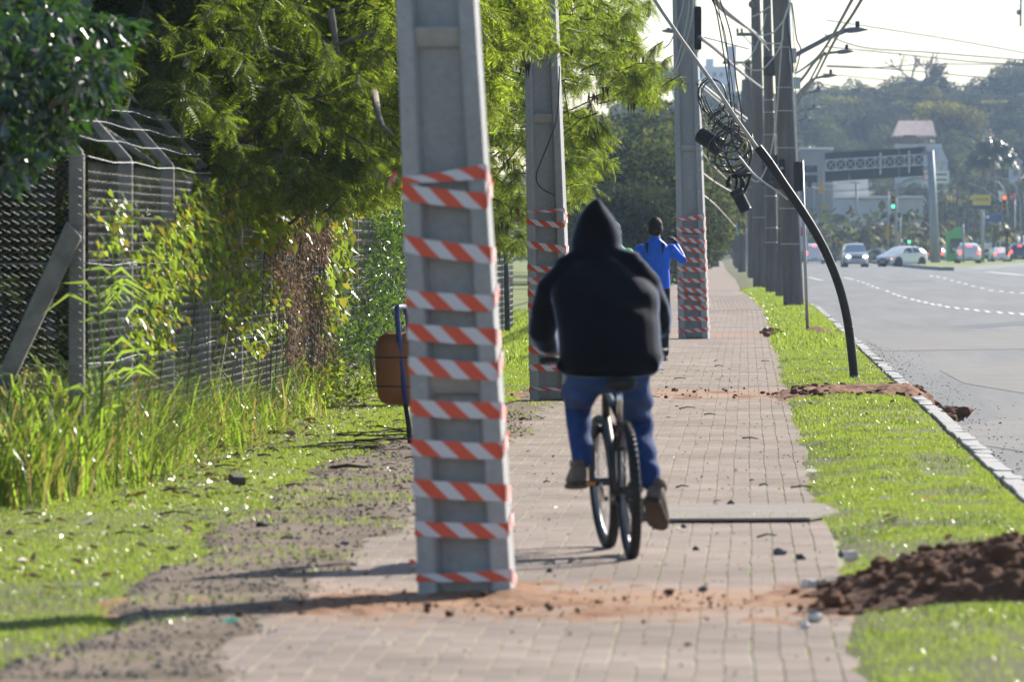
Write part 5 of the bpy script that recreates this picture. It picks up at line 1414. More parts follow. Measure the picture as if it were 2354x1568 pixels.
# dense dark trees behind the fence
dense = [((-7.6, 41, 0), [(-7.2, 41, 1.4), (-7.6, 42, 2.8), (-6.6, 40, .9)], [(1.5, 2, 1.3), (1.9, 2.5, 1.6), (1, 2, .9)], "dense dark tree directly behind the left corner of the fence"),
         ((-7.2, 47, 0), [(-6.6, 47, 1.2), (-7, 47, 2.6), (-6, 49, .9), (-6.2, 48, 3.4)], [(1.4, 2.4, 1.2), (1.8, 2.6, 1.5), (1, 2.5, .9), (1.6, 2.4, 1.2)], "dense dark tree behind the shaded stretch of fence"),
         ((-7.0, 55, 0), [(-6.2, 55, 1.2), (-6.6, 56, 2.6), (-5.6, 57, .9), (-6, 56, 3.6)], [(1.4, 2.6, 1.2), (1.8, 2.8, 1.5), (.9, 2.5, .9), (1.6, 2.6, 1.2)], "dense dark tree behind the fence where the creepers hang"),
         ((-6.8, 64, 0), [(-6, 64, 1.2), (-6.2, 64, 2.6), (-5.3, 66, 1.0), (-5.8, 65, 3.8)], [(1.3, 2.8, 1.2), (1.7, 3, 1.5), (.8, 3, 1.0), (1.5, 3, 1.3)], "dense dark tree behind the fence left of the litter bin"),
         ((-7.0, 82, 0), [(-6.4, 84, 1.8), (-5.8, 88, 2.2), (-6.5, 80, 3.0), (-5.6, 92, 3.2)], [(1.3, 5, 1.6), (1.0, 5, 1.9), (1.4, 5, 1.8), (1.2, 5, 2.2)], "dense dark tree seen between the nearest and the middle pole")]
for b_, C, R, lab in dense: broad_tree("dense_tree", lab, b_, C, R, 5200, DENSE, rg, .12, group="dense trees behind the fence", shell=.35)
# undergrowth and the woodland behind, which lets no sky through
N = 9000
Pq = np.stack([rg.uniform(-12, -5.2, N), rg.uniform(36, 125, N), 4.4 * rg.random(N) ** 1.2], 1)
Pq[:, 0] -= .3 * (Pq[:, 2] > 2.6); 
V, Fq = scatter(OVV * (1, 1.3, 1.5), OVF, Pq, rg.normal(size=(N, 3)), rg.normal(0, .8, N), rg.uniform(.16, .42, N))
stuff(mesh_np("woodland", V, Fq, DENSE), "dark tangled woodland filling the background behind the fence", "woodland")
# ------------------------------------------------------------------ creepers on the fence
def creeper(name, label, ells, n, tpl, m, L, cat, out=.07, stems=20, smat=TWIG, dn=-.8):
    C = px_points(ells, rg)
    t = T(name, label, cat, (FX + .1, C[0].y, 0))
    Pq = np.array([(FX + out + abs(rg.normal(0, .07)), p.y + rg.normal(0, .25), p.z + rg.normal(0, .05)) for p in [C[i] for i in rg.integers(0, len(C), n)]])
    Pq = Pq[Pq[:, 2] > .02]; n = len(Pq)
    D = np.stack([rg.normal(.5, .35, n), rg.normal(-.25, .5, n), rg.normal(dn, .35, n)], 1)
    V, Fq = scatter(tpl[0], tpl[1], Pq, D, rg.normal(0, .5, n), L * rg.uniform(.45, 1.3, n))
    mesh_np("leaves", V, Fq, m, t)['kind'] = 'stuff'
    mb = MB()
    for i in range(stems):
        p = C[rg.integers(len(C))]; x = FX + .1
        mb.tube([(x, p.y + rg.normal(0, .6), max(0, p.z - rg.uniform(.5, 1.2))), (x + .03, p.y + rg.normal(0, .2), p.z - .2), (x + .05, p.y, p.z), (x + .08, p.y + rg.normal(0, .4), p.z + rg.uniform(-.3, .3))], [.004, .0045, .004, .002], 4)
    mb.build("stems", smat, t)['kind'] = 'stuff'
    return t
px_y = lambda x: (4.12 - .07) * F / (VX - x)   # distance of the fence at a place in the frame
def fe(cx, cy, rx, ry, n): return (cx, cy, rx, ry, px_y(cx - rx * .7), px_y(cx + rx * .7), n)
def on_fence(cx, cy, rx, ry, n):
    out = []
    for _ in range(n):
        a = rg.uniform(0, 2 * PI); r = math.sqrt(rg.random()); x = cx + rx * r * math.cos(a); y = cy + ry * r * math.sin(a); out.append((x, y, .5, .5, px_y(x), px_y(x) + .01, 1))
    return out
creeper("dead_creeper", "brown dried creeper matted over the sunlit stretch of fence", on_fence(675, 590, 75, 150, 90) + on_fence(690, 500, 60, 60, 40) + on_fence(700, 800, 55, 110, 40), 5200, (LFV * (1, 1.2, 2), LFF), DEADV, .05, "creeper", stems=60, smat=mat('dead_stem', (.13, .09, .065), .9))
creeper("green_creeper", "green heart-leaved creeper climbing the fence beside the dried one", on_fence(765, 560, 28, 150, 60) + on_fence(700, 470, 90, 40, 40) + on_fence(600, 500, 50, 60, 24) + on_fence(750, 700, 50, 60, 26), 1150, (HTV, HTF), VINEL, .10, "creeper", stems=6)
creeper("green_creeper", "dark leafy creeper hanging through the shaded part of the fence", on_fence(430, 560, 70, 120, 50) + on_fence(340, 640, 50, 120, 30) + on_fence(520, 470, 60, 50, 30), 1100, (LFV * (1, 1.6, 2), LFF), VINEL, .085, "creeper", stems=5)
creeper("green_creeper", "sparse small-leaved green creeper spread over the lower sunlit stretch of fence", on_fence(560, 720, 70, 110, 50) + on_fence(500, 600, 60, 120, 40) + on_fence(330, 720, 60, 90, 30) + on_fence(250, 520, 50, 90, 16), 1500, (HTV, HTF), VINEL, .05, "creeper", stems=14, smat=BARKP)
C = [tuple(p) for p in px_points([(900, 620, 45, 130, 60, 66, 16), (880, 700, 45, 60, 58, 62, 10), (930, 520, 30, 60, 62, 66, 6), (820, 760, 40, 40, 56, 60, 8)], rg)]
broad_tree("dark_shrub", "dark small-leaved shrub at the fence between the litter bin and the creepers", (-3.75, 62, 0), C, [(.22, .5, .2)] * len(C), 4200, leafmat("shrub_leaf", (.035, .07, .012), (.12, .22, .02), .07, .35, .4, .45), rg, .05, cat="shrub", tr=.02)
# twiggy dead bush
b = G(500, 925); t = T("dead_bush", "leafless twiggy bush with bent dark stems in front of the fence", "bush", (b.x, b.y, 0)); mb = MB()
for pts in ([(500, 925), (515, 860), (540, 760), (565, 660), (575, 610)], [(500, 925), (545, 800), (590, 730), (640, 700), (690, 690)], [(500, 925), (525, 850), (600, 745), (620, 700)], [(500, 920), (560, 915), (600, 905), (640, 892), (690, 890)], [(500, 920), (540, 912), (575, 925), (612, 960)],
            [(525, 830), (500, 780), (498, 740)], [(555, 790), (545, 720), (550, 690)], [(600, 905), (625, 915), (665, 925)], [(540, 850), (590, 810), (612, 770), (640, 745)]):
    P_ = [at(px, py, b.y - .15 + .03 * k) for k, (px, py) in enumerate(pts)]
    mb.tube(P_, [.014 * (1 - .75 * i / (len(P_) - 1)) + .002 for i in range(len(P_))], 5)
mb.build("stems", TWIG, t, smooth=True)['kind'] = 'stuff'
# yellow-green plants at the fence foot beyond the tall grass
for cx, cy, lab in ((840, 800, "weedy yellow-green plant at the fence foot left of the litter bin"), (740, 880, "low leafy weed at the fence foot below the creepers"), (890, 750, "weedy green plant directly behind the litter bin")):
    b = G(cx, cy + 60); C = [(b.x + rg.normal(0, .15), b.y + rg.normal(0, .4), rg.uniform(.05, .4)) for _ in range(12)]
    broad_tree("weed_plant", lab, (b.x, b.y, 0), C, [(.12, .2, .12)] * 12, 900, VINEL, rg, .05, cat="plant", trunk=False, shell=0)

# ================================================================== BENT CONDUIT, CABLE COIL, SIGN POST
foot = G(1965, 881); cY = foot.y
ct = T("bent_conduit", "thick black conduit bent over to the left, a pale rod leaving its top", "conduit", (foot.x, cY, 0))
pts = [(1967, 905), (1964, 870), (1958, 810), (1948, 735), (1930, 660), (1903, 590), (1872, 530), (1838, 476), (1800, 420), (1768, 372), (1742, 338)]
P_ = [at(px, py, cY) for px, py in pts]; P_[0].z = -.15
sm_ = []
for i in range(len(P_) - 1):
    p0, p1, p2, p3 = P_[max(i - 1, 0)], P_[i], P_[i + 1], P_[min(i + 2, len(P_) - 1)]
    for k in range(4):
        u = k / 4; sm_.append(.5 * ((2 * p1) + (p2 - p0) * u + (2 * p0 - 5 * p1 + 4 * p2 - p3) * u * u + (3 * p1 - p0 - 3 * p2 + p3) * u ** 3))
sm_.append(P_[-1])
MB().tube(sm_, .0485, 20, cap=False).build("conduit_tube", BLACKP, ct, smooth=True)
e = sm_[-1]; ed = (sm_[-1] - sm_[-2]).normalized()
MB().tube([e, e + ed * .003], [.0485, .030], 20, cap=False).build("conduit_mouth", BLACKR, ct, smooth=True)
for k in (4, 11, 17, 36):
    a, d_ = sm_[k], (sm_[k + 1] - sm_[k]).normalized()
    MB().tube([a - d_ * .008, a + d_ * .008], .0505, 20).build("joint_ring", BLACKR, ct, smooth=True)
MB().tube([(foot.x, cY - .002, -.05), (foot.x, cY - .002, .085)], .0525, 20).build("foot_sleeve", mat("grey_sleeve", (.20, .21, .19), .7), ct, smooth=True)
rod = [at(px, py, cY) for px, py in [(1768, 372), (1737, 334), (1704, 289), (1635, 185), (1567, 91), (1524, 28), (1506, 0), (1470, -60)]]
MB().tube(rod, .021, 10).build("stay_rod", mat("pale_rod", (.42, .39, .36), .5, (.52, .49, .46), 10), ct, smooth=True)
cable([(1811, 459, cY - .06), (1790, 441, cY - .05), (1765, 425, cY), (1738, 405, cY + .2), (1722, 388, cY + .6), (1700, 360, cY + 2)], .013, WHITEC, "pale cable running from the bent conduit up to the hanging coil", "pale cables between the poles")

KY = 84.0
kt = T("cable_coil", "tangled bundle of dark cables hanging in loops between the far concrete pole and the conduit", "cable coil", at(1682, 330, KY))
rr = random.Random(31)
def loop(cx, cy, rx, ry, rot, m, r, turns=1.0, dep=.25, st=0.):
    pts = []; n = int(26 * turns)
    ph = rr.uniform(0, 6)
    for i in range(n + 1):
        t_ = st + 2 * PI * turns * i / n; q = 1 + .07 * math.sin(2 * t_ + ph) + rr.uniform(-.02, .02)
        x = rx * q * math.cos(t_); y = ry * q * math.sin(t_)
        pts.append(at(cx + x * math.cos(rot) - y * math.sin(rot), cy + x * math.sin(rot) + y * math.cos(rot), KY + dep * math.sin(t_ * .7 + ph)))
    MB().tube(pts, r, 7).build("cable_loop", m, kt, smooth=True)
LIGHTC = mat("worn_black_cable", (.05, .047, .045), .38, (.10, .095, .09), 6, spec=.6)
for a in ((1637, 221, 33, 40, .2, DARKC, .012, 1.05), (1640, 224, 30, 38, .0, LIGHTC, .012, .8), (1632, 240, 24, 60, -.1, DARKC, .006, .9), (1652, 285, 22, 34, .5, DARKC, .010, 1.6), (1660, 270, 30, 24, -.2, LIGHTC, .008, 1.4),
          (1668, 300, 26, 40, .7, DARKC, .011, 1.7), (1675, 315, 36, 32, .3, LIGHTC, .010, 1.8), (1684, 330, 46, 34, .15, DARKC, .013, 2.2), (1690, 348, 40, 48, -.3, LIGHTC, .011, 1.9), (1697, 345, 32, 52, -.1, DARKC, .014, 1.5),
          (1672, 358, 48, 24, .05, LIGHTC, .012, 1.4), (1682, 362, 38, 34, .2, DARKC, .013, 1.3), (1700, 352, 28, 44, .1, LIGHTC, .010, 1.2), (1665, 330, 30, 22, -.5, DARKC, .008, 1.5), (1706, 315, 22, 50, -.35, DARKC, .013, .8), (1660, 255, 12, 30, .4, DARKC, .006, 1.2),
          (1650, 372, 18, 10, .4, GREYC, .012, .9)):
    loop(*a)
def strand(pts, r, m, nm="cable_strand"):
    P_ = [at(px, py, KY + dz) for px, py, dz in pts]; out = []
    for i in range(len(P_) - 1):
        p0, p1, p2, p3 = P_[max(i - 1, 0)], P_[i], P_[i + 1], P_[min(i + 2, len(P_) - 1)]
        for k in range(5):
            u = k / 5; out.append(.5 * ((2 * p1) + (p2 - p0) * u + (2 * p0 - 5 * p1 + 4 * p2 - p3) * u * u + (3 * p1 - p0 - 3 * p2 + p3) * u ** 3))
    out.append(P_[-1]); MB().tube(out, r, 7).build(nm, m, kt, smooth=True)
strand([(1660, 398, 0), (1685, 385, -.05), (1706, 365, -.1), (1716, 340, -.1), (1714, 322, 0), (1700, 312, 0)], .013, YELC)
strand([(1640, 365, 0), (1668, 362, -.12), (1695, 350, -.14), (1712, 325, -.1)], .010, YELC)
for o_ in (0, 7, 13): strand([(1605 + o_, 215, 0), (1622 + o_, 255, 0), (1650 + o_, 285, -.1), (1680 + o_, 305, -.1), (1705 + o_ * .5, 330, -.1), (1722, 365, 0), (1716, 400, 0), (1700, 420, 0)], .012 - .002 * (o_ > 5), DARKC if o_ != 7 else LIGHTC)
strand([(1683, 380, 0), (1694, 415, 0), (1690, 440, 0), (1697, 460, 0)], .022, BLACKR); strand([(1722, 385, 0), (1724, 405, 0), (1716, 430, 0), (1704, 452, 0)], .022, BLACKR)
strand([(1712, 370, 0), (1720, 382, 0), (1724, 395, 0)], .022, BLACKR)
mb = MB(); mb.bar(at(1681, 405, KY - .05), at(1728, 400, KY - .05), .028, 10); mb.build("spacer_bar", BLACKR, kt, smooth=True)
for pts in ([(1692, -10, 0), (1703, 55, 0), (1716, 150, 0), (1722, 230, 0), (1702, 300, 0)],): pass
for i, pts in enumerate([[(1637, -10, 0), (1650, 40, 0), (1668, 150, 0), (1680, 230, 0), (1690, 300, 0)], [(1645, -10, 0), (1660, 60, 0), (1680, 170, 0), (1690, 260, 0), (1696, 320, 0)], [(1652, -10, 0), (1680, 80, 0), (1692, 180, 0), (1704, 255, 0), (1706, 300, 0)], [(1633, -10, 0), (1665, 70, 0), (1676, 170, 0), (1680, 270, 0)]]):
    P_ = [(px, py, KY + .1 * i) for px, py, _ in pts]
    cable(P_, .0075 if i % 2 else .010, DARKC, "thin dark lead dropping from above into the hanging cable coil", "dark leads from which the coil hangs", n=5)
for px, py, z in ((1654, 72, 0), (1680, 97, 0)):   # little dark clamp knots
    pass
cable([(1650, 384, KY), (1641, 420, KY), (1628, 470, KY), (1630, 520, KY), (1629, 540, KY)], .007, DARKC, "single dark wire end hanging straight down from the coil", n=5)
def closure(p, q, r, label, ribs=9, ridged=True):
    a, b_ = at(*p), at(*q); d = (b_ - a); L = d.length; d.normalize()
    t = T("splice_closure", label, "splice closure", a, "black splice closures hanging from the coil"); mb = MB(); prs = [(0, .3), (.02, .85), (.06, 1)]
    for k in range(ribs): u = .1 + .6 * k / ribs; prs += [(u, .93), (u + .02, .93), (u + .025, 1.0), (u + .05, 1.0)]
    prs += [(.74, 1.0), (.75, 1.1), (.93, 1.1), (.97, 1.02), (1.0, .5)]
    mb.tube([a + d * L * u for u, k in prs], [r * k for u, k in prs], 18); mb.build("closure_body", BLACKP, t, sharp=35)
    mb = MB(); mb.tube([a + d * L * .735, a + d * L * .755], r * 1.14, 18); mb.build("clamp_ring", GREYC, t, smooth=True)
    return t, a, b_, d
closure((1609, 308, KY + .1), (1655, 338, KY - .1), .118, "ribbed black splice closure beside the far concrete pole, its capped end towards the right")
t, a, b_, d_ = closure((1716, 486, KY), (1690, 434, KY), .088, "black splice closure dangling at the lowest end of the cable coil", ribs=10)
for dx in (-.09, .10):
    mb = MB(); mb.tube([b_ + Vector((dx, -.03, .02)), b_ + Vector((dx * 1.1, -.03, .10)), b_ + Vector((dx * .7, 0, .18))], [.035, .03, .02], 8); mb.build("cable_gland", BLACKR, t, smooth=True)

# road sign on a thin post, seen from behind
b = G(1858, 771); sp_ = T("road_sign", "grey post with a dark rounded sign panel seen edge-on from behind, beside the kerb", "road sign", (b.x, b.y, 0)); tY = b.y
p0, p1 = Vector((b.x, tY, -.3)), at(1843.5, 368, tY)
MB().tube([p0, p1], .028, 12).build("sign_post", GALV, sp_, smooth=True)
c_ = at(1834, 405, tY); mb = MB(); R = Matrix.Rotation(math.radians(-70), 3, 'Z')
def rrect(hw, hh, r, n=4):
    out = []
    for cx, cz, a0 in ((hw - r, hh - r, 0), (-hw + r, hh - r, PI / 2), (-hw + r, -hh + r, PI), (hw - r, -hh + r, 1.5 * PI)):
        for k in range(n + 1): a = a0 + PI / 2 * k / n; out.append((cx + r * math.cos(a), cz + r * math.sin(a)))
    return out
mb.prism([c_ + Vector((-.02, -.03, 0)) + R @ Vector((x, 0, z)) for x, z in rrect(.14, .245, .04)], R @ Vector((0, .05, 0))); mb.build("sign_panel", SIGNB, sp_)
for dz in (-.18, .18): mb = MB(); mb.tube([c_ + Vector((.045, 0, dz - .012)), c_ + Vector((.045, 0, dz + .012))], .04, 10); mb.build("bracket", GALV, sp_)
b3 = at(1605, 45, P3.Y + .05); t = T("signal_housing", "black rounded box fixed to the right edge of the farthest concrete pole near the top", "box", b3); mb = MB()
mb.prism([at(1604.5, 63, P3.Y - .16) + Vector((x, 0, z)) for x, z in rrect(.055, .345, .03)], (0, .3, 0)); mb.build("housing", SIGNB, t)
for py in (45, 85): mb = MB(); mb.box(at(1598, py, P3.Y - .02), (.06, .05, .03)); mb.build("bracket", GALV, t)

# ================================================================== UTILITY POLES, LAMPS, WIRES
PINFO = {}
def upole(key, px, py, w, tx, ty, tw, label, top_knob=False, bands=3, arms=(), tank=None, conduit=False, hh=None):
    b = G(px, py); Y = b.y; sc = F / Y; z1 = 1.52 + (VY - ty) / sc; tp = at(tx, ty, Y)
    t = T("utility_pole", label, "utility pole", (b.x, b.y, 0), "round weathered poles along the kerb")
    r0, r1 = w / sc / 2, tw / sc / 2; H = hh or z1
    dx = (tp.x - b.x) / z1
    mb = MB(); n = 14; zs = [-.5 + (H + .5) * i / n for i in range(n + 1)]
    mb.tube([(b.x + dx * z, b.y, z) for z in zs], [max(.07, r0 + (r1 - r0) * z / z1) for z in zs], 18)
    mb.build("shaft", WOODP, t, smooth=True)
    rr = random.Random(px)
    for i in range(bands):
        z = 1.2 + (min(H, 7.2) - 1.6) * (i + rr.uniform(.2, .8)) / max(1, bands); r = max(.07, r0 + (r1 - r0) * z / z1) + .004
        mb = MB(); mb.tube([(b.x + dx * z, b.y, z - .012), (b.x + dx * z, b.y, z + .012)], r, 18); mb.build("strap", GALV, t, smooth=True)
    for (xl, xr, y_) in arms:
        a, c = at(xl, y_, Y - r0 - .05), at(xr, y_, Y - r0 - .05); mb = MB(); mid = (a + c) / 2; mb.box(mid, (abs(c.x - a.x), .09, .11)); ar = mb.build("crossarm", WOODP, t)
        for u in (.06, .3):
            q = a.lerp(c, u); mb = MB(); mb.tube([q + Vector((0, 0, .05)), q + Vector((0, 0, .09)), q + Vector((0, 0, .12)), q + Vector((0, 0, .2))], [.015, .05, .035, .045], 8); mb.build("insulator", mat("insulator_glaze", (.10, .09, .09), .25) if 'insulator_glaze' not in bpy.data.materials else bpy.data.materials['insulator_glaze'], ar, smooth=True)
        mb = MB(); mb.bar(a.lerp(c, .3), Vector((b.x + dx * (a.z - .5), Y - r0 - .05, a.z - .5)), .018, 6); mb.build("arm_brace", GALV, ar)
    if tank:
        c = at(tank[0], tank[1], Y - r0); mb = MB(); rr_ = tank[2]
        mb.tube([c + Vector((0, 0, -.3)), c + Vector((0, 0, -.28)), c + Vector((0, 0, .25)), c + Vector((0, 0, .29))], [rr_ * .9, rr_, rr_, rr_ * .7], 16); tk = mb.build("splice_box", BLACKP, t, sharp=40)
    if conduit:
        mb = MB(); mb.tube([(b.x + r0 * .95, b.y - .05, 0), (b.x + dx * H + r1, b.y - .05, H)], .03, 8); mb.build("riser_pipe", GALV, t, smooth=True)
    PINFO[key] = (b, Y, dx, H, sc)
    return t
upole('A', 1824, 711, 45, 1793, 0, 36, "thickest weathered pole of the kerb row, nearest to the camera, with wire straps", bands=6, conduit=True, hh=10.5)
upole('B', 1794, 690, 24, 1812, 0, 10, "slim dark pole squeezed between the two thickest weathered poles, wrapped in cables", bands=3, hh=9)
upole('C', 1776, 679.5, 32, 1763, 0, 19, "second thick weathered pole of the kerb row, with a dark splice box and many straps", bands=9, tank=(1770, 150, .2), hh=10)
upole('D', 1750, 667, 38, 1737, 0, 21, "third weathered pole of the row, paler, with a knobbed top and left crossarm", bands=2, arms=[(1693, 1734, 78)], hh=10.5)
upole('E', 1731, 642, 22, 1719, 137, 15, "shorter pole behind the paler one, topped by a long crossarm", bands=1, arms=[(1661, 1752, 143)])
upole('G', 1706, 628, 20, 1711, 182, 12, "slender grey pole far along the kerb row, without crossarm", bands=1)
upole('H', 1695, 619, 13, 1693, 237, 11, "next-to-last pole of the kerb row, thin and hazy", bands=1)
upole('I', 1689, 612, 9, 1683, 300, 7, "last visible pole of the kerb row, very thin and hazy", bands=0)
# knobbed lamp head on the top of the third pole
t = T("cable_terminal", "rounded dark cable terminal sticking out at the top of the third weathered pole", "terminal", at(1728, 8, PINFO['D'][1] - .3)); mb = MB(); q = at(1729, 9, PINFO['D'][1] - .25); mb.ell(q, (.12, .12, .13)); mb.box(q + Vector((.14, 0, -.02)), (.2, .14, .16)); mb.build("terminal_body", WOODP, t, smooth=False, sharp=40)
# loose metal post with a round sign between the poles
b = G(1723, 638); t = T("road_sign", "thin pale post with a small round sign turned edge-on among the kerb poles", "road sign", (b.x, b.y, 0)); tY = b.y
MB().tube([(b.x, tY, -.2), at(1718, 545, tY)], .09, 8).build("sign_post", GALV, t, smooth=True)
mb = MB(); mb.loft([(at(1717, 548, tY) + Vector((q, -.1, 0)), Vector((0, .3, 0)), Vector((0, 0, .42))) for q in (-.02, .1)], 20); mb.build("sign_disc", mat("pale_sign_face", (.6, .5, .48), .5), t, sharp=40)
# boxes on the poles of the row
for key, px, py, w, h, m, lab in (('A', 1797, 400, .0, .7, SIGNB, "dark narrow sign panel on the left side of the thickest pole"), ('C', 1761, 640 - 30 - 260 + 40, .22, .9, SIGNB, "dark narrow box between the second and third weathered poles"), ('C', 1786, 395, .18, 1.0, SIGNB, "black upright box behind the thickest pole"),
                                  ('H', 1693, 520, .28, 1.1, mat("pale_blue_box", (.35, .50, .75), .5), "pale blue box on a pole at the far end of the kerb row"), ('G', 1703, 505, .3, 1.2, SIGNB, "dark box on the slender far pole")):
    Yk = PINFO[key][1] - .35; w = w or .14
    c = at(px, py, Yk); t = T("pole_box", lab, "box", c, "boxes mounted on the kerb poles"); mb = MB(); mb.prism([c + Vector((x, 0, z)) for x, z in rrect(w / 2, h / 2, .05)], (0, .22, 0)); mb.build("box_body", m, t)
    mb = MB(); mb.box(c + Vector((0, -.012, h * .2)), (w * .5, .02, .05)); mb.build("box_latch", GALV, t)
# street lamps on arms over the road
LAMPM = mat("lamp_housing", (.18, .20, .24), .5, metal=.3)
def lamp(key, pts, head, lab, r=.045, ro=None):
    Y = PINFO[key][1]; P_ = [at(px, py, Y) for px, py in pts]
    t = T("street_lamp", lab, "street lamp", P_[0], "lamps on curved arms along the kerb poles")
    out = []
    for i in range(len(P_) - 1):
        p0, p1, p2, p3 = P_[max(i - 1, 0)], P_[i], P_[i + 1], P_[min(i + 2, len(P_) - 1)]
        for k in range(5):
            u = k / 5; out.append(.5 * ((2 * p1) + (p2 - p0) * u + (2 * p0 - 5 * p1 + 4 * p2 - p3) * u * u + (3 * p1 - p0 - 3 * p2 + p3) * u ** 3))
    out.append(P_[-1]); MB().tube(out, r, 8).build("lamp_arm", LAMPM, t, smooth=True)
    a, b_ = at(head[0], head[1], Y), at(head[2], head[3], Y); L = (b_ - a); mb = MB()
    mb.loft([(a, Vector((0, .06, 0)), Vector((0, 0, .05))), (a + L * .25, Vector((0, .12, 0)), Vector((0, 0, .07))), (a + L * .6, Vector((0, .14, 0)), Vector((0, 0, .06))), (b_, Vector((0, .08, 0)), Vector((0, 0, .025)))], 12)
    hd = mb.build("lamp_head", LAMPM, t, smooth=True)
    MB().tube([a + L * .55 + Vector((0, 0, .05)), a + L * .55 + Vector((0, 0, .2))], .05, 8).build("photocell", SIGNB, hd)
    mb = MB(); mb.box(P_[0] + Vector((-.1, 0, 0)), (.3, .2, .34)); mb.build("arm_clamp", GALV, t)
lamp('A', [(1826, 127), (1846, 116), (1882, 97), (1906, 84), (1945, 69)], (1942, 69, 1995, 66), "nearest street lamp, on a thick straight arm rising over the road", .055)
lamp('C', [(1836, 190), (1852, 170), (1872, 142), (1895, 124), (1930, 118)], (1925, 119, 1964, 116), "second street lamp from the top, on a slim curved arm", .04)
lamp('D', [(1828, 225), (1850, 198), (1870, 181), (1892, 175)], (1890, 175, 1926, 171), "third street lamp down, curved arm against the hill trees", .04)
lamp('E', [(1826, 235), (1850, 215), (1870, 210)], (1868, 210, 1893, 205), "fourth street lamp down, small and hazy", .04)
lamp('G', [(1822, 262), (1845, 252), (1856, 250)], (1856, 250, 1884, 246), "fifth street lamp down, tiny against the trees", .04)
lamp('H', [(1822, 285), (1835, 275), (1842, 273)], (1840, 273, 1865, 270), "lowest and farthest street lamp of the row", .04)
bl = at(1527, 70, 150); t = T("street_lamp", "lone street lamp head poking out left of the farthest concrete pole", "street lamp", bl); mb = MB(); mb.loft([(at(x, 70, 150), Vector((0, .1, 0)), Vector((0, 0, h))) for x, h in ((1522, .02), (1534, .05), (1545, .06), (1552, .04))], 10); mb.build("lamp_head", LAMPM, t, smooth=True)
MB().tube([at(1545, 70, 150), at(1575, 72, 151), at(1720, 110, 160)], .03, 6).build("lamp_arm", LAMPM, t); MB().tube([at(1537, 69, 150), at(1537, 63, 150)], .05, 8).build("photocell", SIGNB, t)

YA, YC, YD, YE = (PINFO[k][1] for k in 'ACDE')
WG = "overhead wires along the kerb poles"
cable([(1962, -8, 95), (1935, 42, 105), (1910, 87, 118), (1880, 130, 140), (1845, 158, 165), (1828, 168, 182)], .028, GREYC, "thick grey overhead wire crossing the lamp arms, right one of two", WG)
cable([(1984, -8, 95), (1955, 40, 104), (1925, 82, 115), (1900, 128, 130), (1870, 185, 165), (1836, 224, 200), (1826, 236, 215)], .028, GREYC, "thick grey overhead wire crossing the lamp arms, outer one of two", WG)
cable([(1895, 120, 125), (1880, 150, 140), (1858, 192, 170), (1836, 235, 210), (1828, 262, 250)], .025, GREYC, "thin grey wire branching from the outer overhead wire", WG)
cable([(1636, -8, 95), (1662, 22, 104), (1700, 50, 118), (1732, 72, 135), (1761, 99, 170)], .035, GREYC, "thick dark wire sagging from the top towards the second weathered pole", WG)
cable([(1645, -4, 95), (1672, 25, 104), (1708, 54, 118), (1740, 82, 140), (1768, 115, 176)], .02, GREYC, "thin dark wire following the thick one to the second weathered pole", WG)
cable([(1608, 84, 97), (1645, 112, 110), (1684, 148, 130), (1722, 180, 155), (1755, 204, 185)], .034, GREYC, "thick grey wire from the far concrete pole down to the pole row", WG)
cable([(1603, 183, 97), (1640, 214, 112), (1680, 245, 135), (1717, 272, 165)], .022, WHITEC, "upper of two pale wires slanting down behind the coil", WG)
cable([(1603, 192, 97), (1638, 222, 112), (1676, 252, 135), (1713, 278, 165)], .022, GREYC, "lower of two pale wires slanting down behind the coil", WG)
for i, (a, b_) in enumerate((((1606, 285), (1650, 330)), ((1606, 340), (1680, 420)), ((1606, 390), (1700, 450)), ((1606, 440), (1690, 520)))):
    cable([(a[0], a[1], 97), ((a[0] + b_[0]) / 2, (a[1] + b_[1]) / 2 + 4 - 10 * (i == 3), 125), (b_[0], b_[1], 190)], .014, WHITEC, ("first", "second", "third", "lowest")[i] + " faint pale wire fanning out right of the far concrete pole", WG, n=5)
PW_ = "pale cables between the poles"
cable([(1501 + 1, 215, P3.Y - .5), (1524, 192, P3.Y - .3), (1548, 160, P3.Y - .2), (1568, 95, P3.Y - .2), (1582, 30, P3.Y - .2), (1584, -8, P3.Y - .2)], .010, WHITEC, "white cable hanging in front of the far concrete pole, middle of three", PW_)
cable([(1500, 262, P3.Y - .5), (1530, 190, P3.Y - .3), (1560, 150, P3.Y - .2), (1582, 80, P3.Y - .2), (1592, 30, P3.Y - .2), (1594, -8, P3.Y - .2)], .010, WHITEC, "white cable hanging in front of the far concrete pole, right of three", PW_)
cable([(1524, 110, P3.Y - .5), (1540, 98, P3.Y - .3), (1556, 60, P3.Y - .2), (1568, 20, P3.Y - .2), (1573, -8, P3.Y - .2)], .010, WHITEC, "short white cable crossing the top of the far concrete pole, left of three", PW_)
q_ = lambda L, Y: [(1524 + x * .18519, y * .18519, Y) for x, y in L]   # places read off an enlarged detail
cable(q_([(1570, 30), (1510, 220), (1390, 380), (1330, 410), (1230, 430), (1120, 400), (1060, 375)], YA - .6), .018, WHITEC, "white cable drooping from the thickest pole, topmost of the festoon", PW_)
cable(q_([(1570, 30), (1500, 240), (1480, 500), (1400, 535), (1290, 525), (1240, 500)], YA - .7), .018, WHITEC, "white cable drooping from the thickest pole to the splice box", PW_)
cable(q_([(1475, 520), (1420, 640), (1330, 760), (1240, 850), (1150, 868), (1060, 840), (980, 790)], YA - .8), .018, WHITEC, "white cable sagging lowest from the thickest pole to the long crossarm", PW_)
cable(q_([(1280, 160), (1250, 300), (1200, 470), (1110, 660), (1030, 755), (960, 782), (890, 765)], YC - .6), .018, WHITEC, "white cable sagging from the second pole to the long crossarm", PW_)
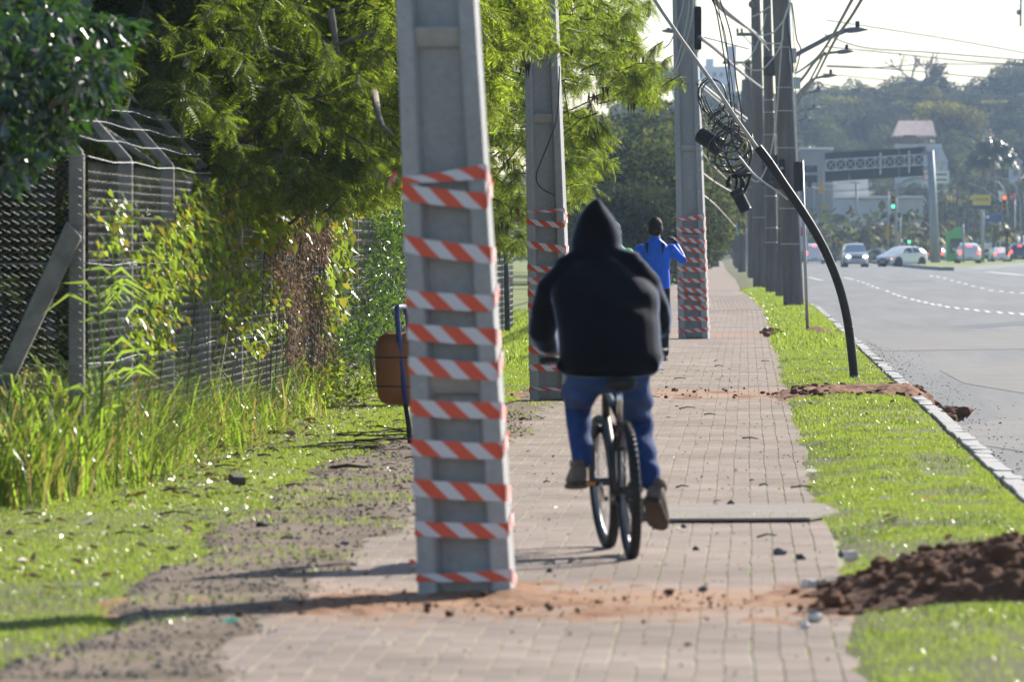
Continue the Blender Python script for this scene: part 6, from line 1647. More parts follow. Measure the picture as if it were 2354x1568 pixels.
cable(q_([(1110, 200), (1200, 160), (1330, 70)], YC - .6), .022, WHITEC, "short white cable stretched across the tops of two weathered poles", PW_)
cable(q_([(1575, 20), (1500, 250), (1475, 520), (1440, 1000), (1395, 1560), (1330, 1920), (1270, 2110), (1200, 2230), (1150, 2250), (1070, 2200)], YA - .9), .017, WHITEC, "long white cable hanging down along the thickest pole and looping back up", PW_)
cable(q_([(1590, 20), (1620, 400), (1640, 900), (1655, 1500), (1672, 2000)], YA + .3), .012, WHITEC, "white riser cable on the right side of the thickest pole", PW_)
cable(q_([(1600, 30), (1630, 250), (1660, 480), (1710, 600), (1690, 720), (1650, 880)], YA), .018, DARKC, "dark cable bulging out at the right of the thickest pole")
cable(q_([(1560, 60), (1540, 300), (1560, 420), (1600, 700), (1620, 900)], YA - .3), .02, DARKC, "dark cable bundle running down the thickest pole")
# faint wires across the sky on the right
SW = "thin wires across the sky"
for i, L in enumerate([[(1895, 78), (1985, 108), (2120, 118), (2230, 127), (2380, 139)], [(1895, 106), (2020, 118), (2140, 131), (2250, 142), (2380, 148)], [(1900, 150), (1960, 152), (2100, 162), (2240, 175), (2380, 184)], [(1900, 45), (2050, 68), (2200, 92), (2380, 125)], [(1900, 152), (2000, 155), (2150, 146), (2380, 150)], [(1890, 192), (2000, 208), (2150, 228), (2300, 240), (2380, 242)], [(1890, 168), (2050, 184), (2200, 196), (2380, 206)]]):
    cable([(x, y, 300 + 15 * i) for x, y in L], .032, GREYC, ("highest sloping", "second", "third", "faint upper", "level middle", "lowest", "fourth")[i] + " thin wire across the pale sky on the right", SW, n=4)
cable([(1420, 36, 120), (1450, 36, 122), (1490, 22, 130), (1530, -5, 140)], .012, GREYC, "short wire against the sky above the feathery tree tips", n=4)
# ================================================================== BACKGROUND TREES
def crown_mesh(name, lobes, n, rg, L, flat=.6):
    C = [l[:3] for l in lobes]; R = [(l[3], l[3], l[3] * l[4]) for l in lobes]
    Pq, dq, _ = cloud(C, R, n, rg, .55)
    V, Fq = scatter(OVV * (1, 1.4, 1.5), OVF, Pq, dq + rg.normal(0, .5, dq.shape) + [0, 0, -.15], rg.normal(0, .8, n), L * rg.uniform(.5, 1.4, n))
    return V, Fq
def far_proto(nm, label, m, lobes, n, L, trunk_h, rg, cat="tree", group=None):
    t = T(nm, label, cat, (0, 0, 0), group)
    V, Fq = crown_mesh("crown", lobes, n, rg, L)
    mesh_np("crown", V, Fq, m, t)['kind'] = 'stuff'
    mb = MB()
    for l in lobes[:4]: mb.tube([(0, 0, -.5), (l[0] * .3, l[1] * .3, trunk_h * .6), (l[0] * .8, l[1] * .8, l[2])], [.28, .2, .06], 6)
    mb.build("trunk", BARK, t, smooth=True)
    return t
rg = np.random.default_rng(77)
HG = "trees covering the hill behind the avenue"
def rl(n, r, h, s, fl=.8):
    return [(rg.normal(0, r), rg.normal(0, r), h + rg.normal(0, r * .6), s * rg.uniform(.7, 1.2), fl) for _ in range(n)]
protos = [far_proto("hill_tree", "rounded dull green tree of the wooded hill", FARL, rl(6, 1.5, 5.2, 2.1), 3200, .34, 4, rg, group=HG),
          far_proto("hill_tree", "dark dense tree of the wooded hill", FARD, rl(5, 1.4, 5.5, 2.3, .9), 3200, .34, 4, rg, group=HG),
          far_proto("hill_tree", "yellowish tree of the wooded hill", FARY, rl(6, 1.7, 4.8, 1.9), 3000, .34, 4, rg, group=HG),
          far_proto("hill_tree", "broad loose green tree of the wooded hill", FARL, rl(8, 2.4, 4.6, 1.8), 4000, .34, 3.6, rg, group=HG),
          far_proto("hill_tree", "tall narrow dark tree of the wooded hill", FARD, [(0, 0, 3, 1.4, 1.2), (0.2, 0, 5.5, 1.4, 1.2), (-.2, 0, 8, 1.1, 1.4)], 2800, .32, 4, rg, group=HG),
          far_proto("avenue_tree", "hazy dull green tree behind the blue-jacketed man", FARL, rl(9, 1.15, 5.2, 1.7), 8000, .17, 4, rg),
          far_proto("avenue_tree", "hazy dark tree behind the blue-jacketed man", FARD, rl(8, 1.1, 5.5, 1.8, .9), 8000, .17, 4, rg),
          far_proto("avenue_tree", "yellowish tree at the far end of the pavement", FARY, rl(7, 1.1, 4.8, 1.7), 6000, .17, 4, rg)]
used = [False] * 8
PTOP = []
for q in protos:
    zz = np.sort([v.co.z for c in q.children if c.name.startswith('crown') for v in c.data.vertices]); PTOP.append(float(zz[int(len(zz) * .985)]))
def put(i, x, y, z, s, rz=None, sz=None, label=None, group='same'):
    if not used[i]: o = protos[i]; used[i] = True
    else: o = copy_tree(protos[i])
    o.location = (x, y, z); o.rotation_euler = (0, 0, rg.uniform(0, 6.28) if rz is None else rz); o.scale = (s, s, s * (sz or rg.uniform(.85, 1.2)))
    if label: o['label'] = label
    if group != 'same':
        if group is None:
            if 'group' in o: del o['group']
        else: o['group'] = group
    return o
# the tree line against the sky and the slope below it, placed where the crowns stand in the photograph
def put_px(i, cx, topy, s, Y, **k):
    H0 = {0: 7.6, 1: 8.0, 2: 7.0, 3: 6.6, 4: 9.6, 5: 7.6, 6: 8.2, 7: 7.0}[i] * s; H = PTOP[i] * s
    if i < 5 and 'label' not in k:
        wh = "on the ridge" if topy < 212 else ("on the upper slope" if topy < 270 else ("on the middle slope" if topy < 340 else "at the foot of the hill"))
        zn = "left of the far concrete pole" if cx < 1560 else "behind the cable coil" if cx < 1700 else "behind the kerb poles" if cx < 1840 else "over the grey warehouse" if cx < 1940 else "over the left gantry boards" if cx < 2035 else "over the tiled house" if cx < 2130 else "right of the tiled house" if cx < 2230 else "over the big palm" if cx < 2310 else "at the right edge"
        k['label'] = ("rounded dull green tree", "dark dense tree", "yellowish tree", "broad loose green tree", "tall narrow dark tree")[i] + " " + wh + ", " + zn
    p = at(cx, topy, Y); return put(i, p.x, p.y, p.z - H, s, sz=1.0, **k)
ridge = [(1560, 150, 1), (1605, 190, 3), (1640, 205, 0), (1690, 215, 3), (1722, 230, 0), (1775, 215, 3), (1845, 205, 0), (1872, 198, 3), (1905, 206, 0), (1935, 200, 1), (1962, 188, 0), (1990, 205, 3), (2015, 208, 0), (2040, 204, 3), (2066, 188, 1), (2098, 180, 3), (2135, 178, 1), (2165, 188, 0), (2195, 192, 3), (2225, 200, 0), (2250, 194, 1), (2280, 178, 1), (2305, 158, 0), (2330, 142, 3), (2358, 138, 1), (2390, 130, 0), (2430, 130, 1), (1500, 140, 3), (1440, 150, 0)]
for cx, ty, i in ridge: put_px(i, cx, ty + rg.normal(0, 3), rg.uniform(.8, 1.05), rg.uniform(900, 960))
for row, (Y, y0, s) in enumerate(((890, 214, .85), (860, 234, .9), (815, 262, .85), (770, 296, .82), (730, 330, .8), (690, 368, .78), (660, 410, .75), (640, 450, .7))):
    x = 1420 + rg.uniform(0, 30)
    while x < 2450:
        i = int(rg.choice(5, p=[.36, .22, .12, .27, .03])); yy = y0 + rg.normal(0, 7)
        ok = not (Y < 705 and 2005 < x < 2215 and yy < 388) and not (1838 < x < 2010 and yy > 350) and not (1838 < x < 2130 and yy > 440)
        if x > 2060 and x < 2130 and yy < 250: i = 2
        if ok: put_px(i, x, yy, s * rg.uniform(.7, 1.15), Y + rg.uniform(-12, 12))
        x += rg.uniform(46, 78) * (1 if row < 5 else 1.15)
# a few yellow crowns that stand out
for cx, ty, lab in ((2205, 250, "bright yellow-green tree on the hill right of the tiled house"), (2155, 235, "yellow-green tree below the bare tree on the hill")):
    put_px(2, cx, ty, .95, 770, label=lab, group=None)
# tall trees right of and behind the pavement's end (hazy dark mass left of the far concrete pole)
MG = "hazy trees along the avenue behind the far concrete pole"
LAB = ["tallest hazy dark tree directly behind the head of the blue-jacketed man", "hazy green tree right above the blue-jacketed man", "hazy green tree touching the left edge of the far concrete pole", "hazy green tree behind the cyclist's hood", "lower dark tree between hood and blue-jacketed man", "lower green tree above the blue-jacketed man's raised hand", "big hazy tree split by the far concrete pole", "pale hazy tree just right of the far concrete pole", "yellowish tree right of the far concrete pole below the coil", "hazy green tree low beneath the cable coil", "low dark tree beside the cyclist's hood", "low green tree at the blue-jacketed man's shoulder", "hazy tree under the right tips of the feathery tree"]
for k, (cx, ty, i, s, Y) in enumerate(((1445, 270, 6, 1.15, 300), (1500, 255, 5, 1.25, 290), (1540, 300, 5, 1.1, 280), (1420, 360, 5, .9, 240), (1480, 330, 6, .95, 235), (1530, 330, 5, .9, 230), (1556, 290, 5, 1.2, 330), (1600, 330, 5, 1.0, 360), (1630, 390, 7, .9, 380), (1650, 420, 5, .8, 400), (1460, 430, 6, .6, 210), (1520, 440, 6, .6, 212), (1400, 280, 5, 1.0, 250))):
    put_px(i, cx, ty, s, Y, label=LAB[k], group=MG)
for (cx, ty, s, Y, lb) in ((1628, 470, .45, 330, "small yellow-green tree nearest to the far concrete pole's right edge"), (1655, 500, .4, 420, "small yellow-green tree left of the hazy last kerb poles"), (1640, 540, .3, 430, "lowest small yellow bush at the far end of the pavement")):
    put_px(7, cx, ty, s, Y, label=lb, group=MG)
# low far hedge mass closing the view at the end of the street
N = 2600; X_ = rg.uniform(-40, 16, N); Y_ = rg.uniform(520, 575, N); Z_ = 5.5 * rg.random(N) * (.6 + .4 * vn(X_, Y_ * 0, .15, 3))
V, Fq = scatter(OVV * (1, 1.4, 1.5), OVF, np.stack([X_, Y_, Z_], 1), rg.normal(size=(N, 3)), rg.normal(0, .8, N), rg.uniform(.4, .9, N))
stuff(mesh_np("far_hedge", V, Fq, FARL), "hazy mass of greenery closing the far end of the street", "greenery")
N = 7000; X_ = rg.uniform(16, 60, N); Y_ = rg.uniform(585, 640, N); Z_ = 7.5 * rg.random(N) ** 1.2 * (.4 + .6 * vn(X_, Y_ * 0, .2, 9))
V, Fq = scatter(OVV * (1, 1.4, 1.5), OVF, np.stack([X_, Y_, Z_], 1), rg.normal(size=(N, 3)), rg.normal(0, .8, N), rg.uniform(.25, .6, N))
stuff(mesh_np("roadside_thicket", V, Fq, FARD), "hazy roadside thicket below the hill on the right", "thicket")
# bare tree on the ridge
bt_ = T("bare_tree", "leafless spreading tree standing on the ridge against the sky", "tree", at(2108, 215, 900)); mb = MB()
def branch(p, d, L, r, lev):
    q = p + d * L; mb.tube([p, p.lerp(q, .5) + Vector((rg.normal(0, .04), 0, rg.normal(0, .04))) * L, q], [r, r * .8, r * .6], 5)
    if lev == 0: return
    for k in range(3 if lev > 1 else 4):
        a = Vector((rg.normal(0, .55), rg.normal(0, .55), rg.normal(.12, .3))); branch(p.lerp(q, rg.uniform(.55, 1)), (d + a).normalized(), L * rg.uniform(.6, .8), r * .66, lev - 1)
p_ = at(2108, 208, 900)
for k in range(4): branch(p_, Vector((rg.normal(0, .45) + (-.6, -.15, .25, .6)[k], rg.normal(0, .3), 1)).normalized(), 2.5, .28, 4)
mb.build("branches", BARK, bt_, smooth=True)['kind'] = 'stuff'
MB().tube([p_ - Vector((0, 0, 5)), p_], [.4, .3], 8).build("trunk", BARK, bt_, smooth=True)
# palms
def palm_proto(nm, label, n_fr, Lf, hh, m, rg, droop=.9, lw=1.0, group=None, tr=.16, cat="palm"):
    t = T(nm, label, cat, (0, 0, 0), group)
    mb = MB(); mb.tube([(0, 0, -.3), (.05, 0, hh * .5), (0, 0, hh)], [tr * 1.2, tr, tr * .9], 10)
    for i in range(int(hh / .3)): mb.tube([(.03, 0, i * .3), (.03, 0, i * .3 + .06)], tr * 1.18, 10)
    mb.build("trunk", BARK, t)
    for k in range(n_fr):
        a = 2 * PI * k / n_fr * 2.4 + rg.uniform(-.3, .3); e0 = rg.uniform(.1, 1.35); L = Lf * rg.uniform(.75, 1.1)
        pts = []; p = Vector((0, 0, hh)); e = e0
        for i in range(9):
            pts.append(p.copy()); p = p + Vector((math.cos(a) * math.cos(e), math.sin(a) * math.cos(e), math.sin(e))) * L / 8; e -= droop * (.16 + .05 * i) * (1.15 if e0 > .8 else .8)
        side = Vector((-math.sin(a), math.cos(a), 0)); v = []; f = []
        for i in range(1, 9):
            for sgn in (-1, 1):
                for h_ in (0, .5):
                    q = pts[i - 1].lerp(pts[i], h_); d = (pts[i] - pts[i - 1]).normalized(); l = Lf * .27 * math.sin(PI * (.12 + .85 * (i - 1 + h_) / 8)); b = len(v)
                    tip = q + side * sgn * l * .8 + d * l * .55 - Vector((0, 0, l * .5)); w = d * .0225 * Lf * lw
                    v += [q - w, q + w, tip]; f.append((b, b + 1, b + 2))
        b = len(v)
        for i in range(9): v += [pts[i] + side * .02, pts[i] - side * .02]
        f2 = [(b + 2 * i, b + 2 * i + 1, b + 2 * i + 3, b + 2 * i + 2) for i in range(8)]
        mesh_np("frond", np.array([tuple(q) for q in v]), [np.array(f), np.array(f2)], m, t)
    return t
rp_ = np.random.default_rng(5)
pp = palm_proto("roadside_palm", "low palm with arching fronds on the central strip behind the cars", 16, 2.5, 1.9, PALML, rp_, lw=1.8, group="low palms on the central strip")
def place_palm(px, topy, Y, s, first=False, label=None):
    o = pp if first else copy_tree(pp); p = at(px, topy, Y); o.location = (p.x, p.y, p.z - 3.9 * s); o.rotation_euler = (0, 0, rp_.uniform(0, 6)); o.scale = (s, s, s)
    if label: o['label'] = label
    return o
for k, (px, ty, Y, s, lab) in enumerate(((1918, 492, 545, 1.1, "low palm with yellowish fronds, leftmost of the group on the central strip"), (1945, 498, 560, .95, None), (1968, 500, 535, 1.05, "low palm just behind the pale minivan"), (1995, 488, 550, 1.15, None), (2022, 480, 545, 1.2, "tallest dark palm of the group, above the white hatchback"), (2046, 484, 560, 1.15, None), (2068, 495, 550, 1.0, "palm right end of the dark group beside the green traffic light"),
                                       (2125, 482, 540, 1.15, "yellow-green palm immediately left of the gantry post"), (2162, 484, 560, 1.1, "yellow-green palm immediately right of the gantry post"), (2188, 500, 570, 1.0, "small palm above the green kiosk"))):
    place_palm(px, ty, Y, s, k == 0, lab)
place_palm(2315, 498, 455, .68, False, "small bright palm with a stout trunk on the grassy island at the right")
place_palm(2285, 480, 560, 1.0, False, "palm with drooping fronds behind the yellow sign")
bp = palm_proto("tall_palm", "big round-crowned palm rising above the road on the right", 80, 2.3, 7.6, leafmat("big_palm_leaf", (.03, .055, .014), (.10, .16, .03), .10, .3, .35, .4), rp_, .75, 3.0, tr=.22)
p = at(2282, 345, 600); bp.location = (p.x, p.y, p.z - 7.6)
p = at(2262, 372, 606); o = copy_tree(bp); o.location = (p.x, p.y, p.z - 7.6 * .95); o.scale = (.95,) * 3; o.rotation_euler = (0, 0, 2); o['label'] = "second big palm tucked half behind the round-crowned one"
p = at(2302, 372, 612); o = copy_tree(bp); o.location = (p.x, p.y, p.z - 7.6 * .9); o.scale = (.9,) * 3; o.rotation_euler = (0, 0, 4); o['label'] = "third big palm at the right behind the round-crowned one"
# bare thin trunks right of the gantry post
for k, (px, ty, w, lab) in enumerate(((2166, 390, .13, "thin dark bare trunk right of the gantry post"), (2197, 370, .2, "thick dark bare trunk left of the yellow sign"), (2222, 400, .12, "thin bare trunk in front of the big palm"), (2243, 405, .16, "bare trunk behind the yellow sign"), (2330, 430, .16, "dark bare trunk near the right edge"))):
    b = at(px, 590, 580); t = T("bare_stemmed_tree", lab, "tree", (b.x, b.y, -.2), "bare trunks at the roadside"); tp_ = at(px + (-4, 3, 2, -3, 4)[k], ty, 580)
    MB().tube([(b.x, b.y, -.3), tuple(b.lerp(tp_, .6) + Vector((.1, 0, 0))), tuple(tp_)], [w, w * .8, w * .4], 7).build("trunk", BARK, t, smooth=True)
    mb = MB()
    for i in range(7): q = b.lerp(tp_, rg.uniform(.55, 1)); mb.tube([q, q + Vector((rg.normal(0, .6), rg.normal(0, .4), rg.uniform(.3, 1.1)))], [.04, .012], 4)
    mb.build("branches", BARK, t)['kind'] = 'stuff'

# ================================================================== BUILDINGS
WALLG = mat("beige_grey_render", (.20, .19, .185), .9, (.25, .24, .23), .4); WALLW = mat("white_render", (.70, .70, .70), .9, (.62, .62, .62), .5); TILE = mat("roof_tile", (.50, .38, .34), .7, (.60, .48, .44), 4, island=.3)
GLASS = mat("dark_window_glass", (.03, .04, .05), .12, spec=.6); FRAMEW = mat("window_frame", (.5, .5, .5), .6)
def window(c, w, h, parent, nm="window"):
    mb = MB(); c = Vector(c)
    for dx, dz, sx, sz in ((-w / 2, 0, .08, h), (w / 2, 0, .08, h), (0, h / 2, w + .08, .08), (0, -h / 2, w + .08, .08), (0, 0, .05, h)): mb.box(c + Vector((dx, -.03, dz)), (sx, .1, sz))
    f = mb.build(nm, FRAMEW, parent); mb = MB(); mb.box(c + Vector((0, .02, 0)), (w - .02, .04, h - .02)); mb.build("pane", GLASS, f)
    return f
Yb = 610.0
def boxpx(mb, x0, x1, yt, Y, depth, z0=-.3):
    a, b = at(x0, yt, Y), at(x1, yt, Y); mb.box(((a.x + b.x) / 2, Y + depth / 2, (z0 + a.z) / 2), (b.x - a.x, depth, a.z - z0)); return a, b
t = T("warehouse", "large beige-grey windowless block behind the gantry with a white annex", "building", at(1880, 590, Yb)); mb = MB(); boxpx(mb, 1838, 1915, 345, Yb, 16); mb.build("grey_wall", WALLG, t)
mb = MB(); boxpx(mb, 1915.2, 1996, 404, Yb + 2, 14); mb.build("white_annex", WALLW, t)
mb = MB(); a = at(1836, 343, Yb); b = at(1916.5, 345, Yb); mb.box(((a.x + b.x) / 2, Yb + 8, a.z + .1), (b.x - a.x, 16.4, .22)); mb.build("parapet", WALLW, t)
mb = MB(); a = at(1913, 401, Yb); b = at(1998, 404, Yb); mb.box(((a.x + b.x) / 2, Yb + 9, a.z - .05), (b.x - a.x, 14.4, .2)); mb.build("annex_roof", WALLG, t)
for i in range(3): mb = MB(); q = at(1850 + 22 * i, 430, Yb); mb.box((q.x, Yb - .02, 4.4), (.06, .06, 9.2)); mb.build("drain_pipe", FRAMEW, t)
t = T("long_white_hall", "long low white hall behind the palms at the foot of the hill", "building", at(2020, 590, 598)); mb = MB(); boxpx(mb, 1918, 2122, 457, 598, 10); mb.build("wall", mat("pale_blue_white_wall", (.52, .54, .58), .9, (.46, .48, .53), .6), t)
mb = MB(); a, b = at(1916, 455, 598), at(2124, 455, 598); mb.box(((a.x + b.x) / 2, 602.5, a.z + .1), (b.x - a.x, 11, .25)); mb.build("roof_edge", WALLW, t)
for i in range(8): window((a.x + 1.2 + i * (b.x - a.x - 2.4) / 7, 597.97, 2.9), .9, 1.0, t)
t = T("low_white_wall_building", "low white wall building left of the palms beyond the road", "building", at(1900, 590, 590)); mb = MB(); boxpx(mb, 1850, 1990, 508, 590, 6); mb.build("wall", mat("cool_white_wall", (.56, .57, .60), .9), t); mb = MB(); a, b = at(1848, 506, 590), at(1992, 506, 590); mb.box(((a.x + b.x) / 2, 593, a.z + .08), (b.x - a.x, 6.4, .2)); mb.build("coping", WALLW, t)
for i in range(4): window((a.x + .9 + i * 1.35, 589.97, 1.5), .7, .9, t)
# white house with a tiled roof on the slope
Yh = 705.0; hx = lambda px, py, dy=0: at(px, py, Yh + dy)
t = T("white_house", "white house with a sunlit tiled roof on the wooded slope above the gantry", "house", hx(2115, 400)); mb = MB()
a, b = hx(2060, 330), hx(2165, 330); g0 = hx(2110, 440).z
mb.box(((a.x + b.x) / 2, Yh + 3, (a.z + g0) / 2), (b.x - a.x, 6, a.z - g0)); mb.build("wall", WALLW, t)
rf = MB(); e0, e1 = hx(2052, 312), hx(2150, 312); r0, r1 = hx(2066, 277, 7), hx(2143, 277, 7)
rf.add([e0 + Vector((0, -.6, 0)), e1 + Vector((0, -.6, 0)), r1, r0], [(0, 1, 2, 3)]); rf.add([e0 + Vector((0, 12, 0)), e1 + Vector((0, 12, 0)), r1 + Vector((0, .01, 0)), r0 + Vector((0, .01, 0))], [(0, 1, 2, 3)])
roof = rf.build("roof", TILE, t)
mt = MB(); n_, m_ = 26, 7
for i in range(n_):
    for j in range(m_):
        u = (i + .5) / n_; v = (j + .5) / m_; lo = (e0 + Vector((0, -.6, 0))).lerp(e1 + Vector((0, -.6, 0)), u); hi = r0.lerp(r1, u); q = lo.lerp(hi, v); d = (hi - lo).normalized(); mt.bar(q - d * .16 + Vector((0, 0, .05)), q + d * .17 + Vector((0, 0, .02)), .07, 5)
mt.build("roof_tile", TILE, roof)['kind'] = 'stuff'
mb = MB(); mb.add([e1 + Vector((.2, -.6, 0)), e1 + Vector((.2, 12, 0)), r1 + Vector((.05, 0, -.05))], [(0, 1, 2)]); mb.build("gable", WALLW, t); mb = MB(); mb.add([e0 + Vector((0, -.6, 0)), e0 + Vector((0, 12, 0)), r0], [(0, 1, 2)]); mb.build("gable", WALLW, t)
mb = MB(); q = hx(2092, 318, -.7); mb.box(q, (1.5, .2, .8)); mb.build("red_panel", mat("dull_red", (.22, .08, .07), .8), t)
for px, py in ((2120, 345), (2080, 350), (2140, 352)): window((hx(px, py).x, Yh - .03, hx(px, py).z), .9, 1.0, t)
mb = MB(); g = [hx(2150, 372, -2), hx(2180, 372, -2), hx(2165, 340, -2)]; mb.prism([tuple(q) for q in g], (0, 4, 0)); mb.build("porch_gable", WALLW, t); mb = MB(); a, b = hx(2151, 374, -2), hx(2179, 374, -2); mb.box(((a.x + b.x) / 2, Yh, (a.z + g0) / 2), (b.x - a.x, 3.8, a.z - g0)); mb.build("porch_wall", WALLW, t)
# far white high-rise
Yt = 1350.0; t = T("white_high_rise", "hazy white high-rise with a small rooftop tower behind the hill at the coil", "building", at(1645, 200, Yt)); WT = mat("tower_render", (.66, .68, .72), .9)
mb = MB(); a, b = at(1600, 152, Yt), at(1684, 152, Yt); mb.box(((a.x + b.x) / 2, Yt + 6, a.z / 2), (b.x - a.x, 12, a.z)); mb.build("wall", WT, t)
mb = MB(); a2, b2 = at(1672, 104, Yt), at(1692, 104, Yt); mb.box(((a2.x + b2.x) / 2, Yt + 5, a2.z / 2), (b2.x - a2.x, 6, a2.z)); mb.build("stair_tower", mat("tower_beige", (.50, .46, .44), .9), t)
mb = MB(); a3, b3 = at(1622, 140, Yt), at(1640, 140, Yt); mb.box(((a3.x + b3.x) / 2, Yt + 5, a.z + .6), (b3.x - a3.x, 5, a3.z - a.z + 1.2)); mb.build("roof_box", WT, t)
for i in range(5):
    for j in range(4): window((a.x + 1.1 + i * 1.5, Yt - .05, a.z - 1.8 - j * 2.6), .8, 1.1, t)
for px, ty, w, lab in ((2335, 360, 24, "small white house with a red roof at the right edge of the hill"), (2365, 400, 30, "pale house below the red-roofed one at the right edge")):
    a, b = at(px - w / 2, ty + 14, 690), at(px + w / 2, ty + 14, 690); t = T("hill_house", lab, "house", a); mb = MB(); mb.box(((a.x + b.x) / 2, 692, a.z - 2), (b.x - a.x, 4, 4)); mb.build("wall", WALLW, t)
    mb = MB(); mb.prism([(a.x - .3, 689.5, a.z), (b.x + .3, 689.5, a.z), ((a.x + b.x) / 2, 689.5, a.z + .9)], (0, 5, 0)); mb.build("roof", TILE, t); window(((a.x + b.x) / 2, 689.96, a.z - 1.1), .5, .7, t)

# ================================================================== GANTRY AND SIGNS
Yg = 470.0; gx = lambda px, py, dy=0: at(px, py, Yg + dy)
GPM = mat("gantry_paint", (.24, .27, .31), .55, (.29, .32, .36), 2); t = T("sign_gantry", "grey cantilever gantry with a lattice arm holding two long sign boards seen from behind", "gantry", (gx(2152, 603).x, Yg, 0))
MB().tube([(gx(2151, 603).x, Yg, -.2), tuple(gx(2139, 345))], [.38, .27], 16).build("gantry_post", GPM, t, smooth=True)
mb = MB(); mb.bar(gx(2120, 352), gx(2140, 348), .16, 10); mb.bar(gx(2120, 388), gx(2141, 384), .12, 10); mb.build("arm_joint", GPM, t, smooth=True)
SB = mat("sign_board_back", (.016, .018, .022), .7, (.022, .024, .03), 3)
L0, R0 = 1896, 2124
yl = lambda y, px: y + (-(px - L0) / (R0 - L0)) * 14   # boards rise slightly to the right
def board(y0, y1, nm):
    mb = MB(); n = 4
    for i in range(n):
        xa = L0 + (R0 - L0) * i / n + .4; xb = L0 + (R0 - L0) * (i + 1) / n - .4
        o = MB(); q = [gx(xa, yl(y1, xa), .3), gx(xb, yl(y1, xb), .3), gx(xb, yl(y0, xb), .3), gx(xa, yl(y0, xa), .3)]; o.prism([tuple(v) for v in q], (0, .08, 0)); o.build("sign_board", SB, t)
board(351, 369, ""); board(391, 417.5, "")
mb = MB(); q = [gx(L0 + 4, yl(369, L0), .5), gx(R0 - 2, yl(369, R0), .5), gx(R0 - 2, yl(391, R0), .5), gx(L0 + 4, yl(391, L0), .5)]; mb.prism([tuple(v) for v in q], (0, .05, 0)); mb.build("middle_board", SB, t)
mb = MB(); top = lambda px: gx(px, yl(368, px), 0); bot = lambda px: gx(px, yl(392, px), 0)
mb.bar(top(L0 + 3), top(R0), .055, 6); mb.bar(bot(L0 + 3), bot(R0), .055, 6); nb = 10
for i in range(nb + 1):
    px = L0 + 3 + (R0 - L0 - 3) * i / nb; mb.bar(top(px), bot(px), .04, 6)
    if i < nb: p2 = L0 + 3 + (R0 - L0 - 3) * (i + 1) / nb; mb.bar(top(px), bot(p2), .028, 5); mb.bar(bot(px), top(p2), .028, 5)
mb.build("lattice_arm", mat("lattice_steel", (.55, .57, .62), .5), t)
for px in (2024, 2090): mb = MB(); mb.box((top(px) + bot(px)) / 2 + Vector((0, -.06, -.1)), (.12, .06, 1.7)); mb.build("board_clamp", mat("clamp_steel", (.6, .62, .66), .45), t)
# second, partly hidden sign boards
t = T("hanging_sign", "pair of dark sign boards seen from behind, just right of the thickest pole", "sign", gx(1860, 400, 20)); 
for y0, y1 in ((380, 396), (402, 419)): mb = MB(); q = [gx(1838, y1, 20), gx(1879, y1, 20), gx(1879, y0, 20), gx(1838, y0, 20)]; mb.prism([tuple(v) for v in q], (0, .1, 0)); mb.build("sign_board", SB, t)
mb = MB(); mb.bar(gx(1830, 399, 20.2), gx(1880, 399, 20.2), .07, 6); mb.bar(gx(1834, 398, 20.2), (gx(1834, 398).x, Yg + 20.2, -.1), .12, 8); mb.build("sign_support", GPM, t)
mb = MB(); mb.ell(gx(1861, 424, 20), (.28, .2, .22)); mb.build("camera_dome", SIGNB, t, smooth=True)
# text signs
def text(s, c, size, m, parent, name="lettering", sx=1.0):
    cu = bpy.data.curves.new(name, 'FONT'); cu.body = s; cu.size = size; cu.align_x = 'CENTER'; cu.align_y = 'CENTER'; cu.extrude = .004
    o = bpy.data.objects.new(name, cu); COL.objects.link(o); dg = bpy.context.evaluated_depsgraph_get(); me = bpy.data.meshes.new_from_object(o.evaluated_get(dg)); bpy.data.objects.remove(o)
    me.materials.clear(); me.materials.append(m); me.name = name
    o = bpy.data.objects.new(name, me); link(o, parent); o.location = Vector(c) - offset_of(parent); o.rotation_euler = (PI / 2, 0, 0); o.scale = (sx, 1, 1); return o
def sign(name, label, cat, x0, x1, y0, y1, Y, m, postx=None, pw=.06, lo=(-.15)):
    a, b = at(x0, y1, Y), at(x1, y0, Y); t = T(name, label, cat, ((a.x + b.x) / 2, Y, 0)); mb = MB(); mb.box(((a.x + b.x) / 2, Y, (a.z + b.z) / 2), (b.x - a.x, .08, b.z - a.z)); mb.build("panel", m, t, bevel=.01)
    if postx: q = at(postx, y1, Y); MB().tube([(q.x, Y + .1, lo), (q.x, Y + .1, b.z)], pw, 8).build("post", GALV, t, smooth=True)
    return t, Vector(((a.x + b.x) / 2, Y - .045, (a.z + b.z) / 2)), b.x - a.x, b.z - a.z
YEL = mat("yellow_panel", (.66, .52, .04), .6); NAVYP = mat("navy_panel", (.02, .05, .14), .5); BLUP = mat("blue_panel", (.03, .09, .30), .5); WHP = mat("white_panel", (.74, .74, .76), .5); REDP = mat("red_paint", (.6, .03, .03), .5); GRNP = mat("green_kiosk_paint", (.10, .46, .10), .6, (.12, .50, .12), 1)
t, c, w, h = sign("yellow_sign", "yellow billboard sign with a dark blue lower strip on a tall post at the right", "sign", 2236, 2277.5, 447, 481, 520, YEL, 2257, .07)
mb = MB(); mb.box(c + Vector((0, -.012, -h * .36)), (w, .03, h * .27)); mb.build("lower_strip", NAVYP, t)
text("Leonardo", c + Vector((0, -.02, h * .18)), h * .24, NAVYP, t, sx=1.05); 
t, c, w, h = sign("blue_sign", "dark blue rectangular street sign below the yellow billboard sign", "sign", 2262, 2302, 491, 510, 525, BLUP, 2299, .06); mb = MB(); mb.box(c + Vector((-w * .3, -.01, h * .12)), (w * .18, .02, h * .3)); mb.build("sign_symbol", WHP, t)
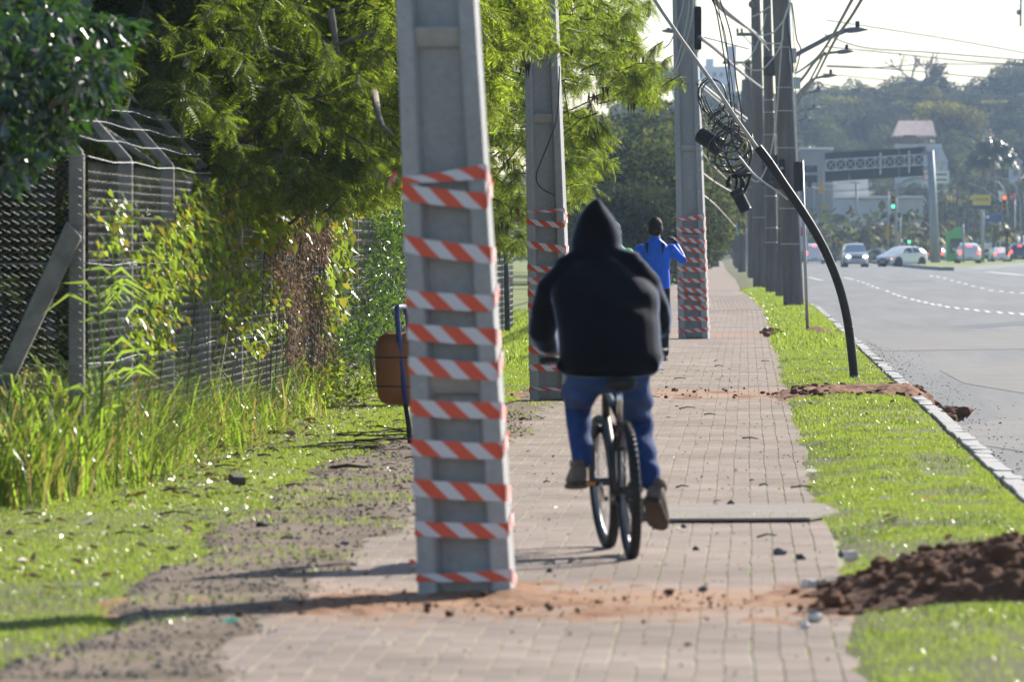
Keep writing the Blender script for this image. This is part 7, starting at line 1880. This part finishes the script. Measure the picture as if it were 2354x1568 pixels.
t, c, w, h = sign("white_sign", "white road sign board with a red ring and dark lettering behind the gantry post", "sign", 2123, 2182, 392, 421, 505, WHP)
mb = MB(); mb.ring(c + Vector((-w * .37, -.02, 0)), h * .27, .05, 'Y', 24, 6); mb.build("red_ring", REDP, t)
for dz in (.2, -.22): mb = MB(); mb.box(c + Vector((w * .2, -.012, dz * h)), (w * .42, .02, h * .10)); mb.build("lettering", SIGNB, t)
mb = MB(); mb.tube([(at(2060, 560, 505).x, 505.2, -.2), tuple(at(2060, 460, 505.2)), tuple(at(2064, 432, 505.2)), tuple(at(2078, 416, 505.2)), tuple(at(2100, 409, 505.2)), tuple(at(2140, 408, 505.2))], .12, 8); mb.build("cantilever_post", GPM, t, smooth=True)
t, c, w, h = sign("no_turning_sign", "round white no-turning sign with red ring near the right edge", "sign", 2321, 2336, 444, 459, 515, WHP, 2333, .05); mb = MB(); mb.ring(c + Vector((0, -.02, 0)), h * .47, .055, 'Y', 28, 6); mb.bar(c + Vector((-.2, -.03, .2)), c + Vector((.2, -.03, -.2)), .04, 6); mb.build("red_ring", REDP, t)
mb = MB(); mb.box(c + Vector((-.03, -.02, -.02)), (.07, .02, .28)); mb.box(c + Vector((.05, -.02, .1)), (.16, .02, .07)); mb.build("black_arrow", SIGNB, t)
t = T("pink_white_poster", "pale pink poster board on the thin post right of the thickest pole", "sign", at(1848, 520, 300)); mb = MB(); a, b = at(1838, 575, 300), at(1858, 480, 300); mb.box(((a.x + b.x) / 2, 300, (a.z + b.z) / 2), (b.x - a.x, .06, b.z - a.z)); mb.build("panel", mat("pink_white_print", (.62, .50, .58), .6, (.75, .72, .76), 1.5), t)
mb = MB(); mb.box(((a.x + b.x) / 2, 299.95, (a.z + b.z) / 2 - .1), (.28, .02, .45)); mb.build("printed_figure", mat("red_print", (.5, .08, .10), .6), t); MB().tube([(a.x, 300.1, -.2), (a.x, 300.1, b.z)], .05, 8).build("post", GALV, t)
# flag-like white sheet and banner
t = T("white_flag", "white flag hanging on a slanting pole near the right edge", "flag", at(2298, 450, 530)); mb = MB(); mb.tube([tuple(at(2225, 420, 530)), tuple(at(2262, 432, 530)), tuple(at(2300, 462, 530))], .04, 6); mb.build("flag_pole", GALV, t)
V = []; n_ = 8
for i in range(n_):
    for j in range(n_): q = at(2294 + 19 * i / 7 + 4 * j / 7, 437 + 26 * j / 7 + 3.5 * i / 7, 530); V.append((q.x, q.y + .12 * math.sin(i * 1.1 + j * .5), q.z))
mesh_np("flag_cloth", np.array(V), np.array([(i * n_ + j, i * n_ + j + 1, (i + 1) * n_ + j + 1, (i + 1) * n_ + j) for i in range(7) for j in range(7)]), WHP, t, smooth=True)
# green kiosk
t = T("green_kiosk", "bright green kiosk wall right of the gantry post behind the cars", "kiosk", at(2200, 600, 500)); mb = MB(); a, b = at(2177, 532, 500), at(2211, 522, 500)
mb.prism([(a.x, 500, -.1), (b.x, 500, -.1), (b.x, 500, b.z), (at(2196, 522, 500).x, 500, b.z), (at(2194, 530, 500).x, 500, a.z), (a.x, 500, a.z)], (0, 3, 0)); mb.build("kiosk_wall", GRNP, t)
for px in (2193, 2206): q = at(px, 565, 499.96); mb = MB(); mb.box(q, (.6, .06, 1.2)); mb.build("kiosk_window", GLASS, t)
# traffic lights
TLY = mat("signal_yellow_case", (.50, .30, .02), .5); LENS = mat("dark_lens", (.02, .02, .02), .3); GRN = emat("green_signal_light", (.05, .9, .45), 2.5); REDL = emat("red_signal_light", (.95, .10, .05), 2.5)
def tlight(px, py, Y, lit, label, back=False, post=None, s=1.0, case=TLY):
    c = at(px, py, Y); t = T("traffic_light", label, "traffic light", c); mb = MB(); mb.prism([c + Vector((x, 0, z)) for x, z in rrect(.17 * s, .5 * s, .05)], (0, .2, 0)); mb.build("case", case, t)
    if not back:
        for k, nm in enumerate(('red', 'amber', 'green')):
            m_ = {'red': REDL, 'green': GRN}.get(nm) if nm == lit else LENS; q = c + Vector((0, -.01, (.31 - .31 * k) * s)); mb = MB(); mb.tube([q, q - Vector((0, .03, 0))], [.115 * s, .10 * s], 14); mb.build("lens", m_, t, smooth=True)
            mb = MB(); mb.tube([q + Vector((0, 0, .02)), q + Vector((0, -.2, .01))], .13 * s, 12, cap=False); mb.build("hood", SIGNB, t, smooth=True)
    if post: a = [at(*q) for q in post]; MB().tube(a, .06, 8).build("signal_post", GPM, t, smooth=True)
tlight(2053, 464, 500, 'green', "traffic light showing green above the dark palms", post=[(2062, 600, 500.4), (2061, 480, 500.4), (2060, 455, 500.4)], s=1.15)
tlight(2090, 548, 520, 'green', "low traffic light showing green between palm and gantry post", s=.9, post=[(2092, 600, 520.4), (2090, 540, 520.4)])
tlight(2309, 467 - 3, 500, 'red', "traffic light showing red near the right edge", s=1.15, post=[(2320, 505, 500.4), (2310, 440, 500.4), (2296, 418, 500.4), (2270, 412, 500.4)])
tlight(1888, 431, 500, None, "yellow traffic light seen from behind under the small sign boards", back=True, post=[(1840, 420, 500.4), (1888, 421, 500.4), (1925, 424, 500.4)])
tlight(2066, 545, 510, None, "yellow traffic light seen from behind low among the palms", back=True, post=[(2066, 600, 510.4), (2066, 540, 510.4)])
tlight(2040, 535, 505, None, "second yellow traffic light from behind among the dark palms", back=True, post=[(2042, 600, 505.4), (2042, 440, 505.4)])
# lamp arm and thin poles at the right
for k, (pts, lab) in enumerate(((((2222, 420), (2262, 432), (2290, 455), (2312, 480)), ""),)): pass
t = T("street_lamp", "arched thin lamp arm over the road right of the big palm", "street lamp", at(2345, 560, 540)); MB().tube([tuple(at(x, y, 540)) for x, y in ((2347, 590), (2346, 470), (2337, 430), (2318, 412), (2290, 407), (2270, 411))], .07, 7).build("lamp_post", GPM, t, smooth=True); mb = MB(); mb.ell(at(2268, 412, 540), (.35, .15, .09)); mb.build("lamp_head", LAMPM, t, smooth=True)
for px, y0, y1, Y, lab in ((1969, 420, 560, 560, "thin dark utility post in front of the white annex"), (2070, 605, 500, 470, "thin grey post on the island"), (2215, 604, 515, 440, "thin post on the island left of the rear-view hatchback"), (2261, 604, 485, 445, "slim post on the grassy island right of the white hatchback"), (2351, 440, 600, 560, "dark post at the right edge of the picture"), (2347, -20, 60, 420, "dark pole end hanging in at the top right corner")):
    a, b = at(px, y0, Y), at(px - 1, y1, Y); t = T("thin_post", lab, "post", (a.x, Y, min(a.z, b.z))); MB().tube([tuple(a), tuple(b)], .07 if px != 1969 else .11, 8).build("post_tube", GPM if px < 2300 else SIGNB, t, smooth=True)
    if px == 1969: mb = MB(); mb.bar(at(1925, 421, Y), at(1965, 417, Y), .03, 5); mb.box(at(1966, 420, Y), (.9, .1, .1)); mb.build("crossarm", GPM, t)
    if px == 2347: mb = MB(); mb.ell(at(2341, 27, Y), (.14, .14, .2)); mb.build("lamp_bulb", LAMPM, t, smooth=True)
cable([(1845, 425, 555), (1900, 436, 557), (1960, 437, 558), (2040, 428, 556), (2125, 405, 552)], .05, GREYC, "dark wire sagging from the small sign boards past the white annex")

# ================================================================== VEHICLES (front towards -Y, built at the origin)
def carpaint(name, c): return mat(name, c, .28, spec=.5, coat=.6)
TYREM = mat("car_tyre", (.015, .015, .016), .8); RIMM = mat("car_rim", (.30, .31, .33), .35, metal=.8); TRIM = mat("black_trim", (.02, .02, .022), .6); CGL = mat("car_glass", (.035, .045, .06), .08, spec=.7)
HLON = emat("lit_headlight", (1.0, .93, .72), 9); HLOFF = mat("clear_headlight", (.5, .53, .55), .15, spec=.7); TLON = emat("lit_tail_light", (1.0, .07, .04), 3); TLOFF = mat("tail_light", (.25, .015, .012), .2); PLATE = mat("number_plate", (.45, .45, .47), .5); AMB = emat("amber_indicator", (1.0, .28, .06), 4)
def car(label, paint, st, cat="car", name="parked_car", lights=None, wheels=(-1.28, 1.28), wr=.31, indicator=False, group="vehicles on the avenue"):
    """st: stations along y: (y, half width, sill z, belt z, roof z, roof half width)"""
    t = T(name, label, cat, (0, 0, 0), group); mb = MB(); prof = []
    for (y, hw, zs, zb, zr, rw) in st:
        prof.append([(-hw * .9, y, zs), (-hw, y, zs + .14), (-hw, y, (zs + zb) / 2 + .06), (-hw * .965, y, zb), (-rw, y, max(zr - .05, zb + .005)), (-rw * .72, y, zr), (rw * .72, y, zr), (rw, y, max(zr - .05, zb + .005)), (hw * .965, y, zb), (hw, y, (zs + zb) / 2 + .06), (hw, y, zs + .14), (hw * .9, y, zs)])
    n = 12
    for r in prof: mb.v.extend(r)
    for i in range(len(prof) - 1):
        for k in range(n): mb.f.append([i * n + k, i * n + (k + 1) % n, (i + 1) * n + (k + 1) % n, (i + 1) * n + k]); mb.mi.append(0)
    e = (len(prof) - 1) * n; mb.f += [list(range(n)), [e + k for k in range(n)]]; mb.mi += [0, 0]
    mb.build("body", paint, t, sharp=28)
    # glass: between belt and roof on the cabin stations
    cab = [i for i, s in enumerate(st) if s[4] - s[3] > .25]
    def inset(q, nrm, k=.1):
        c = sum((Vector(p) for p in q), Vector()) / len(q); return [c + (Vector(p) - c) * (1 - k) + Vector(nrm) * .012 for p in q]
    a, b = cab[0] - 1, cab[0]
    pa, pb = prof[a], prof[b]
    mb = MB(); mb.add(inset([pa[4], pa[7], pb[7], pb[4]], (0, -.5, .8), .12), [(0, 1, 2, 3)]); mb.build("windscreen", CGL, t)
    a, b = cab[-1], cab[-1] + 1
    pa, pb = prof[a], prof[b]
    mb = MB(); mb.add(inset([pa[4], pa[7], pb[7], pb[4]], (0, .8, .5), .14), [(0, 1, 2, 3)]); mb.build("rear_window", CGL, t)
    for s_ in (0, 1):
        for i in cab[:-1]:
            pa, pb = prof[i], prof[i + 1]; k0, k1 = ((3, 4) if s_ == 0 else (8, 7)); mb = MB(); mb.add(inset([pa[k0], pb[k0], pb[k1], pa[k1]], ((-1, 0, .3) if s_ == 0 else (1, 0, .3)), .14), [(0, 1, 2, 3)]); mb.build("side_window", CGL, t)
        i = cab[0]; pa, pb = prof[i - 1], prof[i]; k0, k1 = ((3, 4) if s_ == 0 else (8, 7)); mb = MB(); mb.add(inset([Vector(pa[k0]).lerp(Vector(pb[k0]), .35), pb[k0], pb[k1]], ((-1, 0, .3) if s_ == 0 else (1, 0, .3)), .2), [(0, 1, 2)]); mb.build("quarter_window", CGL, t)
    hw = max(s[1] for s in st)
    for y in wheels:
        for s_ in (-1, 1):
            c = Vector((s_ * (hw - .085), y, wr)); mb = MB(); mb.ring(c, wr - .085, .095, 'X', 24, 8); w = mb.build("wheel", TYREM, t, smooth=True)
            mb = MB(); mb.bar(c + Vector((s_ * .04, 0, 0)), c + Vector((s_ * .07, 0, 0)), wr - .1, 20)
            for k in range(5): a_ = 2 * PI * k / 5; mb.box(c + Vector((s_ * .075, math.cos(a_) * .1, math.sin(a_) * .1)), (.02, .05, .16), Matrix.Rotation(a_ - PI / 2, 3, 'X'))
            mb.build("rim", RIMM, w)
            mb = MB(); mb.tube([c + Vector((-s_ * .2, 0, 0)), c + Vector((s_ * .0865, 0, 0))], wr + .065, 20); mb.build("wheel_arch", TRIM, t)
    y0, y1 = st[0][0], st[-1][0]; zb = st[0][3]; w0 = st[0][1]; w1 = st[-1][1]
    mb = MB(); mb.box((0, y0 - .02, st[0][2] + .12), (w0 * 1.75, .08, .2)); mb.build("front_bumper", TRIM if lights != 'on' else paint, t, bevel=.02)
    mb = MB(); mb.box((0, y0 - .03, zb - .13), (w0 * .85, .06, .14)); mb.build("grille", TRIM, t, bevel=.01)
    for s_ in (-1, 1):
        mb = MB(); mb.ell((s_ * w0 * .82, y0 + .03, zb - .07), (.15, .09, .09)); mb.build("headlight", HLON if lights == 'on' else HLOFF, t, smooth=True)
        yb = st[-1][0]; mb = MB(); mb.box((s_ * w1 * .88, yb - .01, st[-1][3] + .02), (.15, .10, .26)); mb.build("tail_light", TLON if lights == 'brake' else TLOFF, t, bevel=.02)
        i = cab[0]; q = Vector(prof[i - 1][8 if s_ > 0 else 3]).lerp(Vector(prof[i][8 if s_ > 0 else 3]), .55); mb = MB(); mb.ell(q + Vector((s_ * .11, 0, .07)), (.11, .06, .075)); mb.build("mirror", paint, t, smooth=True)
    if lights == 'brake': i = cab[-1]; mb = MB(); mb.box((0, st[i][0] + .05, st[i][4] - .03), (.32, .06, .05)); mb.build("brake_light", TLON, t)
    if indicator: mb = MB(); mb.ell((w0 * .95, y0 + .1, zb - .10), (.10, .07, .07)); mb.build("indicator", AMB, t, smooth=True)
    mb = MB(); mb.box((0, y1 + .03, st[-1][2] + .12), (w1 * 1.75, .1, .2)); mb.build("rear_bumper", paint, t, bevel=.02)
    for yy, sg in ((y0 - .07, -1), (y1 + .09, 1)): mb = MB(); mb.box((0, yy, st[0][2] + .14), (.42, .02, .12)); mb.build("number_plate", PLATE, t)
    return t
HATCH = [(-1.95, .70, .26, .66, .68, .62), (-1.75, .80, .22, .76, .79, .70), (-.95, .86, .2, .92, .96, .74), (-.30, .87, .2, .95, 1.40, .60), (.35, .87, .2, .96, 1.47, .60), (1.10, .86, .2, .98, 1.44, .585), (1.62, .83, .22, 1.0, 1.30, .57), (1.90, .80, .26, .98, 1.02, .68), (1.98, .76, .3, .80, .84, .66)]
VAN = [(-2.0, .72, .28, .82, .84, .66), (-1.85, .80, .24, .92, .95, .72), (-1.15, .84, .22, 1.03, 1.07, .74), (-.55, .85, .22, 1.05, 1.58, .63), (.3, .85, .22, 1.05, 1.66, .63), (1.3, .85, .22, 1.05, 1.64, .62), (1.75, .83, .24, 1.05, 1.50, .62), (1.95, .80, .28, 1.0, 1.05, .70), (2.02, .76, .3, .85, .88, .68)]
SEDAN = [(-2.1, .70, .26, .64, .66, .62), (-1.9, .8, .22, .72, .75, .7), (-.9, .86, .2, .88, .92, .74), (-.2, .87, .2, .92, 1.38, .58), (.4, .87, .2, .93, 1.43, .58), (1.0, .86, .2, .94, 1.36, .57), (1.5, .84, .22, .95, .99, .72), (2.1, .78, .26, .90, .93, .68), (2.16, .74, .3, .78, .8, .66)]
def park(t, px, py, z=-.12, rz=0, s=1.0):
    p = G(px, py, z); t.location = (p.x, p.y, z); t.rotation_euler = (0, 0, rz); t.scale = (s, s, s); return t
SILV = carpaint("silver_grey_paint", (.46, .51, .58)); WHT = carpaint("white_car_paint", (.88, .89, .91)); DKB = carpaint("dark_blue_paint", (.02, .035, .07)); DKR = carpaint("dark_red_paint", (.14, .02, .02)); GRY = carpaint("grey_car_paint", (.18, .19, .2)); WHT2 = carpaint("pale_white_paint", (.80, .83, .88))
park(car("silver-grey minivan with lit headlights driving towards the camera", SILV, VAN, "minivan", "minivan", 'on', (-1.25, 1.3), .31), 1964.5, 614, rz=.06, s=1.0)
park(car("white hatchback turning across the road, left front towards the camera", WHT, HATCH, "hatchback", "hatchback", None, (-1.22, 1.25), .33, indicator=True), 2072, 613, rz=math.radians(-43), s=1.0)
park(car("white hatchback seen from behind with glowing brake lights beyond the grassy island", WHT2, HATCH, "hatchback", "hatchback", 'brake', (-1.22, 1.25), .33), 2225, 606, z=.02, rz=PI + .02, s=1.06)
park(car("dark blue car at the right edge seen from behind with red lights", DKB, HATCH, "car", "dark_car", 'brake'), 2342, 602, z=.0, rz=PI, s=1.05)
park(car("pale car with red tail lights standing left of the small palm", WHT2, SEDAN, "car", "pale_car", 'brake'), 2296, 603, z=.0, rz=PI + .1, s=.85)
park(car("dark car far behind the white hatchback under the palms", GRY, SEDAN, "car", "grey_car", None), 2022, 603, z=-.12, rz=.3, s=.9)
park(car("pale car half hidden behind the turning white hatchback", WHT2, SEDAN, "car", "pale_car", None), 2108, 600, z=-.1, rz=-1.2, s=.95)
park(car("grey car hidden behind the gantry post with one red light showing", GRY, HATCH, "car", "grey_car", 'brake'), 2163, 602, z=-.1, rz=PI - .3, s=.95)
park(car("hazy pale car with a red light behind the bent conduit", WHT2, VAN, "car", "pale_car", 'brake'), 1872, 606, z=-.12, rz=PI, s=1.0)
# bus and truck behind
BUS = [(-3.4, 1.0, .35, 1.2, 2.5, .96), (-3.3, 1.05, .3, 1.2, 2.6, 1.0), (-3.25, 1.06, .3, 1.2, 2.62, 1.0), (0, 1.06, .3, 1.2, 2.65, 1.0), (3.2, 1.06, .3, 1.2, 2.62, 1.0), (3.35, 1.04, .35, 1.2, 2.55, .98)]
def boxvehicle(name, label, cat, L, Wd, H, body, cabm, rz, px, py, s=1.0):
    t = T(name, label, cat, (0, 0, 0), "vehicles on the avenue"); mb = MB(); mb.box((0, .6, .55 + H / 2), (Wd, L, H)); mb.build("cargo_box", body, t, bevel=.06)
    mb = MB(); mb.hexa([(-Wd / 2 + .05, -L / 2 - 1.1, .4), (Wd / 2 - .05, -L / 2 - 1.1, .4), (Wd / 2 - .05, -L / 2 + .55, .4), (-Wd / 2 + .05, -L / 2 + .55, .4)], [(-Wd / 2 + .14, -L / 2 - .7, 2.3), (Wd / 2 - .14, -L / 2 - .7, 2.3), (Wd / 2 - .1, -L / 2 + .55, 2.35), (-Wd / 2 + .1, -L / 2 + .55, 2.35)]); mb.build("cab", cabm, t, bevel=.08)
    mb = MB(); mb.add([(-Wd / 2 + .2, -L / 2 - .96, 1.35), (Wd / 2 - .2, -L / 2 - .96, 1.35), (Wd / 2 - .26, -L / 2 - .74, 2.15), (-Wd / 2 + .26, -L / 2 - .74, 2.15)], [(0, 1, 2, 3)]); mb.build("windscreen", CGL, t)
    for s_ in (-1, 1):
        mb = MB(); mb.box((s_ * (Wd / 2 - .04), -L / 2 - .2, 1.75), (.06, .7, .6)); mb.build("side_window", CGL, t)
        mb = MB(); mb.ell((s_ * (Wd / 2 - .25), -L / 2 - 1.1, .75), (.16, .06, .12)); mb.build("headlight", HLOFF, t, smooth=True)
        mb = MB(); mb.box((s_ * (Wd / 2 - .15), L / 2 + .62, .8), (.2, .06, .25)); mb.build("tail_light", TLOFF, t)
        for y in (-L / 2 - .2, L / 2 - .6): mb = MB(); mb.ring(Vector((s_ * (Wd / 2 - .12), y, .42)), .3, .12, 'X', 20, 8); mb.build("wheel", TYREM, t, smooth=True)
    mb = MB(); mb.box((0, 0, .42), (Wd * .8, L + 1, .16)); mb.build("chassis", TRIM, t)
    return park(t, px, py, z=-.05, rz=rz, s=s)
boxvehicle("delivery_truck", "pale blue-white truck with a box body at the right edge behind the cars", "truck", 4.2, 2.1, 1.9, carpaint("pale_blue_paint", (.46, .56, .72)), carpaint("pale_blue_cab", (.52, .62, .76)), -.25, 2334, 598, .95)
boxvehicle("delivery_van", "pale van facing the camera left of the small island palm", "van", 3.2, 1.8, 1.5, WHT2, WHT2, .25, 2290, 597, .8)
boxvehicle("yellow_van", "yellowish van far behind the white hatchback", "van", 3.4, 1.8, 1.4, carpaint("yellow_cream_paint", (.55, .46, .18)), carpaint("cream_cab", (.6, .55, .4)), 1.3, 2118, 592, .9)

# ================================================================== HAZE
mb = MB(); mb.box((100, 770, 34.0), (1060, 1660, 70.8)); hz = mb.build("haze", [])
hm = bpy.data.materials.new("haze_air"); hm.use_nodes = True; hn = hm.node_tree; hn.nodes.clear()
pv = hn.nodes.new("ShaderNodeVolumePrincipled"); pv.inputs['Color'].default_value = (.52, .70, 1.0, 1); pv.inputs['Density'].default_value = HAZE_DENSITY; pv.inputs['Anisotropy'].default_value = .7
ho = hn.nodes.new("ShaderNodeOutputMaterial"); hn.links.new(pv.outputs[0], ho.inputs['Volume']); hz.data.materials.append(hm); hz['kind'] = 'stuff'
